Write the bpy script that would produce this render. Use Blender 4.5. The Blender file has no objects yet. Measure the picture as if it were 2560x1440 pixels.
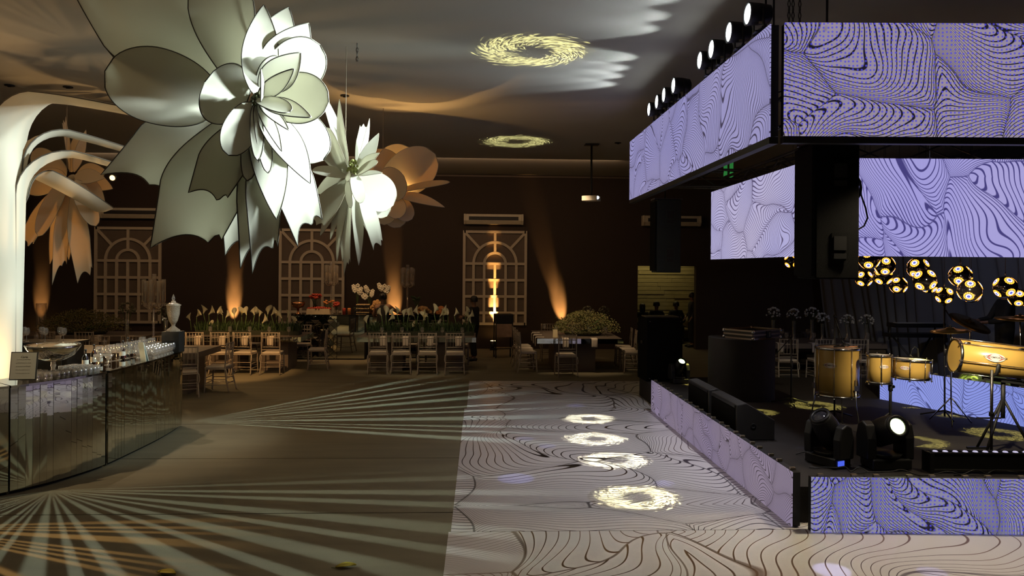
import bpy, bmesh, math, random
from math import sin, cos, pi, radians, sqrt, atan2, tan
from mathutils import Vector, Matrix, Quaternion

SC = bpy.context.scene
COL = SC.collection
random.seed(7)
V = Vector

# ------------------------------------------------------------------ camera
FPX = 1850.0                       # focal length in pixels of the 2560 wide frame
CAM_H = 2.35
YAW = math.atan(80 / FPX)          # hall axis is +Y
ROLL = 0.008
cam_d = bpy.data.cameras.new('camera')
cam_d.sensor_width = 36.0
cam_d.lens = FPX / 2560 * 36.0
cam_d.shift_y = -50 / 2560
cam_d.clip_end = 200
cam = bpy.data.objects.new('camera', cam_d)
COL.objects.link(cam)
CAM_M = Matrix.Translation((0, 0, CAM_H)) @ Matrix.Rotation(-YAW, 4, 'Z') @ Matrix.Rotation(pi / 2, 4, 'X') @ Matrix.Rotation(ROLL, 4, 'Z')
cam.matrix_world = CAM_M
SC.camera = cam

def ray(px, py):
    d = V(((px - 1280) / FPX, (670 - py) / FPX, -1))
    return (CAM_M.to_3x3() @ d)
def at_z(px, py, z=0.0):
    d = ray(px, py); t = (z - CAM_H) / d.z
    return V((d.x * t, d.y * t, z))
def at_y(px, py, y):
    d = ray(px, py); t = y / d.y
    return V((d.x * t, y, CAM_H + d.z * t))
def at_x(px, py, x):
    d = ray(px, py); t = x / d.x
    return V((x, d.y * t, CAM_H + d.z * t))

# ------------------------------------------------------------------ view, world
vs = SC.view_settings
vs.view_transform = 'Standard'; vs.look = 'None'; vs.exposure = 0.0; vs.gamma = 1.0
vs.use_curve_mapping = False
cy = SC.cycles
cy.use_denoising = True
try:
    cy.denoiser = 'OPENIMAGEDENOISE'
except Exception:
    pass
cy.max_bounces = 6; cy.diffuse_bounces = 2; cy.glossy_bounces = 3; cy.transmission_bounces = 4
cy.use_adaptive_sampling = True; cy.adaptive_threshold = 0.04
cy.transparent_max_bounces = 16
cy.caustics_reflective = False; cy.caustics_refractive = False
cy.sample_clamp_indirect = 3.0
cy.use_light_tree = True
w = bpy.data.worlds.new('World'); SC.world = w; w.use_nodes = True
bg = w.node_tree.nodes['Background']
bg.inputs[0].default_value = (1.0, 0.72, 0.5, 1); bg.inputs[1].default_value = 0.004

# ------------------------------------------------------------------ lamp helper
def aim(o, loc, target):
    o.location = loc
    d = (V(target) - V(loc)).normalized()
    o.rotation_mode = 'QUATERNION'
    o.rotation_quaternion = d.to_track_quat('-Z', 'Y')
def lamp(kind, loc, target=None, energy=10, color=(1, 1, 1), size=40, blend=0.5, radius=0.05, name='lamp', sx=1, sy=1):
    d = bpy.data.lights.new(name, kind)
    d.energy = energy; d.color = color
    if kind == 'SPOT':
        d.spot_size = radians(size); d.spot_blend = blend; d.shadow_soft_size = radius
    elif kind == 'POINT':
        d.shadow_soft_size = radius
    elif kind == 'AREA':
        d.shape = 'RECTANGLE'; d.size = sx; d.size_y = sy
    o = bpy.data.objects.new(name, d); COL.objects.link(o)
    if target is not None:
        aim(o, loc, target)
    else:
        o.location = loc
    return o
LK = dict(n=None)
def lnodes(o):
    d = o.data; d.use_nodes = True
    nt = d.node_tree
    return nt, nt.nodes['Emission']
def ring_gobo(o, half, seed, col=None):
    """a ring of flame-like petals, like the metal gobo wheels of a moving head"""
    nt, em = lnodes(o); N = nt.nodes; L = nt.links
    tc = N.new('ShaderNodeTexCoord'); sp = N.new('ShaderNodeSeparateXYZ'); L.new(tc.outputs['Normal'], sp.inputs[0])
    def m(op, a, b=None, c=None):
        n = N.new('ShaderNodeMath'); n.operation = op
        for i, x in enumerate((a, b, c)):
            if x is None: continue
            if isinstance(x, (int, float)): n.inputs[i].default_value = x
            else: L.new(x, n.inputs[i])
        return n.outputs[0]
    z = m('ABSOLUTE', sp.outputs[2])
    u = m('DIVIDE', sp.outputs[0], z); v = m('DIVIDE', sp.outputs[1], z)
    k = 1.0 / tan(radians(half))
    u = m('MULTIPLY', u, k); v = m('MULTIPLY', v, k)
    r = m('SQRT', m('ADD', m('MULTIPLY', u, u), m('MULTIPLY', v, v)))
    an = m('ADD', m('ARCTAN2', v, u), m('MULTIPLY', r, 2.2))
    cb = N.new('ShaderNodeCombineXYZ'); L.new(m('MULTIPLY', m('COSINE', an), 1.0), cb.inputs[0]); L.new(m('SINE', an), cb.inputs[1]); L.new(m('ADD', m('MULTIPLY', r, 0.9), seed), cb.inputs[2])
    no = N.new('ShaderNodeTexNoise'); no.inputs['Scale'].default_value = 8.0; no.inputs['Detail'].default_value = 0.0
    no.inputs['Distortion'].default_value = 0.6
    L.new(cb.outputs[0], no.inputs['Vector'])
    r2 = m('ADD', r, m('MULTIPLY', m('SUBTRACT', no.outputs[0], 0.5), 0.62))
    a = N.new('ShaderNodeMapRange'); a.interpolation_type = 'SMOOTHSTEP'
    L.new(r2, a.inputs[0]); a.inputs[1].default_value = 0.30; a.inputs[2].default_value = 0.42
    b = N.new('ShaderNodeMapRange'); b.interpolation_type = 'SMOOTHSTEP'
    L.new(r2, b.inputs[0]); b.inputs[1].default_value = 0.92; b.inputs[2].default_value = 0.80
    c = N.new('ShaderNodeMapRange'); c.interpolation_type = 'SMOOTHSTEP'
    fr = m('ABSOLUTE', m('SUBTRACT', m('FRACT', m('MULTIPLY', no.outputs[0], 4.0)), 0.5))
    L.new(fr, c.inputs[0]); c.inputs[1].default_value = 0.16; c.inputs[2].default_value = 0.32
    c.inputs[3].default_value = 0.04
    s = m('MULTIPLY', m('MULTIPLY', a.outputs[0], b.outputs[0]), c.outputs[0])
    L.new(m('ADD', s, 0.012), em.inputs['Strength'])

def fan_gobo(o, a0, a1, count, seed, zpow=2.6, width=0.5, zcut=0.2):
    """stripes that radiate from below the lamp: stands in for reflections off the narrow mirror strips of the bar"""
    nt, em = lnodes(o); N = nt.nodes; L = nt.links
    tc = N.new('ShaderNodeTexCoord'); sp = N.new('ShaderNodeSeparateXYZ'); L.new(tc.outputs['Normal'], sp.inputs[0])
    def m(op, a, b=None):
        n = N.new('ShaderNodeMath'); n.operation = op
        for i, x in enumerate((a, b)):
            if x is None: continue
            if isinstance(x, (int, float)): n.inputs[i].default_value = x
            else: L.new(x, n.inputs[i])
        return n.outputs[0]
    ang = m('ARCTAN2', sp.outputs[1], sp.outputs[0])
    t = m('DIVIDE', m('SUBTRACT', ang, a0), a1 - a0)
    no = N.new('ShaderNodeTexNoise'); no.noise_dimensions = '1D'
    L.new(m('ADD', m('MULTIPLY', t, count * 0.45), seed), no.inputs['W']); no.inputs['Scale'].default_value = 1.0
    no.inputs['Detail'].default_value = 0
    ph = m('ADD', m('MULTIPLY', t, count), m('MULTIPLY', no.outputs[0], 1.6))
    fr = m('ABSOLUTE', m('SUBTRACT', m('FRACT', ph), 0.5))
    s = N.new('ShaderNodeMapRange'); s.interpolation_type = 'SMOOTHSTEP'
    L.new(fr, s.inputs[0]); s.inputs[1].default_value = width * 0.5 + 0.07; s.inputs[2].default_value = width * 0.5 - 0.07
    e0 = N.new('ShaderNodeMapRange'); e0.interpolation_type = 'SMOOTHSTEP'
    L.new(t, e0.inputs[0]); e0.inputs[1].default_value = 0.0; e0.inputs[2].default_value = 0.06
    e1 = N.new('ShaderNodeMapRange'); e1.interpolation_type = 'SMOOTHSTEP'
    L.new(t, e1.inputs[0]); e1.inputs[1].default_value = 1.0; e1.inputs[2].default_value = 0.9
    z = m('MAXIMUM', m('ABSOLUTE', sp.outputs[2]), 0.10)
    g = m('DIVIDE', 1.0, m('POWER', z, zpow))
    cut = N.new('ShaderNodeMapRange'); cut.interpolation_type = 'SMOOTHSTEP'
    L.new(m('ABSOLUTE', sp.outputs[2]), cut.inputs[0]); cut.inputs[1].default_value = zcut; cut.inputs[2].default_value = zcut * 1.7
    r = m('MULTIPLY', m('MULTIPLY', s.outputs[0], m('MULTIPLY', g, cut.outputs[0])), m('MULTIPLY', e0.outputs[0], e1.outputs[0]))
    L.new(r, em.inputs['Strength'])

# ------------------------------------------------------------------ large lights of the hall
LED_WALL_X = 2.85
# white wash from the truss just behind the long screen (throws the shadow of the low screen on the dance floor)
for y_, e_ in ((7.4, 125), (9.2, 130), (11.2, 90)):
    lamp('SPOT', (3.22, y_, 3.38), (2.1, y_ + .1, 0.0), e_, (0.96, 0.93, 1.0), 84, 1.0, 0.05, name='stage_wash')
for x_ in (3.9, 5.6):
    lamp('SPOT', (x_, 6.66, 3.36), (x_ - 1.2, 5.2, 0.0), 170, (1.0, 0.82, 0.54), 105, 1.0, 0.05, name='front_wash')
# soft warm fill without fixtures, added to lift the floor and back wall
lamp('AREA', (-6.5, 12.0, 4.9), (-6.5, 12.0, 0), 40, (1.0, 0.62, 0.30), name='house_light', sx=7, sy=7)
lamp('AREA', (-1.5, 5.5, 4.95), (-1.5, 5.5, 0), 21, (1.0, 0.74, 0.46), name='house_light', sx=6, sy=6)
lamp('AREA', (-3.5, 18.2, 4.9), (-3.5, 21.5, 2.2), 58, (1.0, 0.62, 0.34), name='house_light', sx=14, sy=0.6)

# ------------------------------------------------------------------ mesh helpers
class MB:
    def __init__(s): s.v = []; s.f = []; s.sm = []
    def add(s, vs, fs, smooth=False):
        n = len(s.v); s.v += [tuple(p) for p in vs]
        s.f += [tuple(n + i for i in f) for f in fs]; s.sm += [smooth] * len(fs); return s
    def box(s, c, d, M=None):
        x, y, z = c; a, b, e = d[0] / 2, d[1] / 2, d[2] / 2
        vs = [V((x + i * a, y + j * b, z + k * e)) for i in (-1, 1) for j in (-1, 1) for k in (-1, 1)]
        if M is not None: vs = [M @ p for p in vs]
        return s.add(vs, [(0, 1, 3, 2), (4, 6, 7, 5), (0, 4, 5, 1), (2, 3, 7, 6), (0, 2, 6, 4), (1, 5, 7, 3)])
    def span(s, lo, hi):
        return s.box([(a + b) / 2 for a, b in zip(lo, hi)], [b - a for a, b in zip(lo, hi)])
    def bar(s, p, q, w, h=None, up=(0, 0, 1)):
        p = V(p); q = V(q); h = h or w; d = (q - p); l = d.length
        if l < 1e-6: return s
        d /= l; u = V(up)
        if abs(d.dot(u)) > 0.98: u = V((1, 0, 0)) if abs(d.x) < .9 else V((0, 1, 0))
        r = d.cross(u).normalized(); u = r.cross(d)
        vs = [c + r * (i * w / 2) + u * (j * h / 2) for c in (p, q) for i in (-1, 1) for j in (-1, 1)]
        return s.add(vs, [(0, 1, 3, 2), (4, 6, 7, 5), (0, 4, 5, 1), (2, 3, 7, 6), (0, 2, 6, 4), (1, 5, 7, 3)])
    def tube(s, pts, r, n=8, cap=True, closed=False):
        pts = [V(p) for p in pts]; m = len(pts)
        rs = r if isinstance(r, (list, tuple)) else [r] * m
        vs = []; u = None
        for i, p in enumerate(pts):
            if closed: d = pts[(i + 1) % m] - pts[i - 1]
            else: d = pts[min(i + 1, m - 1)] - pts[max(i - 1, 0)]
            d.normalize()
            if u is None:
                u = V((0, 0, 1)) if abs(d.z) < .9 else V((1, 0, 0))
            u = (u - d * u.dot(d))
            if u.length < 1e-5: u = d.orthogonal()
            u.normalize()
            w_ = d.cross(u)
            for k in range(n):
                a = 2 * pi * k / n
                vs.append(p + (u * cos(a) + w_ * sin(a)) * rs[i])
        fs = []
        for i in range(m if closed else m - 1):
            j = (i + 1) % m
            for k in range(n):
                k2 = (k + 1) % n
                fs.append((i * n + k, i * n + k2, j * n + k2, j * n + k))
        s.add(vs, fs, True)
        if cap and not closed:
            b = len(s.v) - m * n
            s.f += [tuple(b + k for k in reversed(range(n))), tuple(b + (m - 1) * n + k for k in range(n))]; s.sm += [False] * 2
        return s
    def lathe(s, prof, n=20, c=(0, 0, 0), M=None, smooth=True, capb=True, capt=True):
        c = V(c); vs = []
        for r, z in prof:
            for k in range(n):
                a = 2 * pi * k / n; vs.append(V((r * cos(a), r * sin(a), z)))
        if M is not None: vs = [M @ p for p in vs]
        vs = [p + c for p in vs]
        fs = []
        for i in range(len(prof) - 1):
            for k in range(n):
                k2 = (k + 1) % n
                fs.append((i * n + k, i * n + k2, (i + 1) * n + k2, (i + 1) * n + k))
        b = len(s.v); s.add(vs, fs, smooth)
        if capb and prof[0][0] > 1e-4: s.f.append(tuple(b + k for k in reversed(range(n)))); s.sm.append(False)
        if capt and prof[-1][0] > 1e-4: s.f.append(tuple(b + (len(prof) - 1) * n + k for k in range(n))); s.sm.append(False)
        return s
    def prism(s, outline, z0, z1, M=None):
        n = len(outline)
        vs = [V((x, y, z)) for z in (z0, z1) for x, y in outline]
        if M is not None: vs = [M @ p for p in vs]
        fs = [tuple(reversed(range(n))), tuple(range(n, 2 * n))] + [(i, (i + 1) % n, n + (i + 1) % n, n + i) for i in range(n)]
        return s.add(vs, fs)
    def grid(s, fn, nu, nv, smooth=True):
        vs = [fn(i / nu, j / nv) for i in range(nu + 1) for j in range(nv + 1)]
        fs = [(i * (nv + 1) + j, (i + 1) * (nv + 1) + j, (i + 1) * (nv + 1) + j + 1, i * (nv + 1) + j + 1) for i in range(nu) for j in range(nv)]
        return s.add(vs, fs, smooth)
    def ball(s, c, r, n=10, m=6, sq=(1, 1, 1)):
        prof = [(r * sin(pi * i / m), -r * cos(pi * i / m)) for i in range(m + 1)]
        prof[0] = (1e-5, -r); prof[-1] = (1e-5, r)
        return s.lathe(prof, n, c, Matrix.Diagonal(V(sq)).to_4x4(), True, False, False)
    def mesh(s, name):
        me = bpy.data.meshes.new(name); me.from_pydata(s.v, [], s.f)
        me.polygons.foreach_set('use_smooth', s.sm); me.update(); return me

def obj(name, mb, mat, parent=None, loc=None, rotz=0.0, bevel=0, solid=0):
    me = mb if isinstance(mb, bpy.types.Mesh) else mb.mesh(name)
    if mat is not None and not me.materials: me.materials.append(mat)
    o = bpy.data.objects.new(name, me); COL.objects.link(o)
    if parent is not None: o.parent = parent
    if loc is not None: o.location = loc
    if rotz: o.rotation_euler = (0, 0, rotz)
    if bevel:
        b = o.modifiers.new('bevel', 'BEVEL'); b.width = bevel; b.segments = 2; b.limit_method = 'ANGLE'
    if solid:
        b = o.modifiers.new('solid', 'SOLIDIFY'); b.thickness = solid; b.offset = 0; b.use_rim = name not in ('petal', 'arm')
    return o
ORD = ['first', 'second', 'third', 'fourth', 'fifth', 'sixth', 'seventh', 'eighth', 'ninth', 'tenth', 'eleventh', 'twelfth', 'thirteenth', 'fourteenth', 'fifteenth', 'sixteenth', 'seventeenth', 'eighteenth']
def tag(o, label, cat, group=None, kind=None):
    o['label'] = label; o['category'] = cat
    if group: o['group'] = group
    if kind: o['kind'] = kind
    return o
def thing(name, label, cat, loc=(0, 0, 0), rotz=0, group=None):
    o = bpy.data.objects.new(name, None); COL.objects.link(o)
    o.empty_display_size = 0.1
    o.location = loc; o.rotation_euler = (0, 0, rotz)
    return tag(o, label, cat, group)
def struct(name, mb, mat, parent=None, label=None):
    o = obj(name, mb, mat, parent)
    o['kind'] = 'structure'
    if label: o['label'] = label
    return o
KIDS = {}
def copy_tree(o, loc=None, rotz=None, label=None, group=None, parent=None):
    c = o.copy(); COL.objects.link(c)
    if parent is not None: c.parent = parent
    if loc is not None: c.location = loc
    if rotz is not None: c.rotation_euler = (0, 0, rotz)
    if label: c['label'] = label
    if group: c['group'] = group
    for ch in [k for k in CH.get(o.name, ())]:
        k = copy_tree(ch, parent=c)
        CH.setdefault(c.name, []).append(k)
    return c
CH = {}
def index_children():
    CH.clear()
    for o in COL.objects:
        if o.parent is not None: CH.setdefault(o.parent.name, []).append(o)

def text_obj(name, body, size, mat, parent, shear=0.0, extrude=0.0004, bold=0.0):
    cu = bpy.data.curves.new(name, 'FONT'); cu.body = body; cu.size = size; cu.align_x = 'CENTER'; cu.align_y = 'CENTER'; cu.shear = shear
    cu.extrude = extrude; cu.offset = bold
    tmp = bpy.data.objects.new('tmp_text', cu); COL.objects.link(tmp)
    bpy.context.view_layer.update()
    me = bpy.data.meshes.new_from_object(tmp.evaluated_get(bpy.context.evaluated_depsgraph_get()))
    bpy.data.objects.remove(tmp); bpy.data.curves.remove(cu)
    me.materials.clear(); me.materials.append(mat)
    o = bpy.data.objects.new(name, me); COL.objects.link(o); o.parent = parent
    return o
# ------------------------------------------------------------------ material helpers
def newmat(name):
    m = bpy.data.materials.new(name); m.use_nodes = True
    return m, m.node_tree.nodes, m.node_tree.links, m.node_tree.nodes['Principled BSDF']
def sset(b, k, v):
    if k in b.inputs: b.inputs[k].default_value = v
def pm(name, rgb, rough=0.6, metal=0.0, var=0.12, scale=8.0, bump=0.0, bscale=60.0, spec=None, coat=0, stretch=None, sheen=0):
    m, N, L, b = newmat(name)
    tc = N.new('ShaderNodeTexCoord'); src = tc.outputs['Object']
    if stretch:
        mp = N.new('ShaderNodeMapping'); mp.inputs['Scale'].default_value = stretch; L.new(src, mp.inputs[0]); src = mp.outputs[0]
    no = N.new('ShaderNodeTexNoise'); no.inputs['Scale'].default_value = scale; no.inputs['Detail'].default_value = 3
    L.new(src, no.inputs['Vector'])
    mx = N.new('ShaderNodeMix'); mx.data_type = 'RGBA'
    mx.inputs[6].default_value = tuple(max(0, c * (1 - var)) for c in rgb) + (1,)
    mx.inputs[7].default_value = tuple(min(1, c * (1 + var)) for c in rgb) + (1,)
    L.new(no.outputs[0], mx.inputs[0]); L.new(mx.outputs[2], b.inputs['Base Color'])
    b.inputs['Roughness'].default_value = rough; b.inputs['Metallic'].default_value = metal
    if spec is not None: sset(b, 'Specular IOR Level', spec)
    if coat: sset(b, 'Coat Weight', coat)
    if sheen: sset(b, 'Sheen Weight', sheen)
    if bump:
        n2 = N.new('ShaderNodeTexNoise'); n2.inputs['Scale'].default_value = bscale; n2.inputs['Detail'].default_value = 2
        L.new(src, n2.inputs['Vector'])
        bp = N.new('ShaderNodeBump'); bp.inputs['Strength'].default_value = bump; bp.inputs['Distance'].default_value = 0.01
        L.new(n2.outputs[0], bp.inputs['Height']); L.new(bp.outputs[0], b.inputs['Normal'])
    return m
def em(name, rgb, strength, rgb2=None, scale=20):
    m, N, L, b = newmat(name)
    b.inputs['Base Color'].default_value = (0.01, 0.01, 0.01, 1)
    no = N.new('ShaderNodeTexNoise'); no.inputs['Scale'].default_value = scale
    tc = N.new('ShaderNodeTexCoord'); L.new(tc.outputs['Object'], no.inputs['Vector'])
    mx = N.new('ShaderNodeMix'); mx.data_type = 'RGBA'
    mx.inputs[6].default_value = rgb + (1,); mx.inputs[7].default_value = (rgb2 or rgb) + (1,)
    L.new(no.outputs[0], mx.inputs[0]); L.new(mx.outputs[2], b.inputs['Emission Color'])
    b.inputs['Emission Strength'].default_value = strength
    return m
def glassmat(name, tint=(1, 1, 1), gloss=(1, 1, 1), f0=0.12, rough=0.03, haze=0.0):
    m, N, L, b = newmat(name)
    N.remove(b)
    out = N['Material Output']
    tr = N.new('ShaderNodeBsdfTransparent'); tr.inputs[0].default_value = tint + (1,)
    gl = N.new('ShaderNodeBsdfGlossy'); gl.inputs[0].default_value = gloss + (1,); gl.inputs['Roughness'].default_value = rough
    lw = N.new('ShaderNodeLayerWeight'); lw.inputs[0].default_value = 0.35
    no = N.new('ShaderNodeTexNoise'); no.inputs['Scale'].default_value = 30
    mr = N.new('ShaderNodeMapRange'); L.new(lw.outputs['Facing'], mr.inputs[0]); mr.inputs[3].default_value = f0; mr.inputs[4].default_value = 0.75
    mx = N.new('ShaderNodeMixShader'); L.new(mr.outputs[0], mx.inputs[0]); L.new(tr.outputs[0], mx.inputs[1]); L.new(gl.outputs[0], mx.inputs[2])
    if haze:
        df = N.new('ShaderNodeBsdfTranslucent'); df.inputs[0].default_value = (.9, .88, .84, 1); dd = N.new('ShaderNodeBsdfDiffuse'); dd.inputs[0].default_value = (.9, .88, .84, 1)
        ad = N.new('ShaderNodeMixShader'); L.new(df.outputs[0], ad.inputs[1]); L.new(dd.outputs[0], ad.inputs[2])
        m4 = N.new('ShaderNodeMixShader'); m4.inputs[0].default_value = haze; L.new(mx.outputs[0], m4.inputs[1]); L.new(ad.outputs[0], m4.inputs[2]); mx = m4
    L.new(mx.outputs[0], out.inputs[0])
    return m

# flowing engraved lines (the line drawing on the screens and on the dance floor)
def flow_group():
    g = bpy.data.node_groups.new('flow_lines', 'ShaderNodeTree')
    for n, t, d in (('Vector', 'NodeSocketVector', None), ('Scale', 'NodeSocketFloat', 0.6), ('Density', 'NodeSocketFloat', 20), ('Width', 'NodeSocketFloat', 0.12), ('Seed', 'NodeSocketFloat', 0)):
        s = g.interface.new_socket(n, in_out='INPUT', socket_type=t)
        if d is not None: s.default_value = d
    g.interface.new_socket('Fac', in_out='OUTPUT', socket_type='NodeSocketFloat')
    g.interface.new_socket('Tone', in_out='OUTPUT', socket_type='NodeSocketFloat')
    N = g.nodes; L = g.links
    gi = N.new('NodeGroupInput'); go = N.new('NodeGroupOutput')
    def m(op, a, b=None):
        n = N.new('ShaderNodeMath'); n.operation = op
        for i, x in enumerate((a, b)):
            if x is None: continue
            if isinstance(x, (int, float)): n.inputs[i].default_value = x
            else: L.new(x, n.inputs[i])
        return n.outputs[0]
    def noise(k, off, dist):
        va = N.new('ShaderNodeVectorMath'); va.operation = 'SCALE'; L.new(gi.outputs[0], va.inputs[0]); L.new(m('MULTIPLY', gi.outputs[1], k), va.inputs['Scale'])
        cb = N.new('ShaderNodeCombineXYZ'); cb.inputs[0].default_value = off; cb.inputs[1].default_value = off * 1.7
        L.new(m('ADD', gi.outputs[4], off * 0.31), cb.inputs[2])
        vb = N.new('ShaderNodeVectorMath'); vb.operation = 'ADD'; L.new(va.outputs[0], vb.inputs[0]); L.new(cb.outputs[0], vb.inputs[1])
        no = N.new('ShaderNodeTexNoise'); no.inputs['Scale'].default_value = 1; no.inputs['Detail'].default_value = 0
        no.inputs['Distortion'].default_value = dist
        L.new(vb.outputs[0], no.inputs['Vector'])
        return m('SUBTRACT', no.outputs[0], 0.5)
    a = noise(0.6, 3.1, 0.3)
    # bend the plane, split it into petals, and rule each petal with strands that fan out of its own root
    wv = N.new('ShaderNodeVectorMath'); wv.operation = 'SCALE'; L.new(gi.outputs[0], wv.inputs[0]); L.new(gi.outputs[1], wv.inputs['Scale'])
    sv = N.new('ShaderNodeCombineXYZ'); L.new(gi.outputs[4], sv.inputs[2])
    wa = N.new('ShaderNodeVectorMath'); wa.operation = 'ADD'; L.new(wv.outputs[0], wa.inputs[0]); L.new(sv.outputs[0], wa.inputs[1])
    def warp(src, sc_, amp):
        wn = N.new('ShaderNodeTexNoise'); wn.inputs['Scale'].default_value = sc_; wn.inputs['Detail'].default_value = 0
        L.new(wa.outputs[0], wn.inputs['Vector'])
        ws = N.new('ShaderNodeVectorMath'); ws.operation = 'MULTIPLY_ADD'; L.new(wn.outputs['Color'], ws.inputs[0])
        ws.inputs[1].default_value = (amp, amp, 0); L.new(src, ws.inputs[2]); return ws.outputs[0]
    qv = warp(warp(wv.outputs[0], 0.5, 1.5), 1.4, 0.46)
    so = N.new('ShaderNodeCombineXYZ'); L.new(m('MULTIPLY', gi.outputs[4], 3.7), so.inputs[0]); L.new(m('MULTIPLY', gi.outputs[4], 1.9), so.inputs[1])
    qa = N.new('ShaderNodeVectorMath'); qa.operation = 'ADD'; L.new(qv, qa.inputs[0]); L.new(so.outputs[0], qa.inputs[1])
    vo = N.new('ShaderNodeTexVoronoi'); vo.voronoi_dimensions = '2D'; vo.inputs['Scale'].default_value = 1.0; L.new(qa.outputs[0], vo.inputs['Vector'])
    ve = N.new('ShaderNodeTexVoronoi'); ve.voronoi_dimensions = '2D'; ve.feature = 'DISTANCE_TO_EDGE'; ve.inputs['Scale'].default_value = 1.0; L.new(qa.outputs[0], ve.inputs['Vector'])
    sc3 = N.new('ShaderNodeSeparateColor'); L.new(vo.outputs['Color'], sc3.inputs[0])
    dv = N.new('ShaderNodeVectorMath'); dv.operation = 'SUBTRACT'; L.new(qa.outputs[0], dv.inputs[0]); L.new(vo.outputs['Position'], dv.inputs[1])
    sq = N.new('ShaderNodeSeparateXYZ'); L.new(dv.outputs[0], sq.inputs[0])
    th = m('MULTIPLY', sc3.outputs[0], 6.2832); ct_, st_ = m('COSINE', th), m('SINE', th)
    u = m('ADD', m('ADD', m('MULTIPLY', sq.outputs[0], ct_), m('MULTIPLY', sq.outputs[1], st_)), 1.15)
    v = m('SUBTRACT', m('MULTIPLY', sq.outputs[1], ct_), m('MULTIPLY', sq.outputs[0], st_))
    v = m('ADD', v, m('MULTIPLY', m('MULTIPLY', m('SUBTRACT', sc3.outputs[1], 0.5), 1.1), m('MULTIPLY', m('SUBTRACT', u, 1.15), m('SUBTRACT', u, 1.15))))
    ph = m('DIVIDE', v, m('MAXIMUM', u, 0.25))
    edge = ve.outputs['Distance']
    ph = m('ADD', ph, m('MULTIPLY', m('SUBTRACT', 1.0, m('POWER', 2.71828, m('MULTIPLY', edge, -12.0))), 0.13))
    ph = m('ADD', m('MULTIPLY', ph, gi.outputs[2]), m('MULTIPLY', sc3.outputs[2], 5.0))
    nearE = m('POWER', 2.71828, m('MULTIPLY', edge, -14.0))
    wid = m('MULTIPLY', gi.outputs[3], m('ADD', m('MULTIPLY', nearE, 0.9), 0.8))
    fr = m('ABSOLUTE', m('SUBTRACT', m('FRACT', ph), 0.5))
    mr = N.new('ShaderNodeMapRange'); mr.interpolation_type = 'SMOOTHSTEP'
    L.new(fr, mr.inputs[0]); L.new(wid, mr.inputs[1]); L.new(m('MULTIPLY', wid, 0.45), mr.inputs[2])
    sp = N.new('ShaderNodeMapRange'); sp.interpolation_type = 'SMOOTHSTEP'
    L.new(edge, sp.inputs[0]); sp.inputs[1].default_value = 0.011; sp.inputs[2].default_value = 0.003; sp.inputs[4].default_value = 0.8
    L.new(m('MAXIMUM', mr.outputs[0], sp.outputs[0]), go.inputs[0])
    L.new(m('ADD', a, 0.5), go.inputs[1])
    return g
FLOW = flow_group()
def coords(N, L, plane, mirror=None, flip=False):
    ge = N.new('ShaderNodeNewGeometry'); sp = N.new('ShaderNodeSeparateXYZ'); L.new(ge.outputs['Position'], sp.inputs[0])
    cb = N.new('ShaderNodeCombineXYZ')
    o = {'x': sp.outputs[0], 'y': sp.outputs[1], 'z': sp.outputs[2]}
    u, v = o[plane[0]], o[plane[1]]
    if mirror is not None:
        a = N.new('ShaderNodeMath'); a.operation = 'SUBTRACT'; L.new(v, a.inputs[0]); a.inputs[1].default_value = mirror
        b = N.new('ShaderNodeMath'); b.operation = 'ABSOLUTE'; L.new(a.outputs[0], b.inputs[0]); v = b.outputs[0]
    L.new(u, cb.inputs[0]); L.new(v, cb.inputs[1])
    return cb.outputs[0]
def flow(N, L, vec, scale, dens, width, seed):
    g = N.new('ShaderNodeGroup'); g.node_tree = FLOW
    L.new(vec, g.inputs[0]); g.inputs[1].default_value = scale; g.inputs[2].default_value = dens
    g.inputs[3].default_value = width; g.inputs[4].default_value = seed
    return g
def led_mat(name, plane, ca, cb_, line, strength, scale, dens, width, seed, dots=0):
    m, N, L, b = newmat(name)
    vec = coords(N, L, plane)
    g = flow(N, L, vec, scale, dens, width, seed)
    mx = N.new('ShaderNodeMix'); mx.data_type = 'RGBA'
    mx.inputs[6].default_value = ca + (1,); mx.inputs[7].default_value = cb_ + (1,); L.new(g.outputs[1], mx.inputs[0])
    m2 = N.new('ShaderNodeMix'); m2.data_type = 'RGBA'; L.new(g.outputs[0], m2.inputs[0]); L.new(mx.outputs[2], m2.inputs[6])
    m2.inputs[7].default_value = line + (1,)
    col = m2.outputs[2]
    if dots:
        vo = N.new('ShaderNodeTexVoronoi'); vo.voronoi_dimensions = '2D'; vo.inputs['Scale'].default_value = dots; vo.inputs['Randomness'].default_value = 0.25
        L.new(vec, vo.inputs['Vector'])
        r = N.new('ShaderNodeMapRange'); r.interpolation_type = 'SMOOTHSTEP'; L.new(vo.outputs['Distance'], r.inputs[0]); r.inputs[1].default_value = 0.30; r.inputs[2].default_value = 0.2
        r.inputs[4].default_value = 0.8
        m3 = N.new('ShaderNodeMix'); m3.data_type = 'RGBA'; L.new(r.outputs[0], m3.inputs[0]); L.new(col, m3.inputs[6]); m3.inputs[7].default_value = (0.07, 0.06, 0.62, 1)
        col = m3.outputs[2]
    b.inputs['Base Color'].default_value = (0.02, 0.02, 0.022, 1); b.inputs['Roughness'].default_value = 0.6
    L.new(col, b.inputs['Emission Color']); b.inputs['Emission Strength'].default_value = strength
    return m
BLACK = pm('black_paint', (0.012, 0.012, 0.013), 0.55)
BLACKM = pm('black_metal', (0.02, 0.02, 0.022), 0.4, 0.6)
CHROME = pm('chrome', (0.75, 0.75, 0.76), 0.18, 1.0, 0.05)
WHITE = pm('white_paint', (0.75, 0.70, 0.62), 0.55)
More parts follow.
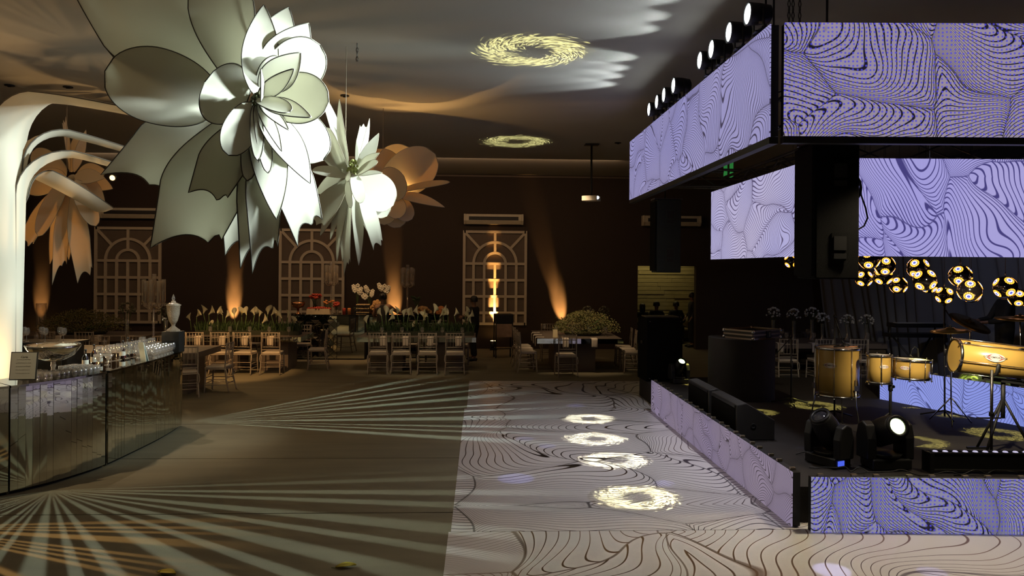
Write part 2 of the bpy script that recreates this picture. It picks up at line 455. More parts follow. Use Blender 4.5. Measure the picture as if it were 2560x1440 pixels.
# ================================================================== the hall
HALL_Y = 21.5; CEIL = 5.06
def carpet_mat():
    m, N, L, b = newmat('carpet')
    ge = N.new('ShaderNodeNewGeometry')
    mp = N.new('ShaderNodeMapping'); mp.inputs['Scale'].default_value = (0.5, 3.0, 1); L.new(ge.outputs['Position'], mp.inputs[0])
    n1 = N.new('ShaderNodeTexNoise'); n1.inputs['Scale'].default_value = 1.6; n1.inputs['Detail'].default_value = 5; L.new(mp.outputs[0], n1.inputs['Vector'])
    n2 = N.new('ShaderNodeTexNoise'); n2.inputs['Scale'].default_value = 220; L.new(ge.outputs['Position'], n2.inputs['Vector'])
    mx = N.new('ShaderNodeMix'); mx.data_type = 'RGBA'; L.new(n1.outputs[0], mx.inputs[0])
    mx.inputs[6].default_value = (0.20, 0.175, 0.115, 1); mx.inputs[7].default_value = (0.32, 0.29, 0.19, 1)
    m2 = N.new('ShaderNodeMix'); m2.data_type = 'RGBA'; m2.blend_type = 'MULTIPLY'; m2.inputs[0].default_value = 0.5
    L.new(mx.outputs[2], m2.inputs[6]); L.new(n2.outputs[0], m2.inputs[7])
    mr = N.new('ShaderNodeMix'); mr.data_type = 'RGBA'; mr.blend_type = 'ADD'; mr.inputs[0].default_value = 0
    L.new(m2.outputs[2], b.inputs['Base Color']); b.inputs['Roughness'].default_value = 0.95
    bp = N.new('ShaderNodeBump'); bp.inputs['Strength'].default_value = 0.4; bp.inputs['Distance'].default_value = 0.004
    L.new(n2.outputs[0], bp.inputs['Height']); L.new(bp.outputs[0], b.inputs['Normal'])
    return m
CARPET = carpet_mat()
fl = struct('floor', MB().span((-15, -3, -0.2), (11, 27, -0.012)), pm('floor_slab', (0.05, 0.045, 0.04), 0.9))
# carpet laid in 2 m wide strips with open joints
for i, (y0, y1) in enumerate([(-3, 1.0), (1.0, 3.03), (3.03, 5.08), (5.08, 7.12), (7.12, 9.16), (9.16, 11.15), (11.15, 13.2), (13.2, 15.2), (15.2, 17.2), (17.2, 19.3), (19.3, 21.6), (21.6, 27)]):
    obj('carpet_strip', MB().span((-15, y0 + 0.008, -0.012), (11, y1 - 0.008, 0.0)), CARPET, fl)

WALL = pm('dark_wall', (0.048, 0.032, 0.024), 0.85, 0, 0.10, 1.2, 0.15, 30)
DX0, DX1, DZ = 4.62, 6.35, 2.44
wb = struct('wall_back', MB().span((-15, HALL_Y, 0), (DX0, HALL_Y + 0.2, CEIL)).span((DX1, HALL_Y, 0), (11, HALL_Y + 0.2, CEIL)).span((DX0, HALL_Y, DZ), (DX1, HALL_Y + 0.2, CEIL)), WALL)
struct('wall_left', MB().span((-15.2, -3, 0), (-15, 27, CEIL)), WALL)
struct('wall_right', MB().span((11, -3, 0), (11.2, 27, CEIL)), pm('black_wall', (0.02, 0.02, 0.022), 0.9))
struct('wall_rear', MB().span((-15.2, -3.2, 0), (11.2, -3, CEIL)), WALL)
# ceiling: stretched matt fabric, gently sagging
CEILM = pm('ceiling_fabric', (0.40, 0.38, 0.34), 0.85, 0, 0.05, 0.8, spec=0.1)
def ceil_fn(u, v):
    x = -15.2 + 26.4 * u; y = -3.2 + 24.9 * v
    z = CEIL - 0.0006 * sin(x * 0.9 + 0.4 * sin(y * 0.7)) * sin(y * 0.55)
    return V((x, y, z))
struct('ceiling', MB().grid(ceil_fn, 90, 90), CEILM)
struct('trim_1', MB().span((-15, HALL_Y - 0.03, CEIL - 0.07), (11, HALL_Y, CEIL - 0.03)), pm('cornice', (0.16, 0.12, 0.09), 0.6))
# room beyond the doorway: pale rough planks
PLANK = pm('pale_plank', (0.42, 0.36, 0.20), 0.75, 0, 0.3, 3.0, 0.4, 14, stretch=(1, 1, 6))
wp = struct('wall_beyond', MB().span((3.4, 24.66, 0), (8.0, 24.8, 3.2)), pm('plank_gap', (0.03, 0.025, 0.018), 0.9))
z = 0.0; rr = random.Random(3)
while z < 3.1:
    h = rr.choice((0.10, 0.115, 0.13, 0.14)); x = 3.4
    while x < 8.0:
        l = rr.uniform(0.9, 2.2); x1 = min(8.0, x + l)
        d = rr.uniform(0.018, 0.04)
        obj('plank', MB().span((x + 0.003, 24.66 - d, z + 0.006), (x1 - 0.003, 24.66, z + h - 0.004)), PLANK, wp)
        x = x1
    z += h
struct('wall_side_beyond', MB().span((3.2, 21.7, 0), (3.4, 24.8, 3.2)).span((8.0, 21.7, 0), (8.2, 24.8, 3.2)), WALL)
struct('ceiling_beyond', MB().span((3.2, 21.7, 3.2), (8.2, 24.8, 3.3)), WALL)
lamp('AREA', (5.6, 24.1, 3.15), (5.6, 24.3, 0), 11, (1.0, 0.78, 0.32), name='lounge_light', sx=2.4, sy=0.3)

# ------------------------------------------------------------------ dance floor: printed vinyl sheets
def vinyl(name, mirror, seed, scale, dens, width, warm=0.0):
    m, N, L, b = newmat(name)
    vec = coords(N, L, 'xy', mirror)
    g = flow(N, L, vec, scale, dens, width, seed)
    no = N.new('ShaderNodeTexNoise'); no.inputs['Scale'].default_value = 0.7; L.new(vec, no.inputs['Vector'])
    mx = N.new('ShaderNodeMix'); mx.data_type = 'RGBA'; L.new(no.outputs[0], mx.inputs[0])
    mx.inputs[6].default_value = (0.66, 0.64, 0.64, 1); mx.inputs[7].default_value = (0.76, 0.74, 0.72, 1)
    mx2 = N.new('ShaderNodeMix'); mx2.data_type = 'RGBA'; L.new(g.outputs[0], mx2.inputs[0]); L.new(mx.outputs[2], mx2.inputs[6])
    n3 = N.new('ShaderNodeMix'); n3.data_type = 'RGBA'; n3.inputs[6].default_value = (0.018, 0.014, 0.012, 1); n3.inputs[7].default_value = (0.16, 0.085, 0.03, 1)
    mr = N.new('ShaderNodeMapRange'); L.new(no.outputs[0], mr.inputs[0]); mr.inputs[1].default_value = 0.5 - 0.2 * warm; mr.inputs[2].default_value = 0.85 - 0.3 * warm
    L.new(mr.outputs[0], n3.inputs[0]); L.new(n3.outputs[2], mx2.inputs[7])
    L.new(mx2.outputs[2], b.inputs['Base Color']); b.inputs['Roughness'].default_value = 0.32
    n2 = N.new('ShaderNodeTexNoise'); n2.inputs['Scale'].default_value = 5; n2.inputs['Detail'].default_value = 3; L.new(vec, n2.inputs['Vector'])
    bp = N.new('ShaderNodeBump'); bp.inputs['Strength'].default_value = 0.12; bp.inputs['Distance'].default_value = 0.02
    L.new(n2.outputs[0], bp.inputs['Height']); L.new(bp.outputs[0], b.inputs['Normal'])
    return m
S1, S2, S3 = 6.58, 12.35, 15.35
sheets = [(-0.26, 9.5, 2.0, S1 - 0.004, None, 2.2, 1.0, 'white printed vinyl dance floor sheet running out in front of the stage'),
          (-0.24, 3.4, S1 + 0.004, S2 - 0.006, 7.3, 0.4, 0.0, 'white printed vinyl dance floor sheet beside the low screen wall'),
          (-0.2, 3.4, S2 + 0.006, S3, None, 5.6, 0.2, 'white printed vinyl dance floor sheet before the bush table')]
for i, (x0, x1, y0, y1, mir, seed, wm, lab) in enumerate(sheets):
    mm = vinyl('printed_vinyl_%d' % i, mir, seed, 0.66 if i != 2 else 0.55, 15 if i != 2 else 14, 0.062 if i == 0 else 0.095, wm)
    o = obj('dance_floor_sheet', MB().span((x0, y0, 0.0), (x1, y1, 0.006)), mm)
    tag(o, lab, 'floor sheet', 'printed dance floor sheets')

# ------------------------------------------------------------------ stage deck
DECK = 0.34
deckm = pm('stage_carpet', (0.022, 0.018, 0.016), 0.9, 0, 0.25, 3, 0.3, 120)
dk = thing('stage_deck', 'low black carpeted stage deck inside the screen walls', 'stage')
for i in range(3):
    for j in range(3):
        x0 = 2.98 + i * 2.0; y0 = 6.75 + j * 2.3
        obj('deck_panel', MB().span((x0, y0, 0.0), (x0 + 1.995, y0 + 2.295, DECK)), deckm, dk)

# ------------------------------------------------------------------ screens
LINE = (0.045, 0.035, 0.06)
LM_OUT_SIDE = led_mat('screen_side', 'yz', (0.25, 0.24, 0.52), (0.34, 0.31, 0.52), (0.05, 0.04, 0.085), 1.0, 1.25, 20, 0.15, 1.3)
LM_OUT_FRONT = led_mat('screen_front', 'xz', (0.25, 0.22, 0.36), (0.33, 0.27, 0.30), (0.012, 0.010, 0.02), 1.0, 1.4, 20, 0.17, 3.7, dots=27)
LM_IN_SIDE = led_mat('screen_inner_side', 'yz', (0.36, 0.36, 0.70), (0.52, 0.46, 0.62), (0.09, 0.07, 0.15), 1.0, 1.4, 20, 0.15, 8.3)
LM_IN_FRONT = led_mat('screen_inner_front', 'xz', (0.32, 0.30, 0.70), (0.42, 0.38, 0.68), (0.06, 0.05, 0.20), 1.0, 1.4, 20, 0.16, 5.9)
LM_LOW_SIDE = led_mat('screen_low_side', 'yz', (0.20, 0.16, 0.26), (0.245, 0.195, 0.255), (0.045, 0.034, 0.045), 1.0, 2.1, 22, 0.16, 12.1)
LM_LOW_FRONT = led_mat('screen_low_front', 'xz', (0.20, 0.20, 0.34), (0.25, 0.24, 0.33), (0.008, 0.008, 0.02), 1.0, 1.8, 20, 0.18, 3.2, dots=27)
LM_FAR = led_mat('screen_far', 'yz', (0.20, 0.26, 0.72), (0.28, 0.32, 0.74), (0.05, 0.06, 0.2), 1.0, 1.5, 26, 0.12, 15.2)
def screen(name, label, p0, p1, z0, h, mat, cabs, back, group=None, lip=0.03, frame=0.0):
    """a row of screen cabinets standing from p0 to p1 (plan points); the lit face is on the side opposite to back"""
    p0 = V((p0[0], p0[1], 0)); p1 = V((p1[0], p1[1], 0)); d = (p1 - p0); Lr = d.length; d /= Lr
    n = V((back[0], back[1], 0)).normalized()
    t = thing(name, label, 'screen', (0, 0, 0), 0, group)
    wd = Lr / cabs
    for i in range(cabs):
        a = p0 + d * (i * wd + 0.0015); b = p0 + d * ((i + 1) * wd - 0.0015)
        mb = MB()
        vs = [V((q.x, q.y, zz)) + n * k for k in (0, 0.012) for q in (a, b) for zz in (z0, z0 + h)]
        mb.add(vs, [(0, 1, 3, 2), (4, 6, 7, 5), (0, 4, 5, 1), (2, 3, 7, 6), (0, 2, 6, 4), (1, 5, 7, 3)])
        obj('screen_tile', mb, mat, t)
        a2 = a + n * 0.013 + d * 0.006; b2 = b + n * 0.013 - d * 0.006
        mb = MB()
        vs = [V((q.x, q.y, zz)) + n * k for k in (0, 0.07) for q in (a2, b2) for zz in (z0 + 0.006, z0 + h - 0.006)]
        mb.add(vs, [(0, 1, 3, 2), (4, 6, 7, 5), (0, 4, 5, 1), (2, 3, 7, 6), (0, 2, 6, 4), (1, 5, 7, 3)])
        obj('cabinet_back', mb, BLACK, t)
        # latch tabs that stand up behind the top edge
        for s in (0.2, 0.8):
            c = a.lerp(b, s) + n * 0.05
            obj('latch', MB().box((c.x, c.y, z0 + h + 0.008), (0.05, 0.03, 0.02)), LATCH, t)
    if frame:
        a = p0 + n * 0.04; b = p1 + n * 0.04
        obj('bottom_rail', MB().bar((a.x, a.y, z0 - frame / 2), (b.x, b.y, z0 - frame / 2), 0.08, frame), BLACK, t)
    return t
LATCH = pm('latch_alloy', (0.42, 0.36, 0.24), 0.35, 0.8)
OX = 2.55; OZ0 = 3.53
RX = 3.0 * pi / 180                                                # the front row is turned 3 degrees
def front_pts(x0, y0, length): return (x0, y0), (x0 + length * cos(-RX), y0 + length * sin(-RX))
screen('led_screen', 'long lilac screen with line drawing hanging over the dance floor under spotlights', (OX, 6.45), (OX, 12.6), OZ0, 1.0, LM_OUT_SIDE, 12, (1, 0), frame=0.06)
a, b = front_pts(2.66, 6.40, 4.0)
screen('led_screen', 'hanging screen with blue dotted line drawing, highest over the stage front', a, b, OZ0, 1.0, LM_OUT_FRONT, 8, (0, 1), frame=0.06)
screen('led_screen', 'smaller hanging screen between the two black loudspeakers', (3.42, 7.5), (3.42, 10.85), 2.5, 1.0, LM_IN_SIDE, 7, (1, 0))
a, b = front_pts(3.5, 7.42, 3.5)
screen('led_screen', 'hanging lilac screen above the glowing globe lamps', a, b, 2.5, 1.0, LM_IN_FRONT, 7, (0, 1))
screen('led_screen', 'low mauve screen wall along the side of the stage by the dance floor', (LED_WALL_X, 6.62), (LED_WALL_X, 12.15), 0.012, 0.5, LM_LOW_SIDE, 11, (1, 0), frame=0)
a, b = front_pts(2.98, 6.50, 3.5)
screen('led_screen', 'low dotted screen wall along the front edge of the stage', a, b, 0.0, 0.5, LM_LOW_FRONT, 7, (0, 1))
screen('led_screen', 'low blue screen standing on the stage behind the drums', (6.28, 11.35), (7.2, 9.0), DECK, 0.5, LM_FAR, 5, (0.93, 0.36))
# ================================================================== rig above the stage
LENS_W = em('par_lens', (0.92, 1.0, 0.97), 7.0)
HOUS = pm('fixture_housing', (0.014, 0.014, 0.015), 0.45)
def par_can():
    t = thing('par_light', 'x', 'spotlight', (0, 0, 0))
    M = Matrix.Rotation(pi / 2, 4, 'Y').inverted()                 # lathe axis z -> -x (beam direction is -x)
    M = Matrix(((0, 0, -1, 0), (0, 1, 0, 0), (1, 0, 0, 0), (0, 0, 0, 1)))
    obj('housing', MB().lathe([(0.05, -0.17), (0.085, -0.15), (0.10, -0.05), (0.104, 0.03), (0.107, 0.05)], 24, (0, 0, 0), M), HOUS, t)
    obj('lens', MB().lathe([(0.094, 0.048), (0.08, 0.056), (0.04, 0.062), (0.001, 0.064)], 24, (0, 0, 0), M), LENS_W, t)
    obj('rim', MB().lathe([(0.107, 0.048), (0.110, 0.060), (0.098, 0.060), (0.096, 0.050)], 24, (0, 0, 0), M, capb=False, capt=False), pm('lens_rim', (0.10, 0.10, 0.11), 0.3, 0.6), t)
    mb = MB().bar((0.05, -0.125, 0.02), (0.05, -0.125, -0.16), 0.035, 0.012).bar((0.05, 0.125, 0.02), (0.05, 0.125, -0.16), 0.035, 0.012).bar((0.05, -0.13, -0.16), (0.05, 0.13, -0.16), 0.035, 0.012)
    obj('yoke', mb, HOUS, t)
    obj('base_clamp', MB().box((0.05, 0, -0.168), (0.09, 0.08, 0.014)), HOUS, t)
    obj('type_plate', MB().box((0.02, -0.128, -0.12), (0.03, 0.004, 0.02)), LATCH, t)
    return t
par0 = par_can(); index_children()
PAR_Y = [6.78, 7.30, 7.86, 8.28, 9.42, 9.92, 10.32, 10.80]
aims = [(-1.45, 6.55, 4.0), (-1.5, 6.6, 3.5), (-2.0, 6.5, 3.55), (-1.5, 9.0, 3.6), (-5.5, 9.0, 4.1), (-2.0, 9.4, 3.4), (-6.4, 9.9, 3.2), (-4.4, 10.2, 0.9)]
pw = [7500, 6500, 7000, 2200, 800, 1800, 1500, 700]
for i, y in enumerate(PAR_Y):
    o = par0 if i == 0 else copy_tree(par0)
    zz = 4.73 - 0.004 * i
    o.location = (2.52, y, zz); o['label'] = 'round white spotlight on the long hanging screen, %s from the stage corner' % ORD[i]; o['group'] = 'spotlights on the long hanging screen'
    ll = lamp('SPOT', (2.36, y, zz), aims[i], pw[i], (0.86, 1.0, 0.93), 17 if i < 2 else 32 if i == 2 else 30, 0.8, 0.14 if i != 2 else 0.35, name='par_beam')
    # wide spill that rakes the ceiling
    lamp('SPOT', (2.40, y, zz + 0.02), (-1.6, y + 0.05, 5.75), 45 if i < 4 else 65, (0.84, 0.95, 1.0), 50, 0.6, 0.05, name='par_spill')

# trusses: box truss squares over the stage
TRM = pm('truss_alloy', (0.10, 0.095, 0.09), 0.4, 0.8)
def truss(p, q, size, label):
    p = V(p); q = V(q); d = (q - p); n = max(2, int(d.length / 0.5)); dd = d.normalized()
    r = dd.cross(V((0, 0, 1))).normalized() * size / 2; u = V((0, 0, size / 2))
    t = thing('lighting_truss', label, 'truss', (0, 0, 0), 0, 'box trusses over the stage')
    cs = [r + u, r - u, -r - u, -r + u]
    for c in cs: obj('chord', MB().tube([p + c, q + c], 0.022, 8), TRM, t)
    for k in range(4):
        c, e = cs[k], cs[(k + 1) % 4]; mb = MB()
        for i in range(n):
            a = p + d * (i / n); b = p + d * ((i + 1) / n)
            mb.tube([a + (c if i % 2 else e), b + (e if i % 2 else c)], 0.010, 5)
        obj('lacing', mb, TRM, t)
    return t
truss((2.9, 6.9, 3.95), (2.9, 12.9, 3.95), 0.29, 'box truss behind the long hanging screen')
truss((3.2, 6.78, 3.95), (7.2, 6.60, 3.95), 0.29, 'box truss behind the highest hanging screen')
truss((3.1, 12.9, 3.95), (8.2, 12.9, 3.95), 0.29, 'box truss across the back of the stage')
truss((3.75, 7.8, 3.62), (3.75, 10.9, 3.62), 0.22, 'slimmer box truss above the smaller hanging screen')
truss((3.9, 7.72, 3.62), (7.2, 7.56, 3.62), 0.22, 'slimmer box truss above the lilac screen and globe lamps')
# vertical guitar-rack like fixtures seen through the gap
mbs = [('led_strip_light', at_y(1815, 425, 13.0)), ('led_strip_light', at_y(1830, 425, 13.0))]
for i, (nm, p) in enumerate(mbs):
    o = obj(nm, MB().box((p.x, 13.0, p.z), (0.028, 0.03, 0.16)).box((p.x, 13.03, p.z + 0.03), (0.06, 0.03, 0.32)), em('green_strip', (0.03, 0.25, 0.05), 0.6))
    tag(o, 'small upright green light strip fixed to the back truss', 'light strip', 'green light strips')
# pinkish small heads under the corner of the rig
PINK = em('pink_lens', (1.0, 0.12, 0.22), 4.0)
for i, (px, py) in enumerate(((1912, 352), (1932, 345))):
    p = at_y(px, py, 7.05)
    t = thing('mini_spotlight', 'small black spotlight with pink lens under the screen corner', 'spotlight', p, 0, 'pink corner spotlights')
    obj('housing', MB().lathe([(0.03, 0.09), (0.045, 0.06), (0.045, 0.0)], 14), HOUS, t)
    obj('lens', MB().lathe([(0.043, -0.002), (0.02, -0.012), (0.001, -0.014)], 14, capt=False), PINK, t)
    obj('hanger', MB().tube([(0, 0, 0.08), (0, 0, CEIL - p.z)], 0.01, 6), HOUS, t)
# hoist chains
CHM = pm('chain_steel', (0.08, 0.075, 0.07), 0.4, 0.9)
def chain(x, y, z0, z1, label):
    mb = MB(); n = int((z1 - z0) / 0.05)
    for i in range(n):
        zz = z0 + (i + 0.5) * (z1 - z0) / n; a = (i % 2) * pi / 2
        mb.tube([V((x + 0.012 * cos(k * pi / 3) * cos(a), y + 0.012 * cos(k * pi / 3) * sin(a), zz + 0.032 * sin(k * pi / 3))) for k in range(6)], 0.005, 5, closed=True)
    return tag(obj('hoist_chain', mb, CHM), label, 'chain', 'hoist chains')
for px in (1975, 1985, 2002):
    p = at_y(px, 10, 6.6)
    chain(p.x, 6.62, 4.12, CEIL, 'steel hoist chain over the corner of the highest screen, %s from its edge' % ORD[(1975, 1985, 2002).index(px)])

# black line-array style loudspeakers hung at two corners
SPK = pm('speaker_paint', (0.0045, 0.0045, 0.0045), 0.9, 0, 0.2, 40, 0.5, 300, spec=0.1)
SPK2 = pm('speaker_side', (0.018, 0.026, 0.026), 0.5, 0, 0.15, 30, 0.4, 260)
def tall_speaker(loc, rz, label, side):
    t = thing('hanging_loudspeaker', label, 'loudspeaker', loc, rz, 'tall hanging loudspeakers')
    # plan trapezoid: front (grille) towards -x, side with handles towards -y
    obj('body', MB().prism([(-0.14, -0.20), (0.30, -0.16), (0.30, 0.16), (-0.14, 0.20)], 0, 1.28), side, t, bevel=0.015)
    obj('grille', MB().prism([(-0.17, -0.19), (-0.142, -0.20), (-0.142, 0.20), (-0.17, 0.19)], 0.03, 1.25), SPK, t)
    for zz in (0.30, 0.98):
        h = obj('handle_plate', MB().box((0.10, -0.187, zz), (0.16, 0.012, 0.26), None), side, t)
        obj('recess', MB().box((0.10, -0.194, zz + 0.035), (0.12, 0.008, 0.13)).box((0.10, -0.194, zz - 0.085), (0.12, 0.008, 0.05)), BLACK, h)
    obj('top_bar', MB().box((0.08, 0, 1.295), (0.5, 0.3, 0.03)), TRM, t)
    obj('hanger', MB().tube([(0.05, 0, 1.30), (0.05, 0, CEIL - loc[2])], 0.012, 6), CHM, t)
    return t
p = at_y(2088, 690, 6.95)
tall_speaker((p.x - 0.15, 6.95, 2.27), 0.0, 'tall black loudspeaker hanging at the stage corner nearest the spotlights and cable coil', SPK)
CH_SP = tall_speaker((3.22, 13.0, 2.29), 0.0, 'tall black loudspeaker hanging before the plank doorway', SPK2)
cb = []
c0 = at_y(2140, 470, 6.95)
for k in range(64):
    a = k * 0.55; cb.append(c0 + V((0.045 * cos(a) + 0.01, 0.004 * (k % 8), 0.10 * sin(a))))
cb += [at_y(2150, 480, 7.02), at_y(2164, 520, 7.02), at_y(2169, 545, 7.02), at_y(2160, 565, 7.02), at_y(2138, 578, 6.95)]
tag(obj('speaker_cable', MB().tube(cb, 0.008, 6), BLACK), 'black cable coiled and looped off the hanging loudspeaker', 'cable')

# ================================================================== wall fittings
TREL = pm('trellis_paint', (0.62, 0.53, 0.40), 0.6)
TRELB = pm('trellis_backing', (0.17, 0.13, 0.10), 0.85)
def trellis(xc, label):
    W_, H_ = 1.86, 2.74; z0 = 0.69; t = thing('trellis_window', label, 'trellis', (xc, HALL_Y - 0.002, z0), 0, 'false arched windows on the back wall')
    d = 0.05; y = -d / 2 - 0.012; b = 0.075
    obj('backing', MB().span((-W_ / 2, -0.012, 0), (W_ / 2, -0.002, H_)), TRELB, t)
    def br(x0, z0_, x1, z1_, w=b, nm='bar', depth=d): obj(nm, MB().bar((x0, y, z0_), (x1, y, z1_), depth, w, up=(-(z1_ - z0_), 0, (x1 - x0))) if False else MB().bar((x0, y, z0_), (x1, y, z1_), depth, w, up=(0, 0, 1) if abs(x1 - x0) > abs(z1_ - z0_) * .05 else (1, 0, 0)), TREL, t)
    hw = W_ / 2 - b / 2; top = H_ - b / 2; spring = 1.78
    for x0, z0_, x1, z1_ in ((-hw, 0, -hw, H_), (hw, 0, hw, H_)): br(x0, z0_, x1, z1_, nm='stile')
    for zz in (b / 2, top): br(-hw, zz, hw, zz, nm='rail')
    rows = [0.355, 0.83, 1.305, spring]
    for zz in rows: br(-hw, zz, hw, zz, nm='rail', depth=d * .9)
    ro, ri = 0.62, 0.31
    for x in (-ro, -ri, ri, ro): br(x, 0, x, spring, nm='bar', depth=d * .8)
    br(0, 0, 0, spring, nm='bar', depth=d * .8); br(0, spring + ri, 0, H_, nm='bar', depth=d * .8)
    for r in (ro, ri):
        mb = MB(); n = 22; vs = []
        for i in range(n + 1):
            a = pi * i / n
            for rr_ in (r - b / 2, r + b / 2):
                for yy in (y - d / 2 * .85, y + d / 2 * .85): vs.append(V((rr_ * cos(a), yy, spring + rr_ * sin(a))))
        fs = []
        for i in range(n):
            o_ = i * 4; q = o_ + 4
            fs += [(o_, o_ + 2, q + 2, q), (o_ + 1, q + 1, q + 3, o_ + 3), (o_, q, q + 1, o_ + 1), (o_ + 2, o_ + 3, q + 3, q + 2)]
        obj('arch', mb.add(vs, fs), TREL, t)
    for s in (-1, 1): br(s * ro * 0.72, spring + ro * 0.72, s * (hw - 0.02), top - 0.02, nm='brace', depth=d * .7)
    return t
TX = [at_y(321, 700, HALL_Y).x, at_y(780, 700, HALL_Y).x, at_y(1237, 700, HALL_Y).x]
trellis(TX[0], 'cream arched trellis window on the wall behind the crystal candelabrum on the bar')
trellis(TX[1], 'cream arched trellis window on the wall behind the mirrored buffet')
trellis(TX[2], 'cream arched trellis window split by a bright uplight beam')
ACW = pm('ac_plastic', (0.62, 0.55, 0.42), 0.45)
def air_con(xc, zc, label):
    t = thing('wall_air_conditioner', label, 'air conditioner', (xc, HALL_Y, zc), 0, 'wall air conditioners')
    prof = [(0, 0), (-0.16, 0.0), (-0.24, 0.10), (-0.22, 0.29), (0, 0.29)]
    M = Matrix(((0, 0, 1, 0), (1, 0, 0, 0), (0, 1, 0, 0), (0, 0, 0, 1)))
    obj('body', MB().prism(prof, -0.80, 0.80, M), ACW, t, bevel=0.01)
    for s in (-1, 1): obj('end_cap', MB().prism([(0.0, -0.005), (-0.17, -0.005), (-0.25, 0.10), (-0.225, 0.295), (0.0, 0.295)], s * 0.83 - 0.03, s * 0.83 + 0.03, M), ACW, t, bevel=0.012)
    obj('outlet', MB().box((0, -0.236, 0.165), (1.42, 0.03, 0.10)), BLACK, t)
    for k in range(3): obj('louvre', MB().box((0, -0.254, 0.135 + k * 0.03), (1.42, 0.012, 0.006)), pm('louvre', (0.10, 0.09, 0.08), 0.5), t)
    return t
for px, py, lab in ((330, 546, 'long cream wall air conditioner above the trellis by the white column'), (1234, 561, 'long cream wall air conditioner glowing above the lit trellis'), (1678, 565, 'long cream wall air conditioner half hidden by the hanging loudspeaker')):
    p = at_y(px, py, HALL_Y - 0.1); air_con(p.x, p.z, lab)
# uplights on the floor along the back wall
UPL = em('uplight_lens', (1.0, 0.55, 0.15), 12)
for i, (px, e, tiltx, lab) in enumerate(((85, 42, 0.02, 'small black uplight on the floor beyond the bush by the white column'), (574, 120, 0.02, 'small black uplight on the floor behind the calla lily table near the bar'),
                           (985, 120, -0.03, 'small black uplight on the floor behind the waitress'), (1234, 150, 0.0, 'small black uplight on the floor under the lit trellis'), (1418, 110, -0.20, 'small black uplight on the floor behind the bush table'))):
    x = at_y(px, 800, HALL_Y - 0.3).x
    t = thing('uplight', lab, 'uplight', (x, HALL_Y - 0.30, 0), 0, 'uplights along the back wall')
    obj('base', MB().box((0, 0, 0.03), (0.2, 0.2, 0.06)), HOUS, t)
    obj('housing', MB().lathe([(0.07, 0.06), (0.09, 0.10), (0.095, 0.26)], 16), HOUS, t)
    obj('lens', MB().lathe([(0.088, 0.262), (0.001, 0.264)], 16), UPL, t)
    lamp('SPOT', (x, HALL_Y - 0.36, 0.28), (x + tiltx * .9, HALL_Y, 1.22), e * 12, (1.0, 0.50, 0.14), 25 if i != 3 else 18, 0.9, 0.02, name='uplight_beam')
    lamp('SPOT', (x, HALL_Y - 0.36, 0.28), (x + tiltx * 2.6, HALL_Y, 2.4), e * (4.2 if i != 3 else 14), (1.0, 0.48, 0.13), 15 if i != 3 else 12, 0.8, 0.02, name='uplight_tail')
# projector hung from the ceiling
pp = at_y(1478, 500, 16.0)
t = thing('projector', 'small white projector on a black ceiling pole', 'projector', (pp.x, 16.0, pp.z))
obj('body', MB().box((0, 0, 0.03), (0.34, 0.28, 0.11)), WHITE, t, bevel=0.012, rotz=-0.5)
obj('lens', MB().lathe([(0.035, 0), (0.035, 0.04)], 14, (0.115, -0.13, 0.04), Matrix.Rotation(pi / 2, 4, 'X')), em('projector_lens', (0.9, 0.95, 1.0), 2.0), t)
obj('pole', MB().tube([(0, 0, 0.09), (0, 0, CEIL - pp.z)], 0.022, 10), BLACK, t)
obj('ceiling_plate', MB().box((0, 0, CEIL - pp.z - 0.02), (0.3, 0.2, 0.02)), BLACK, t)
# two warm track heads at the end of the hall
for i, (px, py) in enumerate(((291, 440), (381, 437))):
    p = at_y(px, py, 19.5)
    t = thing('track_spotlight', ('amber glowing track spotlight' if i == 0 else 'brighter white-hot track spotlight') + ' under the ceiling beyond the white column arms', 'spotlight', p, 0)
    obj('housing', MB().lathe([(0.05, 0.0), (0.085, 0.05), (0.095, 0.22)], 16, (0, 0, 0), Matrix.Rotation(radians(110), 4, 'X')), HOUS, t)
    obj('lens', MB().ball((0, -0.20, -0.07), 0.085 if i else 0.07), em('track_lens_%d' % i, (1.0, 0.62, 0.22) if i == 0 else (1.0, 0.86, 0.66), 4 if i == 0 else 14), t)
    obj('stem', MB().tube([(0, 0.05, 0.02), (0, 0.05, CEIL - p.z)], 0.012, 6), HOUS, t)
    lamp('SPOT', p + V((0, -0.32, -0.12)), (-6.5 + 1.2 * i, 13.5, 0.6), 230, (1.0, 0.60, 0.26), 50, 0.8, 0.06, name='track_beam')

# anchor plates and a loose chain on the ceiling
for k, (px, py) in enumerate(((862, 239), (24, 213), (170, 217), (1545, 357), (620, 178))):
    p = at_z(px, py, CEIL - .004)
    o = obj('ceiling_anchor', MB().lathe([(.07, 0), (.07, .012)], 14, (0, 0, -.014)).box((0, 0, -.02), (.05, .02, .02)), BLACKM, None, (p.x, p.y, CEIL - .002))
    tag(o, 'small dark anchor plate on the ceiling ' + ('over the side-turned flower', 'over the white column', 'between column and largest flower', 'beyond the long hanging screen', 'above the largest flower')[k], 'ceiling plate')
p = at_z(893, 108, CEIL); chain(p.x, p.y, CEIL - .22, CEIL, 'short loose pale chain hanging from the bare ceiling')
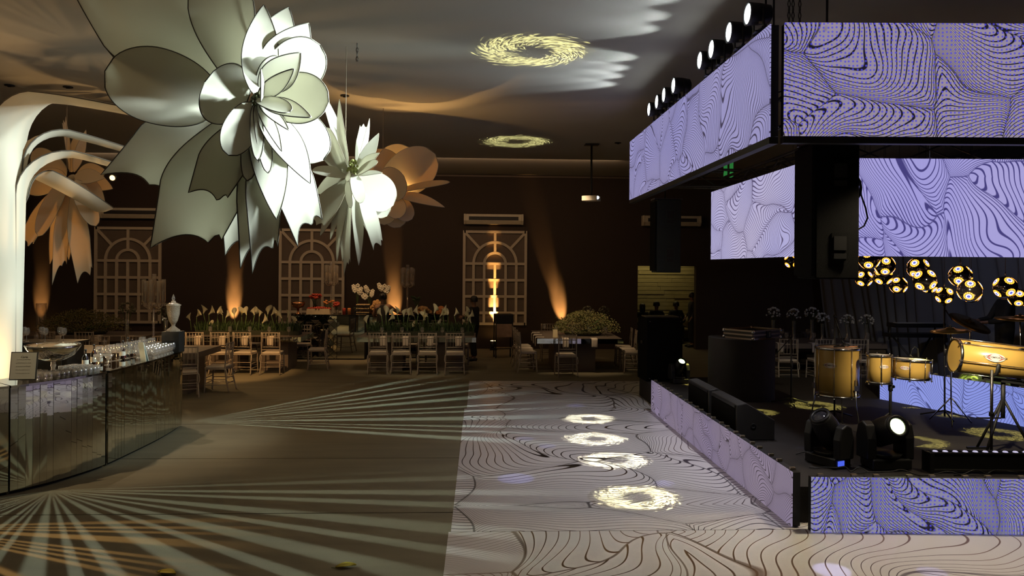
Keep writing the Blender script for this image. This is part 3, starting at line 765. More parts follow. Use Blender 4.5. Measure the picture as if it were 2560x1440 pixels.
# ================================================================== giant fabric flowers
def petal_mat(name, rgb, trans, mix=0.45):
    m, N, L, b = newmat(name)
    tc = N.new('ShaderNodeTexCoord'); no = N.new('ShaderNodeTexNoise'); no.inputs['Scale'].default_value = 3.0; L.new(tc.outputs['Object'], no.inputs['Vector'])
    mx = N.new('ShaderNodeMix'); mx.data_type = 'RGBA'; L.new(no.outputs[0], mx.inputs[0])
    mx.inputs[6].default_value = tuple(c * .93 for c in rgb) + (1,); mx.inputs[7].default_value = rgb + (1,)
    L.new(mx.outputs[2], b.inputs['Base Color']); b.inputs['Roughness'].default_value = 0.95; sset(b, 'Specular IOR Level', 0.1)
    we = N.new('ShaderNodeTexNoise'); we.inputs['Scale'].default_value = 260; L.new(tc.outputs['Object'], we.inputs['Vector'])
    bp = N.new('ShaderNodeBump'); bp.inputs['Strength'].default_value = 0.12; bp.inputs['Distance'].default_value = 0.004; L.new(we.outputs[0], bp.inputs['Height']); L.new(bp.outputs[0], b.inputs['Normal'])
    tr = N.new('ShaderNodeBsdfTranslucent'); tr.inputs[0].default_value = trans + (1,)
    ms = N.new('ShaderNodeMixShader'); ms.inputs[0].default_value = mix
    L.new(b.outputs[0], ms.inputs[1]); L.new(tr.outputs[0], ms.inputs[2]); L.new(ms.outputs[0], N['Material Output'].inputs[0])
    return m
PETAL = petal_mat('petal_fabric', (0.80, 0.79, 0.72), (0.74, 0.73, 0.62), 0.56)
PETALW = petal_mat('petal_fabric_warm', (0.78, 0.70, 0.55), (0.80, 0.62, 0.36), 0.5)  # same petal fabric with the amber light tinted into its colour
RIM = pm('petal_wire', (0.045, 0.04, 0.03), 0.6)  # edge wire kept dark to draw the backlit petal outlines
RIMW = pm('petal_wire_pale', (0.30, 0.25, 0.18), 0.6)
def petal_shape(base, tip, width, nrm, bow, tipk, cup, nu=14, nv=6, seed=0):
    base = V(base); tip = V(tip); x = tip - base; Lp = x.length; x /= Lp
    n = V(nrm); n = (n - x * n.dot(x)).normalized(); y = n.cross(x)
    rn = random.Random(seed)
    a1, a2, a3 = rn.uniform(-.06, .10), rn.uniform(-.12, .02), rn.uniform(-.04, .12)
    def f(u, v):
        t = 2 * v - 1
        if tipk == 'notch':
            p = 0.10 + 0.90 * sin(min(1, u / 0.62) * pi / 2) ** 1.1 if u < 0.62 else 1.0 - 0.24 * ((u - 0.62) / 0.38)
            # three-pointed torn hem
            tm = 0.35 + a3 * 3; e0, e1, e2 = .10 + a1, .02 + a2 * .5, -.06
            if t < tm: q_ = (t + 1) / (tm + 1); hem = e0 * (1 - q_) + e1 * q_ - .34 * q_ * (1 - q_)
            else: q_ = (t - tm) / (1 - tm); hem = e1 * (1 - q_) + e2 * q_ - .22 * q_ * (1 - q_)
            xx = u * (1 + hem * max(0, (u - 0.55) / 0.45) ** 1.5)
        elif tipk == 'round':
            p = 0.12 + 0.88 * (sin(min(1.0, u * 1.04) ** 0.8 * pi) ** 0.55 if u < 0.96 else 0.0)
            p = 0.08 * (1 - u) + sqrt(max(0, 1 - ((u - 0.56) / (0.56 if u < 0.56 else 0.44)) ** 2)) * 0.96
            xx = u
        else:
            p = 0.07 * (1 - u) + (sin(pi * u ** 0.85)) ** 0.85 if 0 < u < 1 else 0.07 * (1 - u)
            xx = u
        z = bow * sin(pi * u * 0.9) * Lp - bow * 0.4 * u * u * Lp
        z += cup * width * (t * t) * p
        return base + x * (xx * Lp) + y * (t * p * width / 2) + n * z
    return f
def petal(parent, base, tip, width, nrm, bow=0.08, tipk='point', cup=0.12, mat=None, rim=None, rr_=0.006, seed=0):
    f = petal_shape(base, tip, width, nrm, bow, tipk, cup, seed=seed)
    nv = 16 if tipk == 'notch' else 6
    o = obj('petal', MB().grid(f, 16, nv), mat or PETAL, parent, solid=0.006)
    edge = [f(i / 24, 0) for i in range(25)] + [f(1, j / 16) for j in range(1, 16)] + [f(i / 24, 1) for i in range(24, -1, -1)]
    obj('rim_wire', MB().tube(edge, rr_, 5), rim or RIM, o)
    return o
def flower(name, label, cpx, D, specs, axis, mat, rim, rad=0.006, wires=True, core=None):
    c = at_y(cpx[0], cpx[1], D)
    t = thing(name, label, 'flower', (0, 0, 0), 0, 'giant hanging fabric flowers')
    axis = V(axis).normalized(); s = D / FPX
    for k, sp in enumerate(specs):
        (bx, by), bd, (tx, ty), td, wd, kind = sp[:6]
        nr = V(sp[6]) if len(sp) > 6 and sp[6] else axis
        bow = sp[7] if len(sp) > 7 else 0.08
        b = at_y(bx, by, D + bd); e = at_y(tx, ty, D + td)
        if not (len(sp) > 6 and sp[6]): q_ = max(0, min(1, (tx - cpx[0] + 120) / 240)); nr = V((0.05 + 0.95 * q_, -1.0, .05))
        petal(t, b, e, wd * s * 1.05, nr, bow * .45, kind, 0.03, mat, rim, rad, seed=k * 7 + 1)
    if core: core(t, c)
    if wires:
        obj('hanging_wire', MB().tube([c + V((-0.12, 0.12, 0.1)), V((c.x - 0.12, c.y + 0.12, CEIL - 0.02))], 0.004, 5), RIMW, t)
        obj('hub', MB().ball(c + V((0, 0.10, 0)), 0.09, 12, 8), RIMW, t)
    return t
P = 'point'; Rn = 'round'; Nt = 'notch'
F1 = [  # (base px), base depth, (tip px), tip depth, width px, tip
    ((560, 262), .25, (245, -95), .05, 235, Nt), ((545, 262), .22, (262, 178), .02, 180, Rn), ((520, 190), .38, (252, 100), .42, 120, P),
    ((560, 275), .30, (352, 455), .10, 190, Nt), ((575, 285), .22, (470, 600), .02, 195, Nt), ((600, 290), .28, (600, 610), .30, 90, Nt),
    ((560, 220), .35, (420, -60), .35, 95, P), ((590, 225), .18, (535, -110), .08, 150, Nt), ((612, 225), .24, (585, -90), .30, 70, P),
    ((650, 200), .16, (722, 18), .14, 96, P), ((660, 215), .12, (772, 58), .06, 105, P), ((678, 220), .16, (800, 112), .12, 125, Rn),
    ((668, 240), .16, (822, 255), .10, 130, Rn), ((655, 262), .20, (808, 400), .16, 150, Rn), ((650, 270), .24, (772, 575), .10, 120, Nt),
    ((612, 265), .06, (512, 205), -.14, 150, Rn), ((618, 285), .10, (520, 490), -.05, 112, Nt), ((640, 238), .02, (660, 12), -.10, 80, P),
    ((652, 228), .04, (752, 132), -.06, 72, P), ((630, 300), .12, (632, 632), .02, 74, Nt), ((645, 275), .08, (662, 638), -.06, 80, Nt),
    ((648, 268), .06, (692, 548), -.10, 84, P), ((650, 264), .04, (776, 458), -.08, 84, P), ((636, 258), .02, (572, 388), -.26, 78, Rn),
    ((646, 246), .0, (735, 172), -.18, 38, P), ((646, 246), -.02, (724, 280), -.24, 52, Rn), ((652, 252), .02, (778, 293), -.12, 48, P),
    ((644, 258), .0, (704, 378), -.20, 28, P), ((642, 262), .0, (670, 432), -.22, 34, Rn), ((638, 262), .0, (644, 400), -.24, 30, Rn),
    ((640, 262), .02, (618, 452), -.16, 44, Rn), ((650, 262), .0, (722, 325), -.14, 26, P), ((652, 262), -.04, (652, 172), -.30, 26, P, (1, -.1, 0)),
    ((655, 222), .06, (700, 142), -.02, 60, Rn),
]
def core1(t, c):
    m = pm('stamen', (0.05, 0.06, 0.025), 0.8); mb = MB(); r = random.Random(2)
    for k in range(26):
        p = c + V((r.uniform(-.03, .03), r.uniform(-.10, .02), r.uniform(-.05, .05))); mb.ball(p, 0.014, 6, 4)
    obj('stamen', mb, m, t)
flower('fabric_flower', 'largest white fabric flower with dark wire rims hanging over the dance floor edge', (642, 250), 6.5, F1, (0.45, -1.0, 0.05), PETAL, RIM, 0.0055, True, core1)
F2 = [
    ((868, 430), .1, (795, 210), .15, 38, P, (.8, -.5, .3)), ((872, 430), .02, (848, 248), -.15, 40, P, (-.8, -.6, 0)), ((866, 435), -.05, (818, 318), -.25, 42, Rn, (-.6, -.7, .3)),
    ((860, 435), .1, (778, 322), .1, 36, P, (-.6, -.6, .4)), ((890, 430), .1, (924, 296), .0, 26, P, (.95, -.3, 0)), ((893, 432), .0, (947, 333), -.12, 30, P, (.5, -.8, .3)), ((890, 430), .15, (912, 310), .2, 30, Nt, (.5, -.8, 0)),
    ((872, 440), -.05, (780, 425), -.1, 48, Rn, (-.1, -.6, .8)), ((872, 446), -.05, (786, 560), -.1, 68, Nt, (-.3, -.9, .4)), ((872, 446), .1, (790, 480), .3, 60, P, (-.3, -.9, .4)),
    ((874, 450), .0, (800, 590), .15, 34, P, (-.4, -.9, .2)), ((876, 452), .05, (825, 600), .1, 28, P, (-.6, -.8, .1)), ((876, 452), -.06, (842, 655), -.05, 28, P, (-.7, -.7, 0)), ((880, 452), -.02, (856, 655), .05, 30, P, (-.6, -.8, 0)),
    ((882, 452), -.1, (868, 668), -.15, 28, Nt, (-.7, -.7, 0)), ((886, 452), -.04, (897, 664), -.1, 28, P, (.6, -.8, 0)), ((890, 450), .0, (945, 615), -.05, 44, Nt, (.7, -.7, .1)),
    ((888, 448), .08, (925, 590), .1, 34, P, (.6, -.8, 0)), ((886, 436), -.15, (900, 508), -.35, 34, Rn, (.5, -.8, 0)), ((868, 448), -.12, (878, 520), -.3, 20, Rn, (-.5, -.8, 0)),
    ((890, 432), -.05, (948, 382), -.2, 34, P, (.3, -.7, .6)), ((892, 438), -.08, (956, 432), -.2, 26, P, (.2, -.6, .8)), ((892, 434), -.1, (944, 405), -.3, 30, Rn, (.3, -.8, .5)),
    ((892, 446), .12, (984, 512), .25, 96, Rn, (.2, -.9, .3)), ((892, 448), .15, (968, 540), .3, 70, Rn, (.2, -.9, .3)), ((870, 430), -.2, (872, 452), -.42, 18, Rn, (-.4, -.8, 0)),
]
def core2(t, c):
    r = random.Random(5); mb = MB()
    for k in range(60):
        a = r.uniform(0, 2 * pi); q = r.uniform(0, .085); mb.ball(c + V((q * cos(a) * .8 + 0.01, r.uniform(-.16, -.02), q * sin(a) * 1.4 + 0.04)), r.uniform(.012, .022), 6, 4)
    obj('green_centre', mb, pm('green_centre', (0.42, 0.48, 0.16), 0.8, 0, 0.5, 25), t)
flower('fabric_flower', 'side-turned white fabric flower with narrow petals and green centre', (884, 436), 9.0, F2, (0.9, -0.5, 0.1), PETAL, RIMW, 0.003, True, core2)
F3 = [
    ((960, 478), .1, (1088, 385), -.05, 105, Rn, (-.2, -.9, -.2)), ((965, 478), .0, (940, 372), .1, 100, Rn, (.2, -.9, -.3)), ((965, 476), .2, (1030, 372), .3, 120, Rn, (0, -.9, -.5)),
    ((985, 482), -.05, (1125, 455), -.2, 30, Rn, (0, -.6, .8)), ((985, 484), -.1, (1112, 518), -.2, 40, P, (.1, -.6, .8)), ((985, 486), .0, (1085, 500), .2, 30, Rn, (0, -.5, .8)),
    ((975, 490), -.1, (1000, 545), -.3, 50, Rn, (0, -.9, .3)), ((970, 490), .0, (1030, 548), .05, 52, Rn, (.1, -.9, .3)), ((965, 490), -.05, (960, 562), -.1, 60, Rn, (-.1, -.9, .3)), ((968, 490), .1, (1000, 568), .1, 60, Rn, (-.1, -.9, .3)),
    ((955, 480), -.1, (1010, 440), -.35, 80, Rn, (0, -.9, 0)), ((960, 486), .1, (905, 540), .2, 60, Rn, (0, -.9, .2)),
]
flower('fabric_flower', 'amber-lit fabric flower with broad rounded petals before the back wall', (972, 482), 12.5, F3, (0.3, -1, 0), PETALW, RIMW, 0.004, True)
lamp('POINT', at_y(1003, 478, 12.55), None, 90, (1.0, 0.55, 0.16), radius=0.05, name='flower_bulb')
lamp('SPOT', at_y(965, 600, 14.0), at_y(985, 450, 12.9), 260, (1.0, 0.55, 0.18), 50, 0.6, 0.05, name='flower_uplight')
F4 = [
    ((165, 450), .0, (62, 610), -.1, 46, Nt, (-.2, -.9, 0)), ((165, 450), -.1, (95, 590), -.2, 46, Rn, (-.2, -.9, 0)), ((170, 455), .1, (125, 660), .1, 28, P, (.2, -.9, 0)), ((172, 455), -.05, (150, 672), -.1, 36, Nt, (0, -1, 0)),
    ((180, 455), .1, (172, 650), .2, 30, P, (0, -1, 0)), ((185, 455), -.1, (212, 685), -.1, 46, Nt, (.1, -1, 0)), ((188, 452), .0, (236, 560), .1, 30, P, (.2, -.9, 0)), ((190, 450), -.2, (240, 565), -.2, 40, Rn, (.3, -.9, 0)),
    ((190, 440), .1, (282, 472), .0, 44, P, (.2, -.9, .2)), ((190, 440), .2, (268, 430), .1, 50, P, (.2, -.9, .2)), ((190, 440), .0, (262, 505), -.1, 40, P, (.3, -.9, .2)), ((185, 430), .2, (215, 325), .2, 20, P, (.6, -.8, 0)),
    ((175, 430), .2, (160, 300), .2, 12, Nt, (.8, -.6, 0)), ((178, 430), .25, (200, 330), .3, 26, Rn, (.2, -.9, 0)), ((165, 440), .2, (80, 380), .2, 60, Rn, (-.2, -.9, 0)), ((165, 440), .1, (60, 470), .1, 60, Rn, (-.2, -.9, 0)), ((186, 440), -.1, (262, 445), -.2, 36, P, (.2, -.9, .3)),
]
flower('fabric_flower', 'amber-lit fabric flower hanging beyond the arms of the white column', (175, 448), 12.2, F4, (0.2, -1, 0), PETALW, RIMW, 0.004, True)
lamp('SPOT', at_y(60, 760, 13.2), at_y(150, 560, 12.2), 240, (1.0, 0.58, 0.22), 50, 0.7, 0.06, name='flower_uplight')

# ================================================================== white column with curved arms
CX, CY_ = at_z(5, 1, 0).x * 0 - 6.42, 9.8
COLM = petal_mat('column_laminate', (0.80, 0.76, 0.66), (0.75, 0.62, 0.40), 0.2)
EDGE = pm('column_edge', (0.10, 0.085, 0.07), 0.6)
ct = thing('fountain_column', 'white fluted column with long curved arms rising inside the round bar', 'column', (CX, CY_, 0))
mb = MB(); nfl = 9
prof = []
for k in range(nfl):
    a0 = 2 * pi * k / nfl
obj('shaft', MB().lathe([(0.42, 0.0), (0.40, 1.0), (0.36, 2.2), (0.34, 3.2), (0.37, 3.7), (0.40, 4.0)], 12, smooth=False), COLM, ct)
for k in range(12):
    a = 2 * pi * k / 12
    obj('rib', MB().tube([V((r * cos(a), r * sin(a), z)) for r, z in ((0.422, 0.0), (0.402, 1.0), (0.362, 2.2), (0.342, 3.2), (0.372, 3.7))], 0.012, 6), WHITE, ct)
def arm(tipw, ztop, w0, w1, rad, zs=0.9, droop=0.0):
    zs = 0.9
    tip = V(tipw) - V((CX, CY_, 0)); az = atan2(tip.y, tip.x); d = V((cos(az), sin(az), 0)); sd = V((-sin(az), cos(az), 0)); R0 = 0.40
    hl = V((tip.x, tip.y, 0)).length
    path = [d * R0 + V((0, 0, zs + (ztop - rad - zs) * i / 5)) for i in range(5)]
    for i in range(9):
        a = pi / 2 * i / 8
        path.append(d * (R0 + rad * (1 - cos(a))) + V((0, 0, ztop - rad + rad * sin(a))))
    for i in range(1, 9):
        q = i / 8
        path.append(d * (R0 + rad + (hl - R0 - rad) * q) + V((0, 0, ztop + (tip.z - ztop) * q ** 1.2)))
    n = len(path); cr = []
    nr = []
    for i in range(n):
        tn = (path[min(i + 1, n - 1)] - path[max(0, i - 1)]).normalized(); nr.append(tn.cross(sd).normalized())
    def wv(i): s = i / (n - 1); return w0 * (1 - s) ** 1.0 + w1 * s if s > .25 else w0 * (0.55 + 1.8 * s) * 0.78 + 0.0
    def f(u, v):
        i = min(n - 1, int(round(u * (n - 1)))); t = 2 * v - 1
        return path[i] + sd * (t * wv(i) / 2) - nr[i] * (0.16 * wv(i) * (1 - t * t))
    o = obj('arm', MB().grid(f, n - 1, 6), COLM, ct, solid=0.02)
    for v in (0, 1): obj('arm_edge', MB().tube([f(i / (n - 1), v) for i in range(n)], 0.009, 5), EDGE, o)
arm(at_y(400, 288, 9.0), 4.46, 0.62, 0.40, 0.62)
arm(at_y(470, 425, 11.6), 4.18, 0.70, 0.16, 0.55)
arm(at_y(405, 452, 10.7), 3.86, 0.66, 0.20, 0.62, zs=1.9)
arm(at_y(255, 520, 12.0), 3.66, 0.74, 0.40, 0.5, zs=1.9)
arm((-8.8, 9.6, 4.1), 4.3, 0.62, 0.3, 0.55)
arm((-7.6, 7.6, 4.2), 4.4, 0.62, 0.3, 0.55)
arm((-7.9, 11.8, 3.9), 4.2, 0.62, 0.3, 0.55)
for o in list(COL.objects):
    pass
lamp('POINT', (CX + 0.62, CY_ - 0.62, 1.05), None, 26, (1.0, 0.66, 0.30), radius=0.08, name='column_foot_light')
lamp('POINT', (CX - 0.1, CY_ - 0.75, 1.1), None, 30, (1.0, 0.66, 0.30), radius=0.08, name='column_foot_light')
# ================================================================== round mirrored bar
def catmull(pts, n=16):
    out = []; P_ = [V((p[0], p[1], 0)) for p in pts]
    P_ = [2 * P_[0] - P_[1]] + P_ + [2 * P_[-1] - P_[-2]]
    for i in range(1, len(P_) - 2):
        a, b, c, d = P_[i - 1:i + 3]
        for k in range(n):
            t = k / n
            out.append(0.5 * ((2 * b) + (c - a) * t + (2 * a - 5 * b + 4 * c - d) * t * t + (3 * b - a - 3 * c + d) * t ** 3))
    out.append(P_[-2]); return out
BARC = catmull([(-6.3, 7.0), (-5.75, 7.12), (-5.25, 7.36), (-4.83, 7.68), (-4.57, 8.05), (-4.42, 8.42), (-4.33, 8.78), (-4.29, 9.4), (-4.27, 10.1), (-4.30, 10.75), (-4.34, 11.02)])
BL = [0.0]
for a, b in zip(BARC, BARC[1:]): BL.append(BL[-1] + (b - a).length)
def bar_at(s, inset=0.0):
    s = max(0, min(BL[-1], s))
    for i in range(len(BL) - 1):
        if BL[i + 1] >= s:
            t = (s - BL[i]) / max(1e-9, BL[i + 1] - BL[i]); p = BARC[i].lerp(BARC[i + 1], t); d = (BARC[i + 1] - BARC[i]).normalized()
            return p + V((-d.y, d.x, 0)) * inset, d      # inset towards the inside of the bar
    return BARC[-1], V((0, 1, 0))
def bar_s(px, py):
    q = at_z(px, py, 0); best = min(range(len(BARC)), key=lambda i: (BARC[i].xy - q.xy).length); return BL[best]
def mirror_mat(name, rgb, rough):
    m, N, L, b = newmat(name)
    tc = N.new('ShaderNodeTexCoord'); no = N.new('ShaderNodeTexNoise'); no.inputs['Scale'].default_value = 3; L.new(tc.outputs['Object'], no.inputs['Vector'])
    mx = N.new('ShaderNodeMix'); mx.data_type = 'RGBA'; L.new(no.outputs[0], mx.inputs[0]); mx.inputs[6].default_value = tuple(c * .92 for c in rgb) + (1,); mx.inputs[7].default_value = rgb + (1,)
    L.new(mx.outputs[2], b.inputs['Base Color']); b.inputs['Metallic'].default_value = 1.0; b.inputs['Roughness'].default_value = rough
    return m
MIRR = mirror_mat('mirror', (0.70, 0.72, 0.66), 0.015)
MIRD = mirror_mat('mirror_top', (0.42, 0.42, 0.38), 0.04)
BH = 1.10
sB0 = bar_s(26, 1238); sB1 = bar_s(263, 1168); sC0 = sB1 + 0.055
secs = [(max(0, sB0 - 1.35), sB0 - 0.012, 0.085, 'mirror-strip bar section cut by the picture edge beside the menu frame'), (sB0 + 0.004, sB1, 0.072, 'curved mirror-strip bar section beneath the silver bowl'), (sC0, BL[-1], 0.068, 'curved mirror-strip bar section beneath the lidded glass urn')]
BLKG = pm('bar_gap', (0.012, 0.012, 0.012), 0.7)
secs[0] = secs[0][:3] + ('mirror-strip bar section under the framed menu, next to the white column',)
rb = random.Random(11)
for si, (s0, s1, wd, lab) in enumerate(secs):
    t = thing('bar_section', lab, 'bar counter', (0, 0, 0), 0, 'mirrored bar sections')
    n = max(3, int(round((s1 - s0) / wd)))
    mb = MB()
    inner = []
    for i in range(n + 1):
        p, d = bar_at(s0 + (s1 - s0) * i / n, 0.02); q, _ = bar_at(s0 + (s1 - s0) * i / n, 0.34); inner.append((p, q))
    vs = []
    for p, q in inner: vs += [V((p.x, p.y, 0.03)), V((p.x, p.y, BH - 0.012)), V((q.x, q.y, BH - 0.012)), V((q.x, q.y, 0.03))]
    fs = []
    for i in range(n):
        a = i * 4; b = a + 4
        fs += [(a + 1, a, b, b + 1), (a + 2, a + 1, b + 1, b + 2), (a + 3, a + 2, b + 2, b + 3), (a, a + 3, b + 3, b)]
    fs += [(0, 1, 2, 3), (n * 4 + 3, n * 4 + 2, n * 4 + 1, n * 4)]
    obj('carcass', mb.add(vs, fs), BLKG, t)
    mb = MB()
    for i in range(n):
        p, _ = bar_at(s0 + (s1 - s0) * i / n, 0.05); q, _ = bar_at(s0 + (s1 - s0) * (i + 1) / n, 0.05)
        mb.bar((p.x, p.y, 0.015), (q.x, q.y, 0.015), 0.03, 0.03)
    obj('plinth', mb, BLKG, t)
    for i in range(n):
        p, d = bar_at(s0 + (s1 - s0) * (i + 0.012) / n); q, d2 = bar_at(s0 + (s1 - s0) * (i + 0.988) / n)
        nn = V((d.y, -d.x, 0)); jit = rb.uniform(-0.0012, 0.0012); j2 = rb.uniform(-0.0012, 0.0012)
        a = p + nn * (0.004 + jit); b = q + nn * (0.004 - jit); tl = rb.uniform(-0.005, 0.005)
        vs = [V((a.x, a.y, 0.035)), V((b.x, b.y, 0.035)), V((b.x, b.y, BH - 0.014)) + nn * tl, V((a.x, a.y, BH - 0.014)) + nn * tl]
        vs += [v_ - nn * 0.012 for v_ in vs]
        obj('mirror_strip', MB().add(vs, [(0, 1, 2, 3), (7, 6, 5, 4), (0, 4, 5, 1), (1, 5, 6, 2), (2, 6, 7, 3), (3, 7, 4, 0)]), MIRR, t)
    if si == 2:
        p, d = bar_at(s1 - 0.002, 0.03)
        obj('end_post', MB().box((p.x - 0.01, p.y + 0.015, BH / 2), (0.05, 0.03, BH - 0.03)), MIRD, t)
    if si:
        p, d = bar_at(s0 - 0.012, 0.015)
        obj('edge_strip', MB().box((p.x, p.y, BH / 2), (0.018, 0.018, BH - 0.02)), MIRD, t)
# the glass worktop, one sheet for each section
for si, (s0, s1, wd, lab) in enumerate(secs):
    n = 14; o_ = []
    fr = [bar_at(s0 + (s1 - s0) * i / n, -0.018)[0] for i in range(n + 1)]; bk = [bar_at(s0 + (s1 - s0) * i / n, 0.56)[0] for i in range(n, -1, -1)]
    o = obj('bar_worktop', MB().prism([(p.x, p.y) for p in fr + bk], BH - 0.012, BH + 0.012), MIRD)
    tag(o, ('mirrored worktop under the framed menu card', 'mirrored worktop crowded with small tumblers and the silver bowl', 'mirrored worktop carrying cut glass goblets and the tall card')[si], 'worktop', 'mirrored bar worktops')
ZT = BH + 0.012
GLASS = glassmat('clear_glass', (0.93, 0.92, 0.90), (1, 0.97, 0.92), 0.10, haze=.10)
CUT = glassmat('cut_glass', (0.86, 0.86, 0.86), (1, 0.98, 0.95), 0.30, 0.08, haze=.22)
SILV = pm('polished_silver', (0.80, 0.77, 0.70), 0.07, 1.0, 0.04)
# ---- framed menu
def menu_frame(px, py, pxw, pxh, depth_y, lean, label, title, nlines, black=True):
    p = at_y(px, py, depth_y); s = depth_y / FPX; wd, h = pxw * s, pxh * s
    t = thing('menu_frame', label, 'menu sign', p, 0.10)
    M = Matrix.Rotation(-lean, 4, 'X')
    if black: obj('frame', MB().box((0, 0.006, h / 2), (wd + 0.02, 0.012, h + 0.02), M), pm('menu_frame_wood', (0.10, 0.095, 0.085), 0.4), t)
    obj('card', MB().box((0, -0.003, h / 2), (wd, 0.004, h), M), pm('menu_card', (0.62, 0.64, 0.56), 0.7, 0, .04), t)
    ink = pm('menu_ink', (0.22, 0.21, 0.18), 0.8)
    def text(body, z, size, font_shear=0.35):
        o = text_obj('menu_text', body, size, ink, t, font_shear)
        o.matrix_local = M @ Matrix.Translation((0, -0.0058, z)) @ Matrix.Rotation(pi / 2, 4, 'X')
    text(title, h * 0.84, h * 0.11)
    mb = MB(); r = random.Random(4)
    for k in range(nlines):
        zc = h * (0.74 - 0.13 * k); L_ = wd * r.uniform(0.5, 0.72); nseg = 9
        for q in range(nseg):                                       # short unreadable script words
            x0 = -L_ / 2 + L_ * q / nseg
            mb.bar(M @ V((x0, -0.0055, zc + r.uniform(-.002, .002))), M @ V((x0 + L_ / nseg * r.uniform(.5, .95), -0.0055, zc + r.uniform(-.002, .002))), 0.0012, 0.0035)
    obj('script_lines', mb, ink, t)
    if black: obj('stand', MB().bar((0, 0.06, h * 0.6), (0, 0.14, 0.0), 0.03, 0.004), BLACK, t)
    return t
p0 = bar_at(bar_s(55, 1232), 0.10)[0]
menu_frame(56, 948, 56, 64, p0.y, 0.16, 'black framed drinks menu leaning on the bar by the white column', 'Carta', 5)
# tall folded card
p0 = bar_at(bar_s(360, 1118), 0.12)[0]
q = at_y(359, 888, p0.y)
t = thing('tall_menu_card', 'tall pale folded card standing among goblets on the bar', 'menu card', (q.x, q.y, ZT), -0.45)
obj('front_leaf', MB().prism([(-0.05, 0), (0.05, 0), (0.0, 0.24), (-0.10, 0.24)], 0, 0.004, Matrix.Rotation(pi / 2, 4, 'X')), pm('card_stock', (0.55, 0.62, 0.58), 0.7), t)
obj('back_leaf', MB().prism([(-0.05, 0), (0.05, 0), (0.0, 0.24), (-0.10, 0.24)], 0, 0.004, Matrix.Translation((0, 0.04, 0)) @ Matrix.Rotation(pi / 2 + 0.16, 4, 'X')), bpy.data.materials['card_stock'], t)
# ---- glasses
def proto(name, parts):
    t = thing(name, '-', 'glass')
    for nm, prof, n, m in parts:
        obj(nm, MB().lathe(prof, n, capb=False, capt=False), m, t)
    return t
tumbler = proto('tumbler', [('wall', [(0.030, 0.0), (0.033, 0.004), (0.040, 0.085), (0.0385, 0.085), (0.031, 0.010), (0.001, 0.008)], 12, CUT)])
wine = proto('wine_glass', [('bowl', [(0.004, 0.095), (0.030, 0.11), (0.044, 0.145), (0.043, 0.18), (0.036, 0.215)], 14, GLASS), ('stem', [(0.0045, 0.006), (0.004, 0.05), (0.005, 0.098)], 8, GLASS), ('foot', [(0.036, 0.0), (0.034, 0.004), (0.004, 0.010)], 14, GLASS)])
martini = proto('martini_glass', [('bowl', [(0.004, 0.095), (0.058, 0.17), (0.0565, 0.17), (0.003, 0.099)], 14, GLASS), ('stem', [(0.0045, 0.006), (0.004, 0.096)], 8, GLASS), ('foot', [(0.036, 0.0), (0.034, 0.004), (0.004, 0.010)], 14, GLASS)])
gob = proto('cut_goblet', [('bowl', [(0.008, 0.03), (0.040, 0.045), (0.052, 0.085), (0.046, 0.125), (0.040, 0.14)], 12, CUT), ('foot', [(0.032, 0.0), (0.030, 0.006), (0.008, 0.03)], 12, CUT)])
index_children()
used = set()
def place(proto_, loc, label, group):
    o = proto_ if proto_.name not in used else copy_tree(proto_)
    used.add(proto_.name)
    if o is proto_: used.add(o.name)
    o.location = loc; o['label'] = label; o['group'] = group; return o
rg = random.Random(21)
for row in range(4):
    for k in range(12):
        sp = bar_s(92, 1222) + (sB1 - 0.03 - bar_s(92, 1222)) * (k + 0.5 + rg.uniform(-.2, .2)) / 12
        q, d = bar_at(sp, 0.06 + row * 0.095 + rg.uniform(-.01, .01))
        if row >= 2 and 4 <= k <= 7: continue
        place(tumbler, (q.x, q.y, ZT), 'small cut tumbler packed around the silver bowl on the bar', 'tumblers around the silver bowl')
for k, (px, ins) in enumerate(((262, 0.16), (284, 0.22), (299, 0.10))):
    q, d = bar_at(bar_s(px, 1165 if px < 270 else 1158) + 0.05, ins); q = q
    place(martini, (q.x, q.y, ZT), 'clear martini glass standing between silver bowl and tall card', 'martini glasses on the bar')
for k in range(18):
    sp = sC0 + 0.50 + (BL[-1] - sC0 - 0.60) * ((k * 0.618) % 1.0)
    q, d = bar_at(sp, 0.30 + 0.20 * ((k * 0.37) % 1.0))
    place(wine, (q.x, q.y, ZT), 'tall wine glass in the back row on the bar', 'wine glasses behind the tall card')
for row in range(3):
    for k in range(9):
        sp = BL[-1] - 1.0 + 0.95 * (k + .5) / 9; q, d = bar_at(sp, 0.06 + row * 0.105)
        place(gob, (q.x, q.y, ZT), 'round cut glass goblet clustered at the far bar end', 'goblets at the bar end')
# ---- silver punch bowl on a glass stem
q = bar_at(bar_s(178, 1198), 0.26)[0]
t = thing('punch_bowl', 'wide polished silver bowl on a crystal stem on the bar', 'bowl', (q.x, q.y, ZT))
obj('stem', MB().lathe([(0.055, 0), (0.05, 0.012), (0.018, 0.03), (0.026, 0.06), (0.016, 0.09), (0.028, 0.12), (0.02, 0.15), (0.03, 0.165)], 16), CUT, t)
obj('bowl', MB().lathe([(0.02, 0.165), (0.12, 0.185), (0.20, 0.23), (0.265, 0.32), (0.272, 0.345), (0.262, 0.345), (0.19, 0.245), (0.11, 0.2), (0.001, 0.19)], 40, capb=False), SILV, t)
obj('bowl_rim', MB().tube([V((0.27 * cos(2 * pi * k / 40), 0.27 * sin(2 * pi * k / 40), 0.346)) for k in range(40)], 0.007, 6, closed=True), SILV, t)
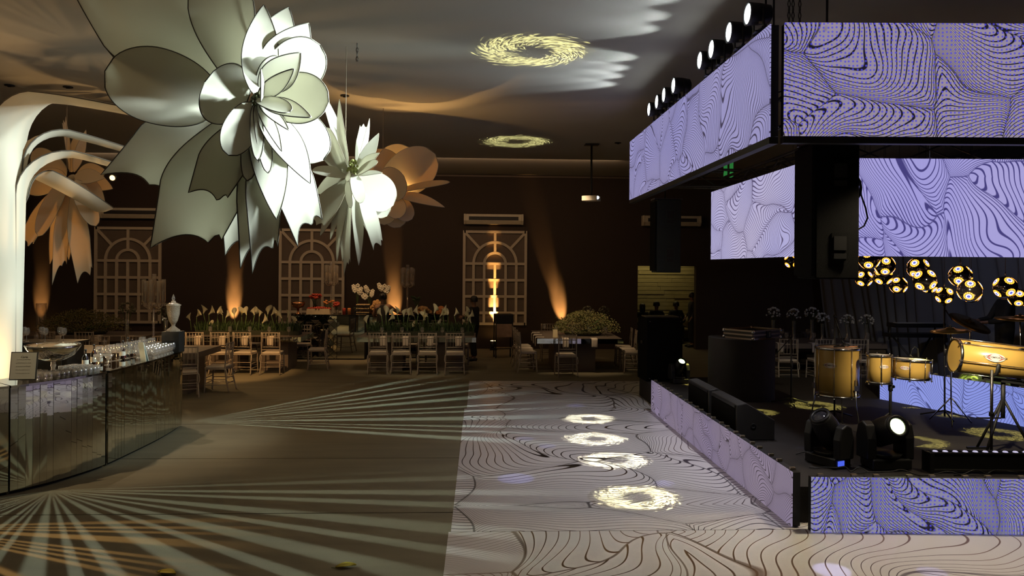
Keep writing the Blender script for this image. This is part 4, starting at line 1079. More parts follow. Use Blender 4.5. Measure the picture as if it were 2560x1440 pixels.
# ---- lidded urn on its riser
q = at_y(433, 828, 10.8)
t = thing('glass_urn', 'tall cut glass urn with pointed lid on a dark riser', 'urn', (q.x, q.y, ZT))
zb = q.z - ZT
obj('riser', MB().box((0, 0, zb / 2), (0.24, 0.20, zb - .001)), BLACK, t)
URN = pm('urn_glass', (0.32, 0.26, 0.20), 0.25, 0, 0.3, 60, 0.6, 60, coat=0.5)
obj('base', MB().lathe([(0.10, zb), (0.098, zb + 0.02), (0.06, zb + 0.045), (0.025, zb + 0.075), (0.032, zb + 0.10)], 8, smooth=False), URN, t)
obj('body', MB().lathe([(0.032, zb + 0.10), (0.06, zb + 0.15), (0.085, zb + 0.25), (0.092, zb + 0.36), (0.104, zb + 0.37), (0.104, zb + 0.38)], 20), URN, t)
lid = obj('lid', MB().lathe([(0.102, zb + 0.381), (0.06, zb + 0.40), (0.035, zb + 0.41), (0.03, zb + 0.435)], 20), URN, t)
obj('finial', MB().lathe([(0.012, zb + 0.435), (0.024, zb + 0.465), (0.018, zb + 0.49), (0.002, zb + 0.53)], 12), GLASS, lid)
obj('tap', MB().tube([(-0.085, -0.02, zb + 0.18), (-0.13, -0.03, zb + 0.185), (-0.135, -0.03, zb + 0.15)], 0.012, 6).bar((-0.13, -0.03, zb + 0.185), (-0.14, -0.03, zb + 0.22), 0.03, 0.01), CHROME, t)
# ---- back bar unit with glasses inside the ring
bbm = pm('back_bar_black', (0.02, 0.018, 0.016), 0.35)
t = thing('back_bar', 'black back bar unit with shelf behind the round counter', 'cabinet', (-6.95, 11.9, 0))
obj('cabinet_body', MB().span((-0.75, -0.25, 0), (0.62, 0.25, 1.12)), bbm, t)
obj('top', MB().span((-0.8, -0.3, 1.12), (0.68, 0.3, 1.15)), bbm, t)
for k in range(3): obj('drawer', MB().box((0.15, -0.262, 0.25 + k * 0.3), (0.8, 0.02, 0.26)), pm('drawer_front', (0.05, 0.045, 0.04), 0.4), t)
for k in range(9):
    place(wine, (-6.95 - 0.62 + 0.14 * k, 11.9 - 0.12 + 0.16 * (k % 2), 1.15), 'tall wine glass standing on the black back bar', 'wine glasses on the back bar')
# ---- bottles and small things behind the tall card
for k, (px, c, h) in enumerate(((292, (0.05, 0.05, 0.06), .20), (322, (0.35, 0.22, 0.10), .24), (331, (0.5, 0.45, 0.35), .17), (372, (0.30, 0.03, 0.03), .22), (383, (0.10, 0.06, 0.04), .25), (392, (0.28, 0.04, 0.03), .21))):
    q, d = bar_at(bar_s(px, 1150) if px < 300 else sC0 + 0.15 + 0.014 * (px - 300), 0.44)
    t = thing('bottle', ('dark slim', 'amber', 'clear pale', 'red', 'dark brown', 'small red')[k] + ' bottle standing among the glasses on the bar', 'bottle', (q.x, q.y, ZT))
    m = glassmat('bottle_glass_%d' % k, c, (1, .95, .9), 0.15)
    obj('body', MB().lathe([(0.034, 0), (0.036, 0.01), (0.036, h * .6), (0.012, h * .78), (0.012, h)], 14), m, t)
    obj('cap', MB().lathe([(0.014, h), (0.014, h + .02)], 10), BLACK, t)
    obj('label', MB().lathe([(0.0368, h * .18), (0.0368, h * .45)], 14, capb=False, capt=False), pm('bottle_label_%d' % k, (0.5, 0.48, 0.42), .7), t)
# ================================================================== banquet tables and chairs
CHAIRM = pm('chair_resin', (0.40, 0.34, 0.27), 0.22, 0, 0.08, 6, coat=0.4)
CUSH = pm('seat_cushion', (0.66, 0.58, 0.47), 0.8)
NAP = pm('napkin_linen', (0.68, 0.60, 0.50), 0.85, 0, 0.05, 20, 0.2, 200)
def chair_proto():
    t = thing('chiavari_chair', '-', 'chair')
    hw, hd = 0.195, 0.19
    def rings(pts, r):
        # bamboo-like turned post
        out = []; rr_ = []
        for i in range(len(pts) - 1):
            for k in range(4):
                q = k / 4; out.append(V(pts[i]).lerp(V(pts[i + 1]), q)); rr_.append(r * (1.35 if k == 0 and i else 1.0))
        out.append(V(pts[-1])); rr_.append(r * .85); return out, rr_
    for s in (-1, 1):
        p, r = rings([(s * (hw - .005), -hd, 0.92), (s * hw, -hd + .02, 0.66), (s * hw, -hd + .03, 0.44), (s * (hw + .008), -hd, 0.22), (s * (hw + .02), -hd - .05, 0.0)], 0.0125)
        obj('leg', MB().tube(p, r, 7), CHAIRM, t)
        p, r = rings([(s * hw, hd, 0.43), (s * (hw + .004), hd + .004, 0.22), (s * (hw + .012), hd + .02, 0.0)], 0.0135)
        obj('leg', MB().tube(p, r, 7), CHAIRM, t)
    obj('seat', MB().span((-hw - .01, -hd, 0.425), (hw + .01, hd + .015, 0.447)), CHAIRM, t, bevel=0.006)
    cu = obj('cushion', MB().span((-hw + .005, -hd + .03, 0.448), (hw - .005, hd + .01, 0.488)), CUSH, t, bevel=0.014)
    for s in (-1, 1): obj('tie', MB().tube([(s * hw, -hd + .04, 0.45), (s * (hw + .02), -hd + .0, 0.42), (s * (hw + .03), -hd - .02, 0.34), (s * (hw + .02), -hd - .02, 0.28)], 0.006, 5), CUSH, cu)
    for zz, yy in ((0.905, -hd), (0.80, -hd + .008), (0.60, -hd + .022), (0.54, -hd + .024)):
        obj('back_rail', MB().tube([(-hw, yy, zz), (0, yy - .012, zz + .004), (hw, yy, zz)], 0.0095, 6), CHAIRM, t)
    for k in range(6):
        x = -hw + 2 * hw * (k + .5 + .0) / 6 ; obj('spindle', MB().tube([(x, -hd - .006, 0.905), (x, -hd + .0, 0.80)] if False else [(x, -hd - .008, 0.905), (x, -hd + .012, 0.60)], 0.0065, 5), CHAIRM, t)
    for zz in (0.14, 0.24):
        for s in (-1, 1): obj('stretcher', MB().tube([(s * (hw + .01), -hd - .01, zz), (s * (hw + .006), hd + .008, zz)], 0.008, 5), CHAIRM, t)
        obj('stretcher', MB().tube([(-hw, hd + .008, zz + .03), (hw, hd + .008, zz + .03)], 0.008, 5), CHAIRM, t)
        obj('stretcher', MB().tube([(-hw, -hd - .008, zz + .03), (hw, -hd - .008, zz + .03)], 0.008, 5), CHAIRM, t)
    return t
chair0 = chair_proto(); index_children()
CH_USED = []
def chair(x, y, rz, label, group):
    o = chair0 if not CH_USED else copy_tree(chair0)
    CH_USED.append(o); o.location = (x, y, 0.0); o.rotation_euler = (0, 0, rz); o['label'] = label; o['group'] = group; return o
TABM = pm('table_taupe', (0.15, 0.12, 0.10), 0.5, 0, 0.1, 3)
MEDGE = mirror_mat('mirror_edge', (0.62, 0.66, 0.60), 0.02)
def table(x0, x1, y0, y1, label, legs, edge=MEDGE, z=0.78, th=0.11):
    t = thing('banquet_table', label, 'table', ((x0 + x1) / 2, (y0 + y1) / 2, 0))
    hx, hy = (x1 - x0) / 2, (y1 - y0) / 2
    obj('tabletop', MB().span((-hx + .012, -hy + .012, z - th), (hx - .012, hy - .012, z)), TABM, t)
    for s in (-1, 1):
        obj('edge_band', MB().box((0, s * (hy - .005), z - th / 2), (2 * hx, .010, th)), edge, t)
        obj('edge_band', MB().box((s * (hx - .005), 0, z - th / 2), (.010, 2 * hy - .022, th)), edge, t)
    for lx, w_ in legs: obj('block_leg', MB().box((lx - (x0 + x1) / 2, 0, (z - th) / 2), (w_, (2 * hy) * 0.62, z - th - 0.002)), TABM, t)
    return t
T2 = (at_y(892, 850, 16.65).x, at_y(1190, 850, 16.65).x, 16.65, 17.85)
table(*T2, 'mirror-edged banquet table of calla lilies in front of the waitress', [(at_y(968, 900, 17).x, 0.72), (at_y(1128, 900, 17).x, 0.62)])
T1 = (at_y(458, 850, 16.6).x, at_y(752, 850, 16.6).x, 16.6, 17.9)
table(*T1, 'mirror-edged banquet table of calla lilies beside the bar', [(at_y(560, 900, 17).x, 0.7), (at_y(690, 900, 17).x, 0.62)])
T3 = (at_y(1343, 850, 16.45).x, at_y(1558, 850, 16.45).x, 16.45, 18.6)
table(*T3, 'mirror-edged banquet table carrying the broad green bush', [(at_y(1432, 900, 17.2).x, 0.95)])
T4 = (-9.0, -5.08, 13.45, 14.8)
table(*T4, 'taupe dining table running behind the far bar end', [(-5.55, 0.5), (-8.2, 0.6)], edge=TABM)
T5 = (-11.6, -7.4, 16.6, 17.9)
table(*T5, 'dim dining table holding the olive bush by the white column', [(-8.0, 0.6), (-10.4, 0.6)], edge=TABM)
T6 = (5.4, 8.8, 15.6, 16.9)
table(*T6, 'dark dining table with white flower vases behind the stage', [(6.2, 0.6), (8.6, 0.6)], edge=TABM)
# chairs whose backs face the dance floor
for k, px in enumerate((944, 1002, 1068, 1136)):
    p = at_z(px, 936); chair(p.x, 16.40, rr.uniform(-.05, .05), 'resin chiavari chair at the calla table before the waitress, %s from the bar side' % ORD[k], 'chairs at the waitress calla table')
for k, px in enumerate((484, 545, 604, 674)):
    p = at_z(px, 938); chair(p.x, 16.36, rr.uniform(-.08, .05) + (.12 if k == 1 else 0), 'amber-lit resin chiavari chair at the calla table beside the bar, %s from the bar' % ORD[k], 'chairs at the calla table by the bar')
for k in range(4):
    chair(T2[0] + .4 + .62 * k, 18.1, pi, 'resin chiavari chair behind the waitress calla table, %s from the bar side' % ORD[k], 'chairs behind the waitress calla table')
    chair(T1[0] + .4 + .6 * k, 18.15, pi, 'resin chiavari chair behind the calla table by the bar, %s from the bar' % ORD[k], 'chairs behind the bar calla table')
p = at_z(738, 912); chair(T1[1] + 0.28, 17.1, pi / 2 + .1, 'resin chiavari chair at the end of the calla table facing the bar', 'end chairs')
p = at_z(1418, 944); chair(p.x, 16.12, .10, 'resin chiavari chair alone on the dance floor side of the bush table', 'chairs at the bush table')
for k in range(3):
    chair(T3[0] - 0.22 - .02 * k, 16.75 + .62 * k, -pi / 2 + .12, 'resin chiavari chair on the trolley side of the bush table, %s from the dance floor' % ORD[k], 'chairs on the trolley side of the bush table')
    chair(T3[1] + 0.26 + .02 * k, 16.65 + .62 * k, pi / 2 - .1, 'resin chiavari chair on the loudspeaker side of the bush table, %s from the dance floor' % ORD[k], 'chairs on the loudspeaker side of the bush table')
for k in range(2): chair(T3[0] + .5 + .7 * k, 18.86, pi, 'resin chiavari chair behind the bush table, %s from the trolley' % ORD[k], 'chairs behind the bush table')
p = at_z(482, 985); chair(p.x, 13.42, pi / 2 * .1 + .25, 'resin chiavari chair between bar end and taupe table', 'chairs at the taupe table')
chair(-4.86, 14.1, pi / 2, 'resin chiavari chair at the head of the taupe table', 'chairs at the taupe table')
for k in range(3): chair(-6.4 - .62 * k, 15.05, pi, 'resin chiavari chair behind the taupe table, %s from its free end' % ORD[k], 'chairs behind the taupe table')
for k in range(4): chair(5.7 + .75 * k, 15.35, rr.uniform(-.06, .06), 'shadowed resin chiavari chair at the dark table behind the stage, %s from the console' % ORD[k], 'chairs behind the stage')
for k in range(3): chair(T5[0] + 1.6 + .8 * k, 16.3, 0, 'shadowed resin chiavari chair at the olive bush table, %s from the white column' % ORD[k], 'chairs at the olive bush table')
# napkins hanging over the table edge
def napkin(x, yedge, label, group, w_=0.14, dirx=0, drop=0.20):
    mb = MB()
    def f(u, v):
        t_ = u; xx = (v - .5) * w_
        if t_ < .45: return V((xx, (.45 - t_) / .45 * .18 - 0.0, 0.006))
        q = (t_ - .45) / .55
        return V((xx * (1 - .06 * q), -0.018 - .006 * sin(q * 3), 0.006 - drop * q))
    o = obj('napkin', mb.grid(f, 14, 4), NAP, None, (x, yedge, 0.7815), dirx, solid=0.006)
    tag(o, label, 'napkin', group)
for k, px in enumerate((958, 1014, 1076, 1146)): napkin(at_y(px, 860, 16.65).x, 16.65, 'linen napkin hanging off the calla table before the waitress, %s from the bar side' % ORD[k], 'napkins at the waitress calla table')
for k, px in enumerate((494, 556, 612, 676)): napkin(at_y(px, 860, 16.6).x, 16.6, 'amber-lit linen napkin hanging off the calla table by the bar, %s from the bar' % ORD[k], 'napkins at the calla table by the bar')
napkin(at_y(1414, 862, 16.45).x, 16.45, 'linen napkin behind the lone chair at the bush table', 'bush table napkins'); napkin(at_y(1486, 862, 16.45).x, 16.45, 'linen napkin hanging free on the bush table edge', 'bush table napkins')
for k in range(3):
    napkin(T3[0], 16.75 + .6 * k, 'linen napkin on the trolley side of the bush table, %s from the dance floor' % ORD[k], 'bush table side napkins', dirx=-pi / 2)
for k in range(3): napkin(T4[1] - 1.4 - .7 * k, T4[3], 'linen napkin on the edge of the taupe table, %s from its free end' % ORD[k], 'taupe table napkins', dirx=pi)
for k in range(4): napkin(5.7 + .75 * k, 15.6, 'pale napkin on the dark table behind the stage, %s from the console' % ORD[k], 'dark table napkins')
for k in range(3): napkin(T5[0] + 1.6 + .8 * k, 16.6, 'linen napkin hanging on the olive bush table, %s from the white column' % ORD[k], 'olive table napkins')

# ---- calla lily troughs
LEAF = pm('grass_leaf', (0.035, 0.065, 0.02), 0.6, 0, 0.4, 30)
CALLA = petal_mat('calla_white', (0.80, 0.78, 0.58), (0.7, 0.7, 0.4), 0.25)
STEM = pm('calla_stem', (0.10, 0.17, 0.05), 0.5)
SPAD = pm('spadix', (0.7, 0.45, 0.05), 0.7)
def calla_mesh():
    mb = MB()
    def f(u, v):
        a = 2 * pi * (v - .5); r = 0.010 + 0.050 * u ** 1.8; back = (1 + cos(a)) / 2
        zz = 0.13 * u + 0.055 * u ** 2 * back - 0.02 * u ** 3 * (1 - back)
        return V((r * sin(a), r * cos(a) * 1.1 + 0.035 * u ** 3 * back, zz))
    return mb.grid(f, 8, 12).mesh('bloom')
CMESH = calla_mesh(); CMESH.materials.append(CALLA)
SPM = MB().tube([(0, 0, .03), (0, .004, .115)], [.007, .005], 6).mesh('spadix'); SPM.materials.append(SPAD)
def trough(x0, x1, y, z, heads, label):
    t = thing('calla_lily_trough', label, 'flower arrangement', ((x0 + x1) / 2, y, z))
    hx = (x1 - x0) / 2
    obj('planter', MB().box((0, 0, .05), (2 * hx, .3, .1)), pm('planter_dark', (.03, .035, .02), .7), t)
    r = random.Random(int(x0 * 10)); mb = MB()
    for k in range(900):
        px_ = r.uniform(-hx, hx); py_ = r.uniform(-.16, .16); h = r.uniform(.10, .26); lx = r.uniform(-.10, .10); ly = r.uniform(-.08, .08); w_ = r.uniform(.006, .014)
        b = V((px_, py_, .08)); m_ = b + V((lx * .4, ly * .4, h * .7)); e = b + V((lx, ly, h)); sd = V((cos(k), sin(k), 0)) * w_
        mb.add([b - sd, b + sd, m_ + sd, m_ - sd, e], [(0, 1, 2, 3), (3, 2, 4)])
    o = obj('grass', mb, LEAF, t); o['kind'] = 'stuff'
    for (hxp, hz) in heads:
        bx = hxp + r.uniform(-.08, .08); by = r.uniform(-.12, .10); lean = r.uniform(-.5, .5)
        s = obj('calla_stem', MB().tube([(bx, by, .08), (bx * .6 + hxp * .4, by - .01, hz * .55), (hxp, by - .03, hz)], [.009, .008, .007], 6), STEM, t)
        c = obj('bloom', CMESH, None, s); c.location = (hxp, by - .03, hz - .01)
        k_ = r.uniform(.85, 1.1); c.scale = (k_, k_, k_); c.rotation_euler = (r.uniform(.2, .9), r.uniform(-.5, .5), r.choice((-1, 1)) * r.uniform(.8, 2.9))
        d = obj('spadix', SPM, None, c)
    return t
def heads_from(pxs, y, z, xc):
    return [(at_y(px, py, y).x - xc, max(.18, at_y(px, py, y).z - z)) for px, py in pxs]
x0, x1 = T1[0] + .10, T1[1] - .15; xc = (x0 + x1) / 2
trough(x0, x1, 17.2, .781, heads_from([(475, 800), (497, 790), (508, 783), (523, 785), (545, 785), (558, 786), (568, 792), (590, 788), (606, 786), (620, 786), (632, 788), (640, 786), (652, 789), (668, 785), (682, 786), (690, 792), (659, 806), (535, 829), (708, 794), (722, 792), (738, 806), (729, 818)], 17.2, .781, xc), 'long trough of tall white calla lilies on the table beside the bar')
x0, x1 = T2[0] + .15, T2[1] - .05; xc = (x0 + x1) / 2
trough(x0, x1, 17.25, .781, heads_from([(918, 806), (955, 788), (966, 786), (980, 788), (992, 785), (972, 800), (1010, 790), (1022, 788), (1035, 790), (1046, 785), (1058, 800), (1070, 790), (1085, 782), (1100, 790), (1108, 788), (1120, 784), (1136, 788), (1164, 786), (1172, 792), (1178, 806), (1042, 818), (1102, 815), (1062, 798), (1175, 796)], 17.25, .781, xc), 'long trough of white calla lilies on the table before the waitress')
# ---- bushes
def bush(loc, rx_, ry_, rz_, label, cols, n=3600, seed=1, flowers=0, size=.03):
    t = thing('table_bush', label, 'plant arrangement', loc)
    r = random.Random(seed)
    obj('basket', MB().lathe([(rx_ * .5, 0), (rx_ * .6, .08)], 16, M=Matrix.Diagonal((1, ry_ / rx_, 1)).to_4x4()), pm('basket_moss', (.05, .05, .02), .9), t)
    for gi, (c, share) in enumerate(cols):
        mb = MB()
        for k in range(int(n * share)):
            a = r.uniform(0, 2 * pi); ph = r.uniform(.0, 1) * pi / 2; q = r.uniform(.45, 1.0) ** .5 * (1 + .12 * sin(3 * a + 2))
            p = V((rx_ * q * cos(a) * cos(ph), ry_ * q * sin(a) * cos(ph), .07 + rz_ * q * max(0, sin(ph))))
            d = V((r.uniform(-1, 1), r.uniform(-1, 1), r.uniform(-.1, 1))).normalized(); sd = d.orthogonal().normalized() * size * .35; l = size * r.uniform(.8, 1.8)
            mb.add([p, p + d * l * .5 + sd, p + d * l, p + d * l * .5 - sd], [(0, 1, 2, 3)])
        o = obj('foliage', mb, pm('bush_leaf_%d_%d' % (seed, gi), c, .7, 0, .35, 40), t); o['kind'] = 'stuff'
    for k in range(14):
        a = r.uniform(0, 2 * pi); obj('twig', MB().tube([(0, 0, .06), (rx_ * .85 * cos(a), ry_ * .85 * sin(a), rz_ * r.uniform(.4, .95))], [.008, .003], 5), STEM, t)
    return t
p = at_y(1458, 838, 17.4)
bush((p.x, 17.4, .781), .82, .5, .46, 'broad green and gold bush on the mirror-edged table', [((.16, .17, .05), .6), ((.30, .25, .10), .4)], 5200, 3)
bush((-9.0, 17.2, .781), 1.0, .5, .44, 'dim olive bush on the table by the white column', [((.13, .12, .03), .6), ((.22, .17, .05), .4)], 3600, 4)
# a lit menu tent on the bush table
o = obj('table_card', MB().prism([(-.055, 0), (.055, 0), (.05, .18), (-.05, .18)], 0, .006, Matrix.Rotation(pi / 2 - .12, 4, 'X')), pm('table_card', (.8, .68, .42), .7), None, (at_y(1388, 845, 16.75).x, 16.75, .781))
tag(o, 'small glowing cream table card before the bush', 'table card')
# ================================================================== buffet, candelabra, flowers
CRY = glassmat('crystal', (0.90, 0.87, 0.82), (1.0, 0.92, 0.80), 0.22, 0.06, haze=.14)
CANDLE = pm('candle_wax', (0.62, 0.48, 0.32), 0.6)
def candelabrum(loc, stemh, label, n=8, r0=0.16, hh=0.42):
    t = thing('crystal_candelabrum', label, 'candelabrum', loc)
    obj('base', MB().lathe([(0.09, 0), (0.085, 0.015), (0.03, 0.04), (0.02, 0.07)], 16), CRY, t)
    pr = [(0.018, 0.07)]
    k = 0.07
    while k < stemh: pr += [(0.026, k + .03), (0.015, k + .06)]; k += .06
    obj('stem', MB().lathe(pr, 12), CRY, t)
    obj('cup', MB().lathe([(0.02, stemh), (0.07, stemh + .03), (0.05, stemh + .06), (0.02, stemh + .09)], 12), CRY, t)
    for i in range(n + 1):
        a = 2 * pi * i / n; rr_ = r0 if i < n else 0.0; zo = stemh + .07 + (0.03 * (i % 2)) + (0.10 if i == n else 0)
        x, y = rr_ * cos(a), rr_ * sin(a)
        arm_ = obj('candle_arm', MB().tube([(0, 0, stemh + .02), (x * .55, y * .55, stemh - .03), (x, y, stemh + .03), (x, y, zo)], 0.007, 6), CRY, t)
        obj('drip_pan', MB().lathe([(0.012, -.005), (0.045, .012), (0.04, .018), (0.01, .012)], 10, (x, y, zo)), CRY, arm_)
        obj('candle', MB().lathe([(0.011, 0), (0.011, 0.20), (0.003, 0.215)], 8, (x, y, zo + .01)), CANDLE, arm_)
        obj('glass_chimney', MB().lathe([(0.040, 0.01), (0.042, hh - .08), (0.042, hh)], 12, (x, y, zo), capb=False, capt=False), CRY, arm_)
        for q in range(3): obj('crystal_drop', MB().lathe([(0.002, 0), (0.012, -.03), (0.002, -.055)], 6, (x + .03 * cos(a + q * 2.1), y + .03 * sin(a + q * 2.1), zo)), CRY, arm_)
    return t
q = at_y(384, 800, 14.1)
candelabrum((q.x, 14.1, .781), at_y(384, 768, 14.1).z - .781 + 0.0, 'crystal candelabrum with glass chimneys rising behind the bar goblets', 9, .17, .42)
q = at_y(829, 790, 19.2); 
# buffets
BY = 18.85
bx0, bx1 = at_y(730, 850, BY).x, at_y(912, 850, BY).x
t = thing('mirror_buffet', 'tall mirror-fronted buffet with diamond tiles', 'buffet', ((bx0 + bx1) / 2, BY + .35, 0))
hx = (bx1 - bx0) / 2; BZ = 1.14
obj('buffet_carcass', MB().span((-hx, -.34, 0.02), (hx, .35, BZ - .03)), BLKG, t)
obj('top', MB().span((-hx - .02, -.38, BZ - .03), (hx + .02, .38, BZ)), MIRD, t)
split = at_y(842, 850, BY).x - (bx0 + bx1) / 2
BUFM = mirror_mat('buffet_mirror', (0.66, 0.68, 0.62), 0.02)
obj('mirror_panel', MB().span((split + .005, -.35, .03), (hx - .01, -.341, BZ - .04)), BUFM, t)
# diamond tiles: a lattice of bevelled mirror rhombi
dw, dh = .19, .19
z0 = .03; z1 = BZ - .04; x0 = -hx + .01; x1 = split - .005
def clip_poly(poly, lo, hi, ax):
    for sgn, lim in ((1, lo), (-1, -hi)):
        out = []
        for i in range(len(poly)):
            a, b = poly[i], poly[(i + 1) % len(poly)]; fa, fb = sgn * a[ax] - lim, sgn * b[ax] - lim
            if fa >= 0: out.append(a)
            if fa * fb < 0: tt = fa / (fa - fb); out.append((a[0] + (b[0] - a[0]) * tt, a[1] + (b[1] - a[1]) * tt))
        poly = out
        if len(poly) < 3: return []
    return poly
rows = int((z1 - z0) / dh * 2) + 2; cols = int((x1 - x0) / dw) + 2; rd = random.Random(9)
for i in range(rows):
    for j in range(cols):
        cx = x0 + (j + (.5 if i % 2 else 0)) * dw; cz = z0 + i * dh / 2; e = .006
        poly = [(cx - dw / 2 + e, cz), (cx, cz - dh / 2 + e), (cx + dw / 2 - e, cz), (cx, cz + dh / 2 - e)]
        poly = clip_poly(clip_poly(poly, x0, x1, 0), z0, z1, 1)
        if len(poly) < 3: continue
        tx, tz = rd.uniform(-.004, .004), rd.uniform(-.004, .004)
        vs = [V((x, -.352 + tx * (x - cx) / dw * 2 + tz * (z - cz) / dh * 2, z)) for x, z in poly] + [V((x, -.340, z)) for x, z in poly]
        n = len(poly)
        obj('diamond_tile', MB().add(vs, [tuple(range(n)), tuple(reversed(range(n, 2 * n)))] + [(k, n + k, n + (k + 1) % n, (k + 1) % n) for k in range(n)]), BUFM, t)
b2x0, b2x1 = bx1 + .05, at_y(1120, 850, 19.3).x
t = thing('mirror_buffet', 'long dark buffet behind the waitress laden with fruit and flowers', 'buffet', ((b2x0 + b2x1) / 2, 19.55, 0))
hx2 = (b2x1 - b2x0) / 2
obj('buffet_carcass', MB().span((-hx2, -.33, 0), (hx2, .35, BZ - .05)), BLKG, t); obj('top', MB().span((-hx2 - .02, -.37, BZ - .05), (hx2 + .02, .38, BZ - .02)), MIRD, t)
for k in range(4): obj('mirror_panel', MB().box((-hx2 + 2 * hx2 * (k + .5) / 4, -.336, BZ / 2 - .02), (2 * hx2 / 4 - .02, .008, BZ - .12)), BUFM, t)
Z1 = BZ + .001; Z2 = BZ - .019
q = at_y(829, 700, 19.25); candelabrum((q.x, 19.2, Z1), at_y(829, 712, 19.2).z - Z1, 'tall crystal candelabrum on the diamond mirror buffet before the trellis', 8, .15, .42)
q = at_y(1019, 700, 19.6); candelabrum((q.x, 19.6, Z2), at_y(1019, 716, 19.6).z - Z2, 'tall crystal candelabrum on the fruit buffet before the dark wall', 8, .15, .40)
# serving things on the buffets
COPP = pm('copper_bowl', (0.62, 0.30, 0.14), 0.2, 1.0); RED = pm('red_flower', (0.42, 0.05, 0.025), .7, 0, .4, 30); ORG = pm('orange_flower', (0.60, 0.22, 0.06), .7, 0, .4, 30); TAN = pm('bread_tan', (0.45, 0.26, 0.10), .8, 0, .3, 30)
GRN = pm('green_leaf', (0.04, 0.07, 0.02), .7, 0, .4, 20)
def blob_cluster(t, name, c, rx_, ry_, rz_, n, r_, mat, seed):
    r = random.Random(seed); mb = MB()
    for k in range(n):
        a = r.uniform(0, 2 * pi); ph = r.uniform(0, pi / 2); mb.ball(V(c) + V((rx_ * cos(a) * cos(ph), ry_ * sin(a) * cos(ph), rz_ * sin(ph))), r_ * r.uniform(.7, 1.3), 7, 5)
    o = obj(name, mb, mat, t); o['kind'] = 'stuff'; return o
q = at_y(744, 786, 18.9)
t = thing('copper_bowl', 'shiny copper bowl on a foot at the buffet corner', 'bowl', (q.x, 18.95, Z1))
obj('foot', MB().lathe([(0.07, 0), (0.06, .02), (0.025, .05), (0.03, .14)], 16), COPP, t); obj('bowl', MB().lathe([(0.03, .14), (0.13, .18), (0.17, .25), (0.165, .31), (0.155, .31), (0.11, .19), (0.001, .17)], 24, capb=False), COPP, t)
q = at_y(793, 786, 18.75)
t = thing('marble_display_box', 'pale marble display box edged with red flowers on the buffet', 'display box', (q.x, 18.92, Z1))
obj('box', MB().prism([(-.30, 0), (.30, 0), (.28, .14), (-.28, .14)], -.08, .08, Matrix.Rotation(pi / 2, 4, 'X')), pm('marble_cream', (.66, .54, .36), .35, 0, .2, 6), t)
blob_cluster(t, 'flower_edging', (0, 0, .14), .30, .08, .03, 60, .022, RED, 1)
def vase_flowers(px, py, y, zb, h, label, mat, stems=10, spread=.12, r_=.035, seed=1, glass=True, bloom='flower_heads'):
    q = at_y(px, py, y); t = thing('flower_vase', label, 'flower vase', (q.x, y, zb))
    obj('vase', MB().lathe([(0.045, 0), (0.05, .01), (0.055, h * .35), (0.06, h * .4)], 14, capt=False), CRY if glass else COPP, t)
    r = random.Random(seed)
    for k in range(stems):
        a = r.uniform(0, 2 * pi); e = V((spread * r.uniform(.2, 1) * cos(a), spread * r.uniform(.2, 1) * sin(a), h * r.uniform(.75, 1)))
        s = obj('stem', MB().tube([(0, 0, .02), (e.x * .3, e.y * .3, h * .45), e], .005, 5), GRN, t)
        mb = MB()
        for i in range(5): b = 2 * pi * i / 5; mb.ball(e + V((cos(b) * r_ * .6, sin(b) * r_ * .6, r.uniform(-.3, .3) * r_)), r_ * .55, 6, 4)
        obj('flower_head', mb, mat, s)
    return t
vase_flowers(788, 786, 19.25, Z1, .50, 'copper vase of rusty blooms standing tall on the diamond buffet', RED, 12, .13, .05, 1, False)
vase_flowers(820, 786, 19.05, Z1, .34, 'vase of spiky orange blooms on the diamond buffet', ORG, 12, .16, .03, 2)
vase_flowers(842, 786, 18.8, Z1, .30, 'vase with a single round red bloom cluster at the buffet end', RED, 6, .05, .06, 3)
for k, (px, m_, lab) in enumerate(((860, RED, 'red candle jar between the buffets'), (873, ORG, 'orange candle jar between the buffets'))):
    q = at_y(px, 786, 18.9); o = obj('candle_jar', MB().lathe([(.04, 0), (.045, .14), (.04, .16)], 12), m_, None, (q.x, 18.9, Z1 if k == 0 else Z1)); tag(o, lab, 'candle')
# orchids
ORCH = petal_mat('orchid_petal', (.85, .80, .66), (.7, .6, .4), .2)
def orchid(px, py, y, zb, tips, label):
    q = at_y(px, py, y); t = thing('potted_orchid', label, 'orchid', (q.x, y, zb))
    obj('pot', MB().lathe([(.07, 0), (.085, .12), (.08, .12)], 12), pm('orchid_pot', (.02, .02, .02), .4), t)
    for k in range(5):
        a = k * 1.26; obj('leaf', MB().grid(lambda u, v: V((cos(a) * .13 * u, sin(a) * .13 * u, .12 + .12 * u - .12 * u * u)) + V((-sin(a), cos(a), 0)) * ((v - .5) * .07 * sin(pi * min(.98, u + .08))), 6, 2), GRN, t)
    r = random.Random(px)
    for tx, ty in tips:
        e = at_y(tx, ty, y) - V((q.x, y, zb)); s = obj('spike', MB().tube([(0, 0, .1), (e.x * .3, 0, e.z * .8), (e.x * .8, 0, e.z * 1.02), e], .006, 5), STEM, t)
        for i in range(5):
            c = V((e.x * (.5 + .5 * i / 4), r.uniform(-.03, 0), e.z * (1.0 - .13 * (4 - i) / 4) - .05 * (i % 2)))
            mb = MB()
            for b in range(5): aa = 2 * pi * b / 5 + i; mb.ball(c + V((cos(aa) * .035, -.015, sin(aa) * .035)), .028, 6, 4, (1, .35, 1))
            obj('blossom', mb, ORCH, s)
orchid(893, 786, 19.72, Z2, [(884, 716), (895, 714), (903, 722)], 'potted white orchid standing tallest on the dark stand of the buffet')
orchid(925, 786, 19.72, Z2, [(906, 735), (915, 718), (932, 728)], 'potted white orchid next to the waitress on the buffet')
orchid(962, 786, 19.72, Z2, [(948, 712), (962, 715), (972, 718)], 'silhouetted orchid in front of the amber beam behind the waitress')
q = at_y(905, 762, 19.2)
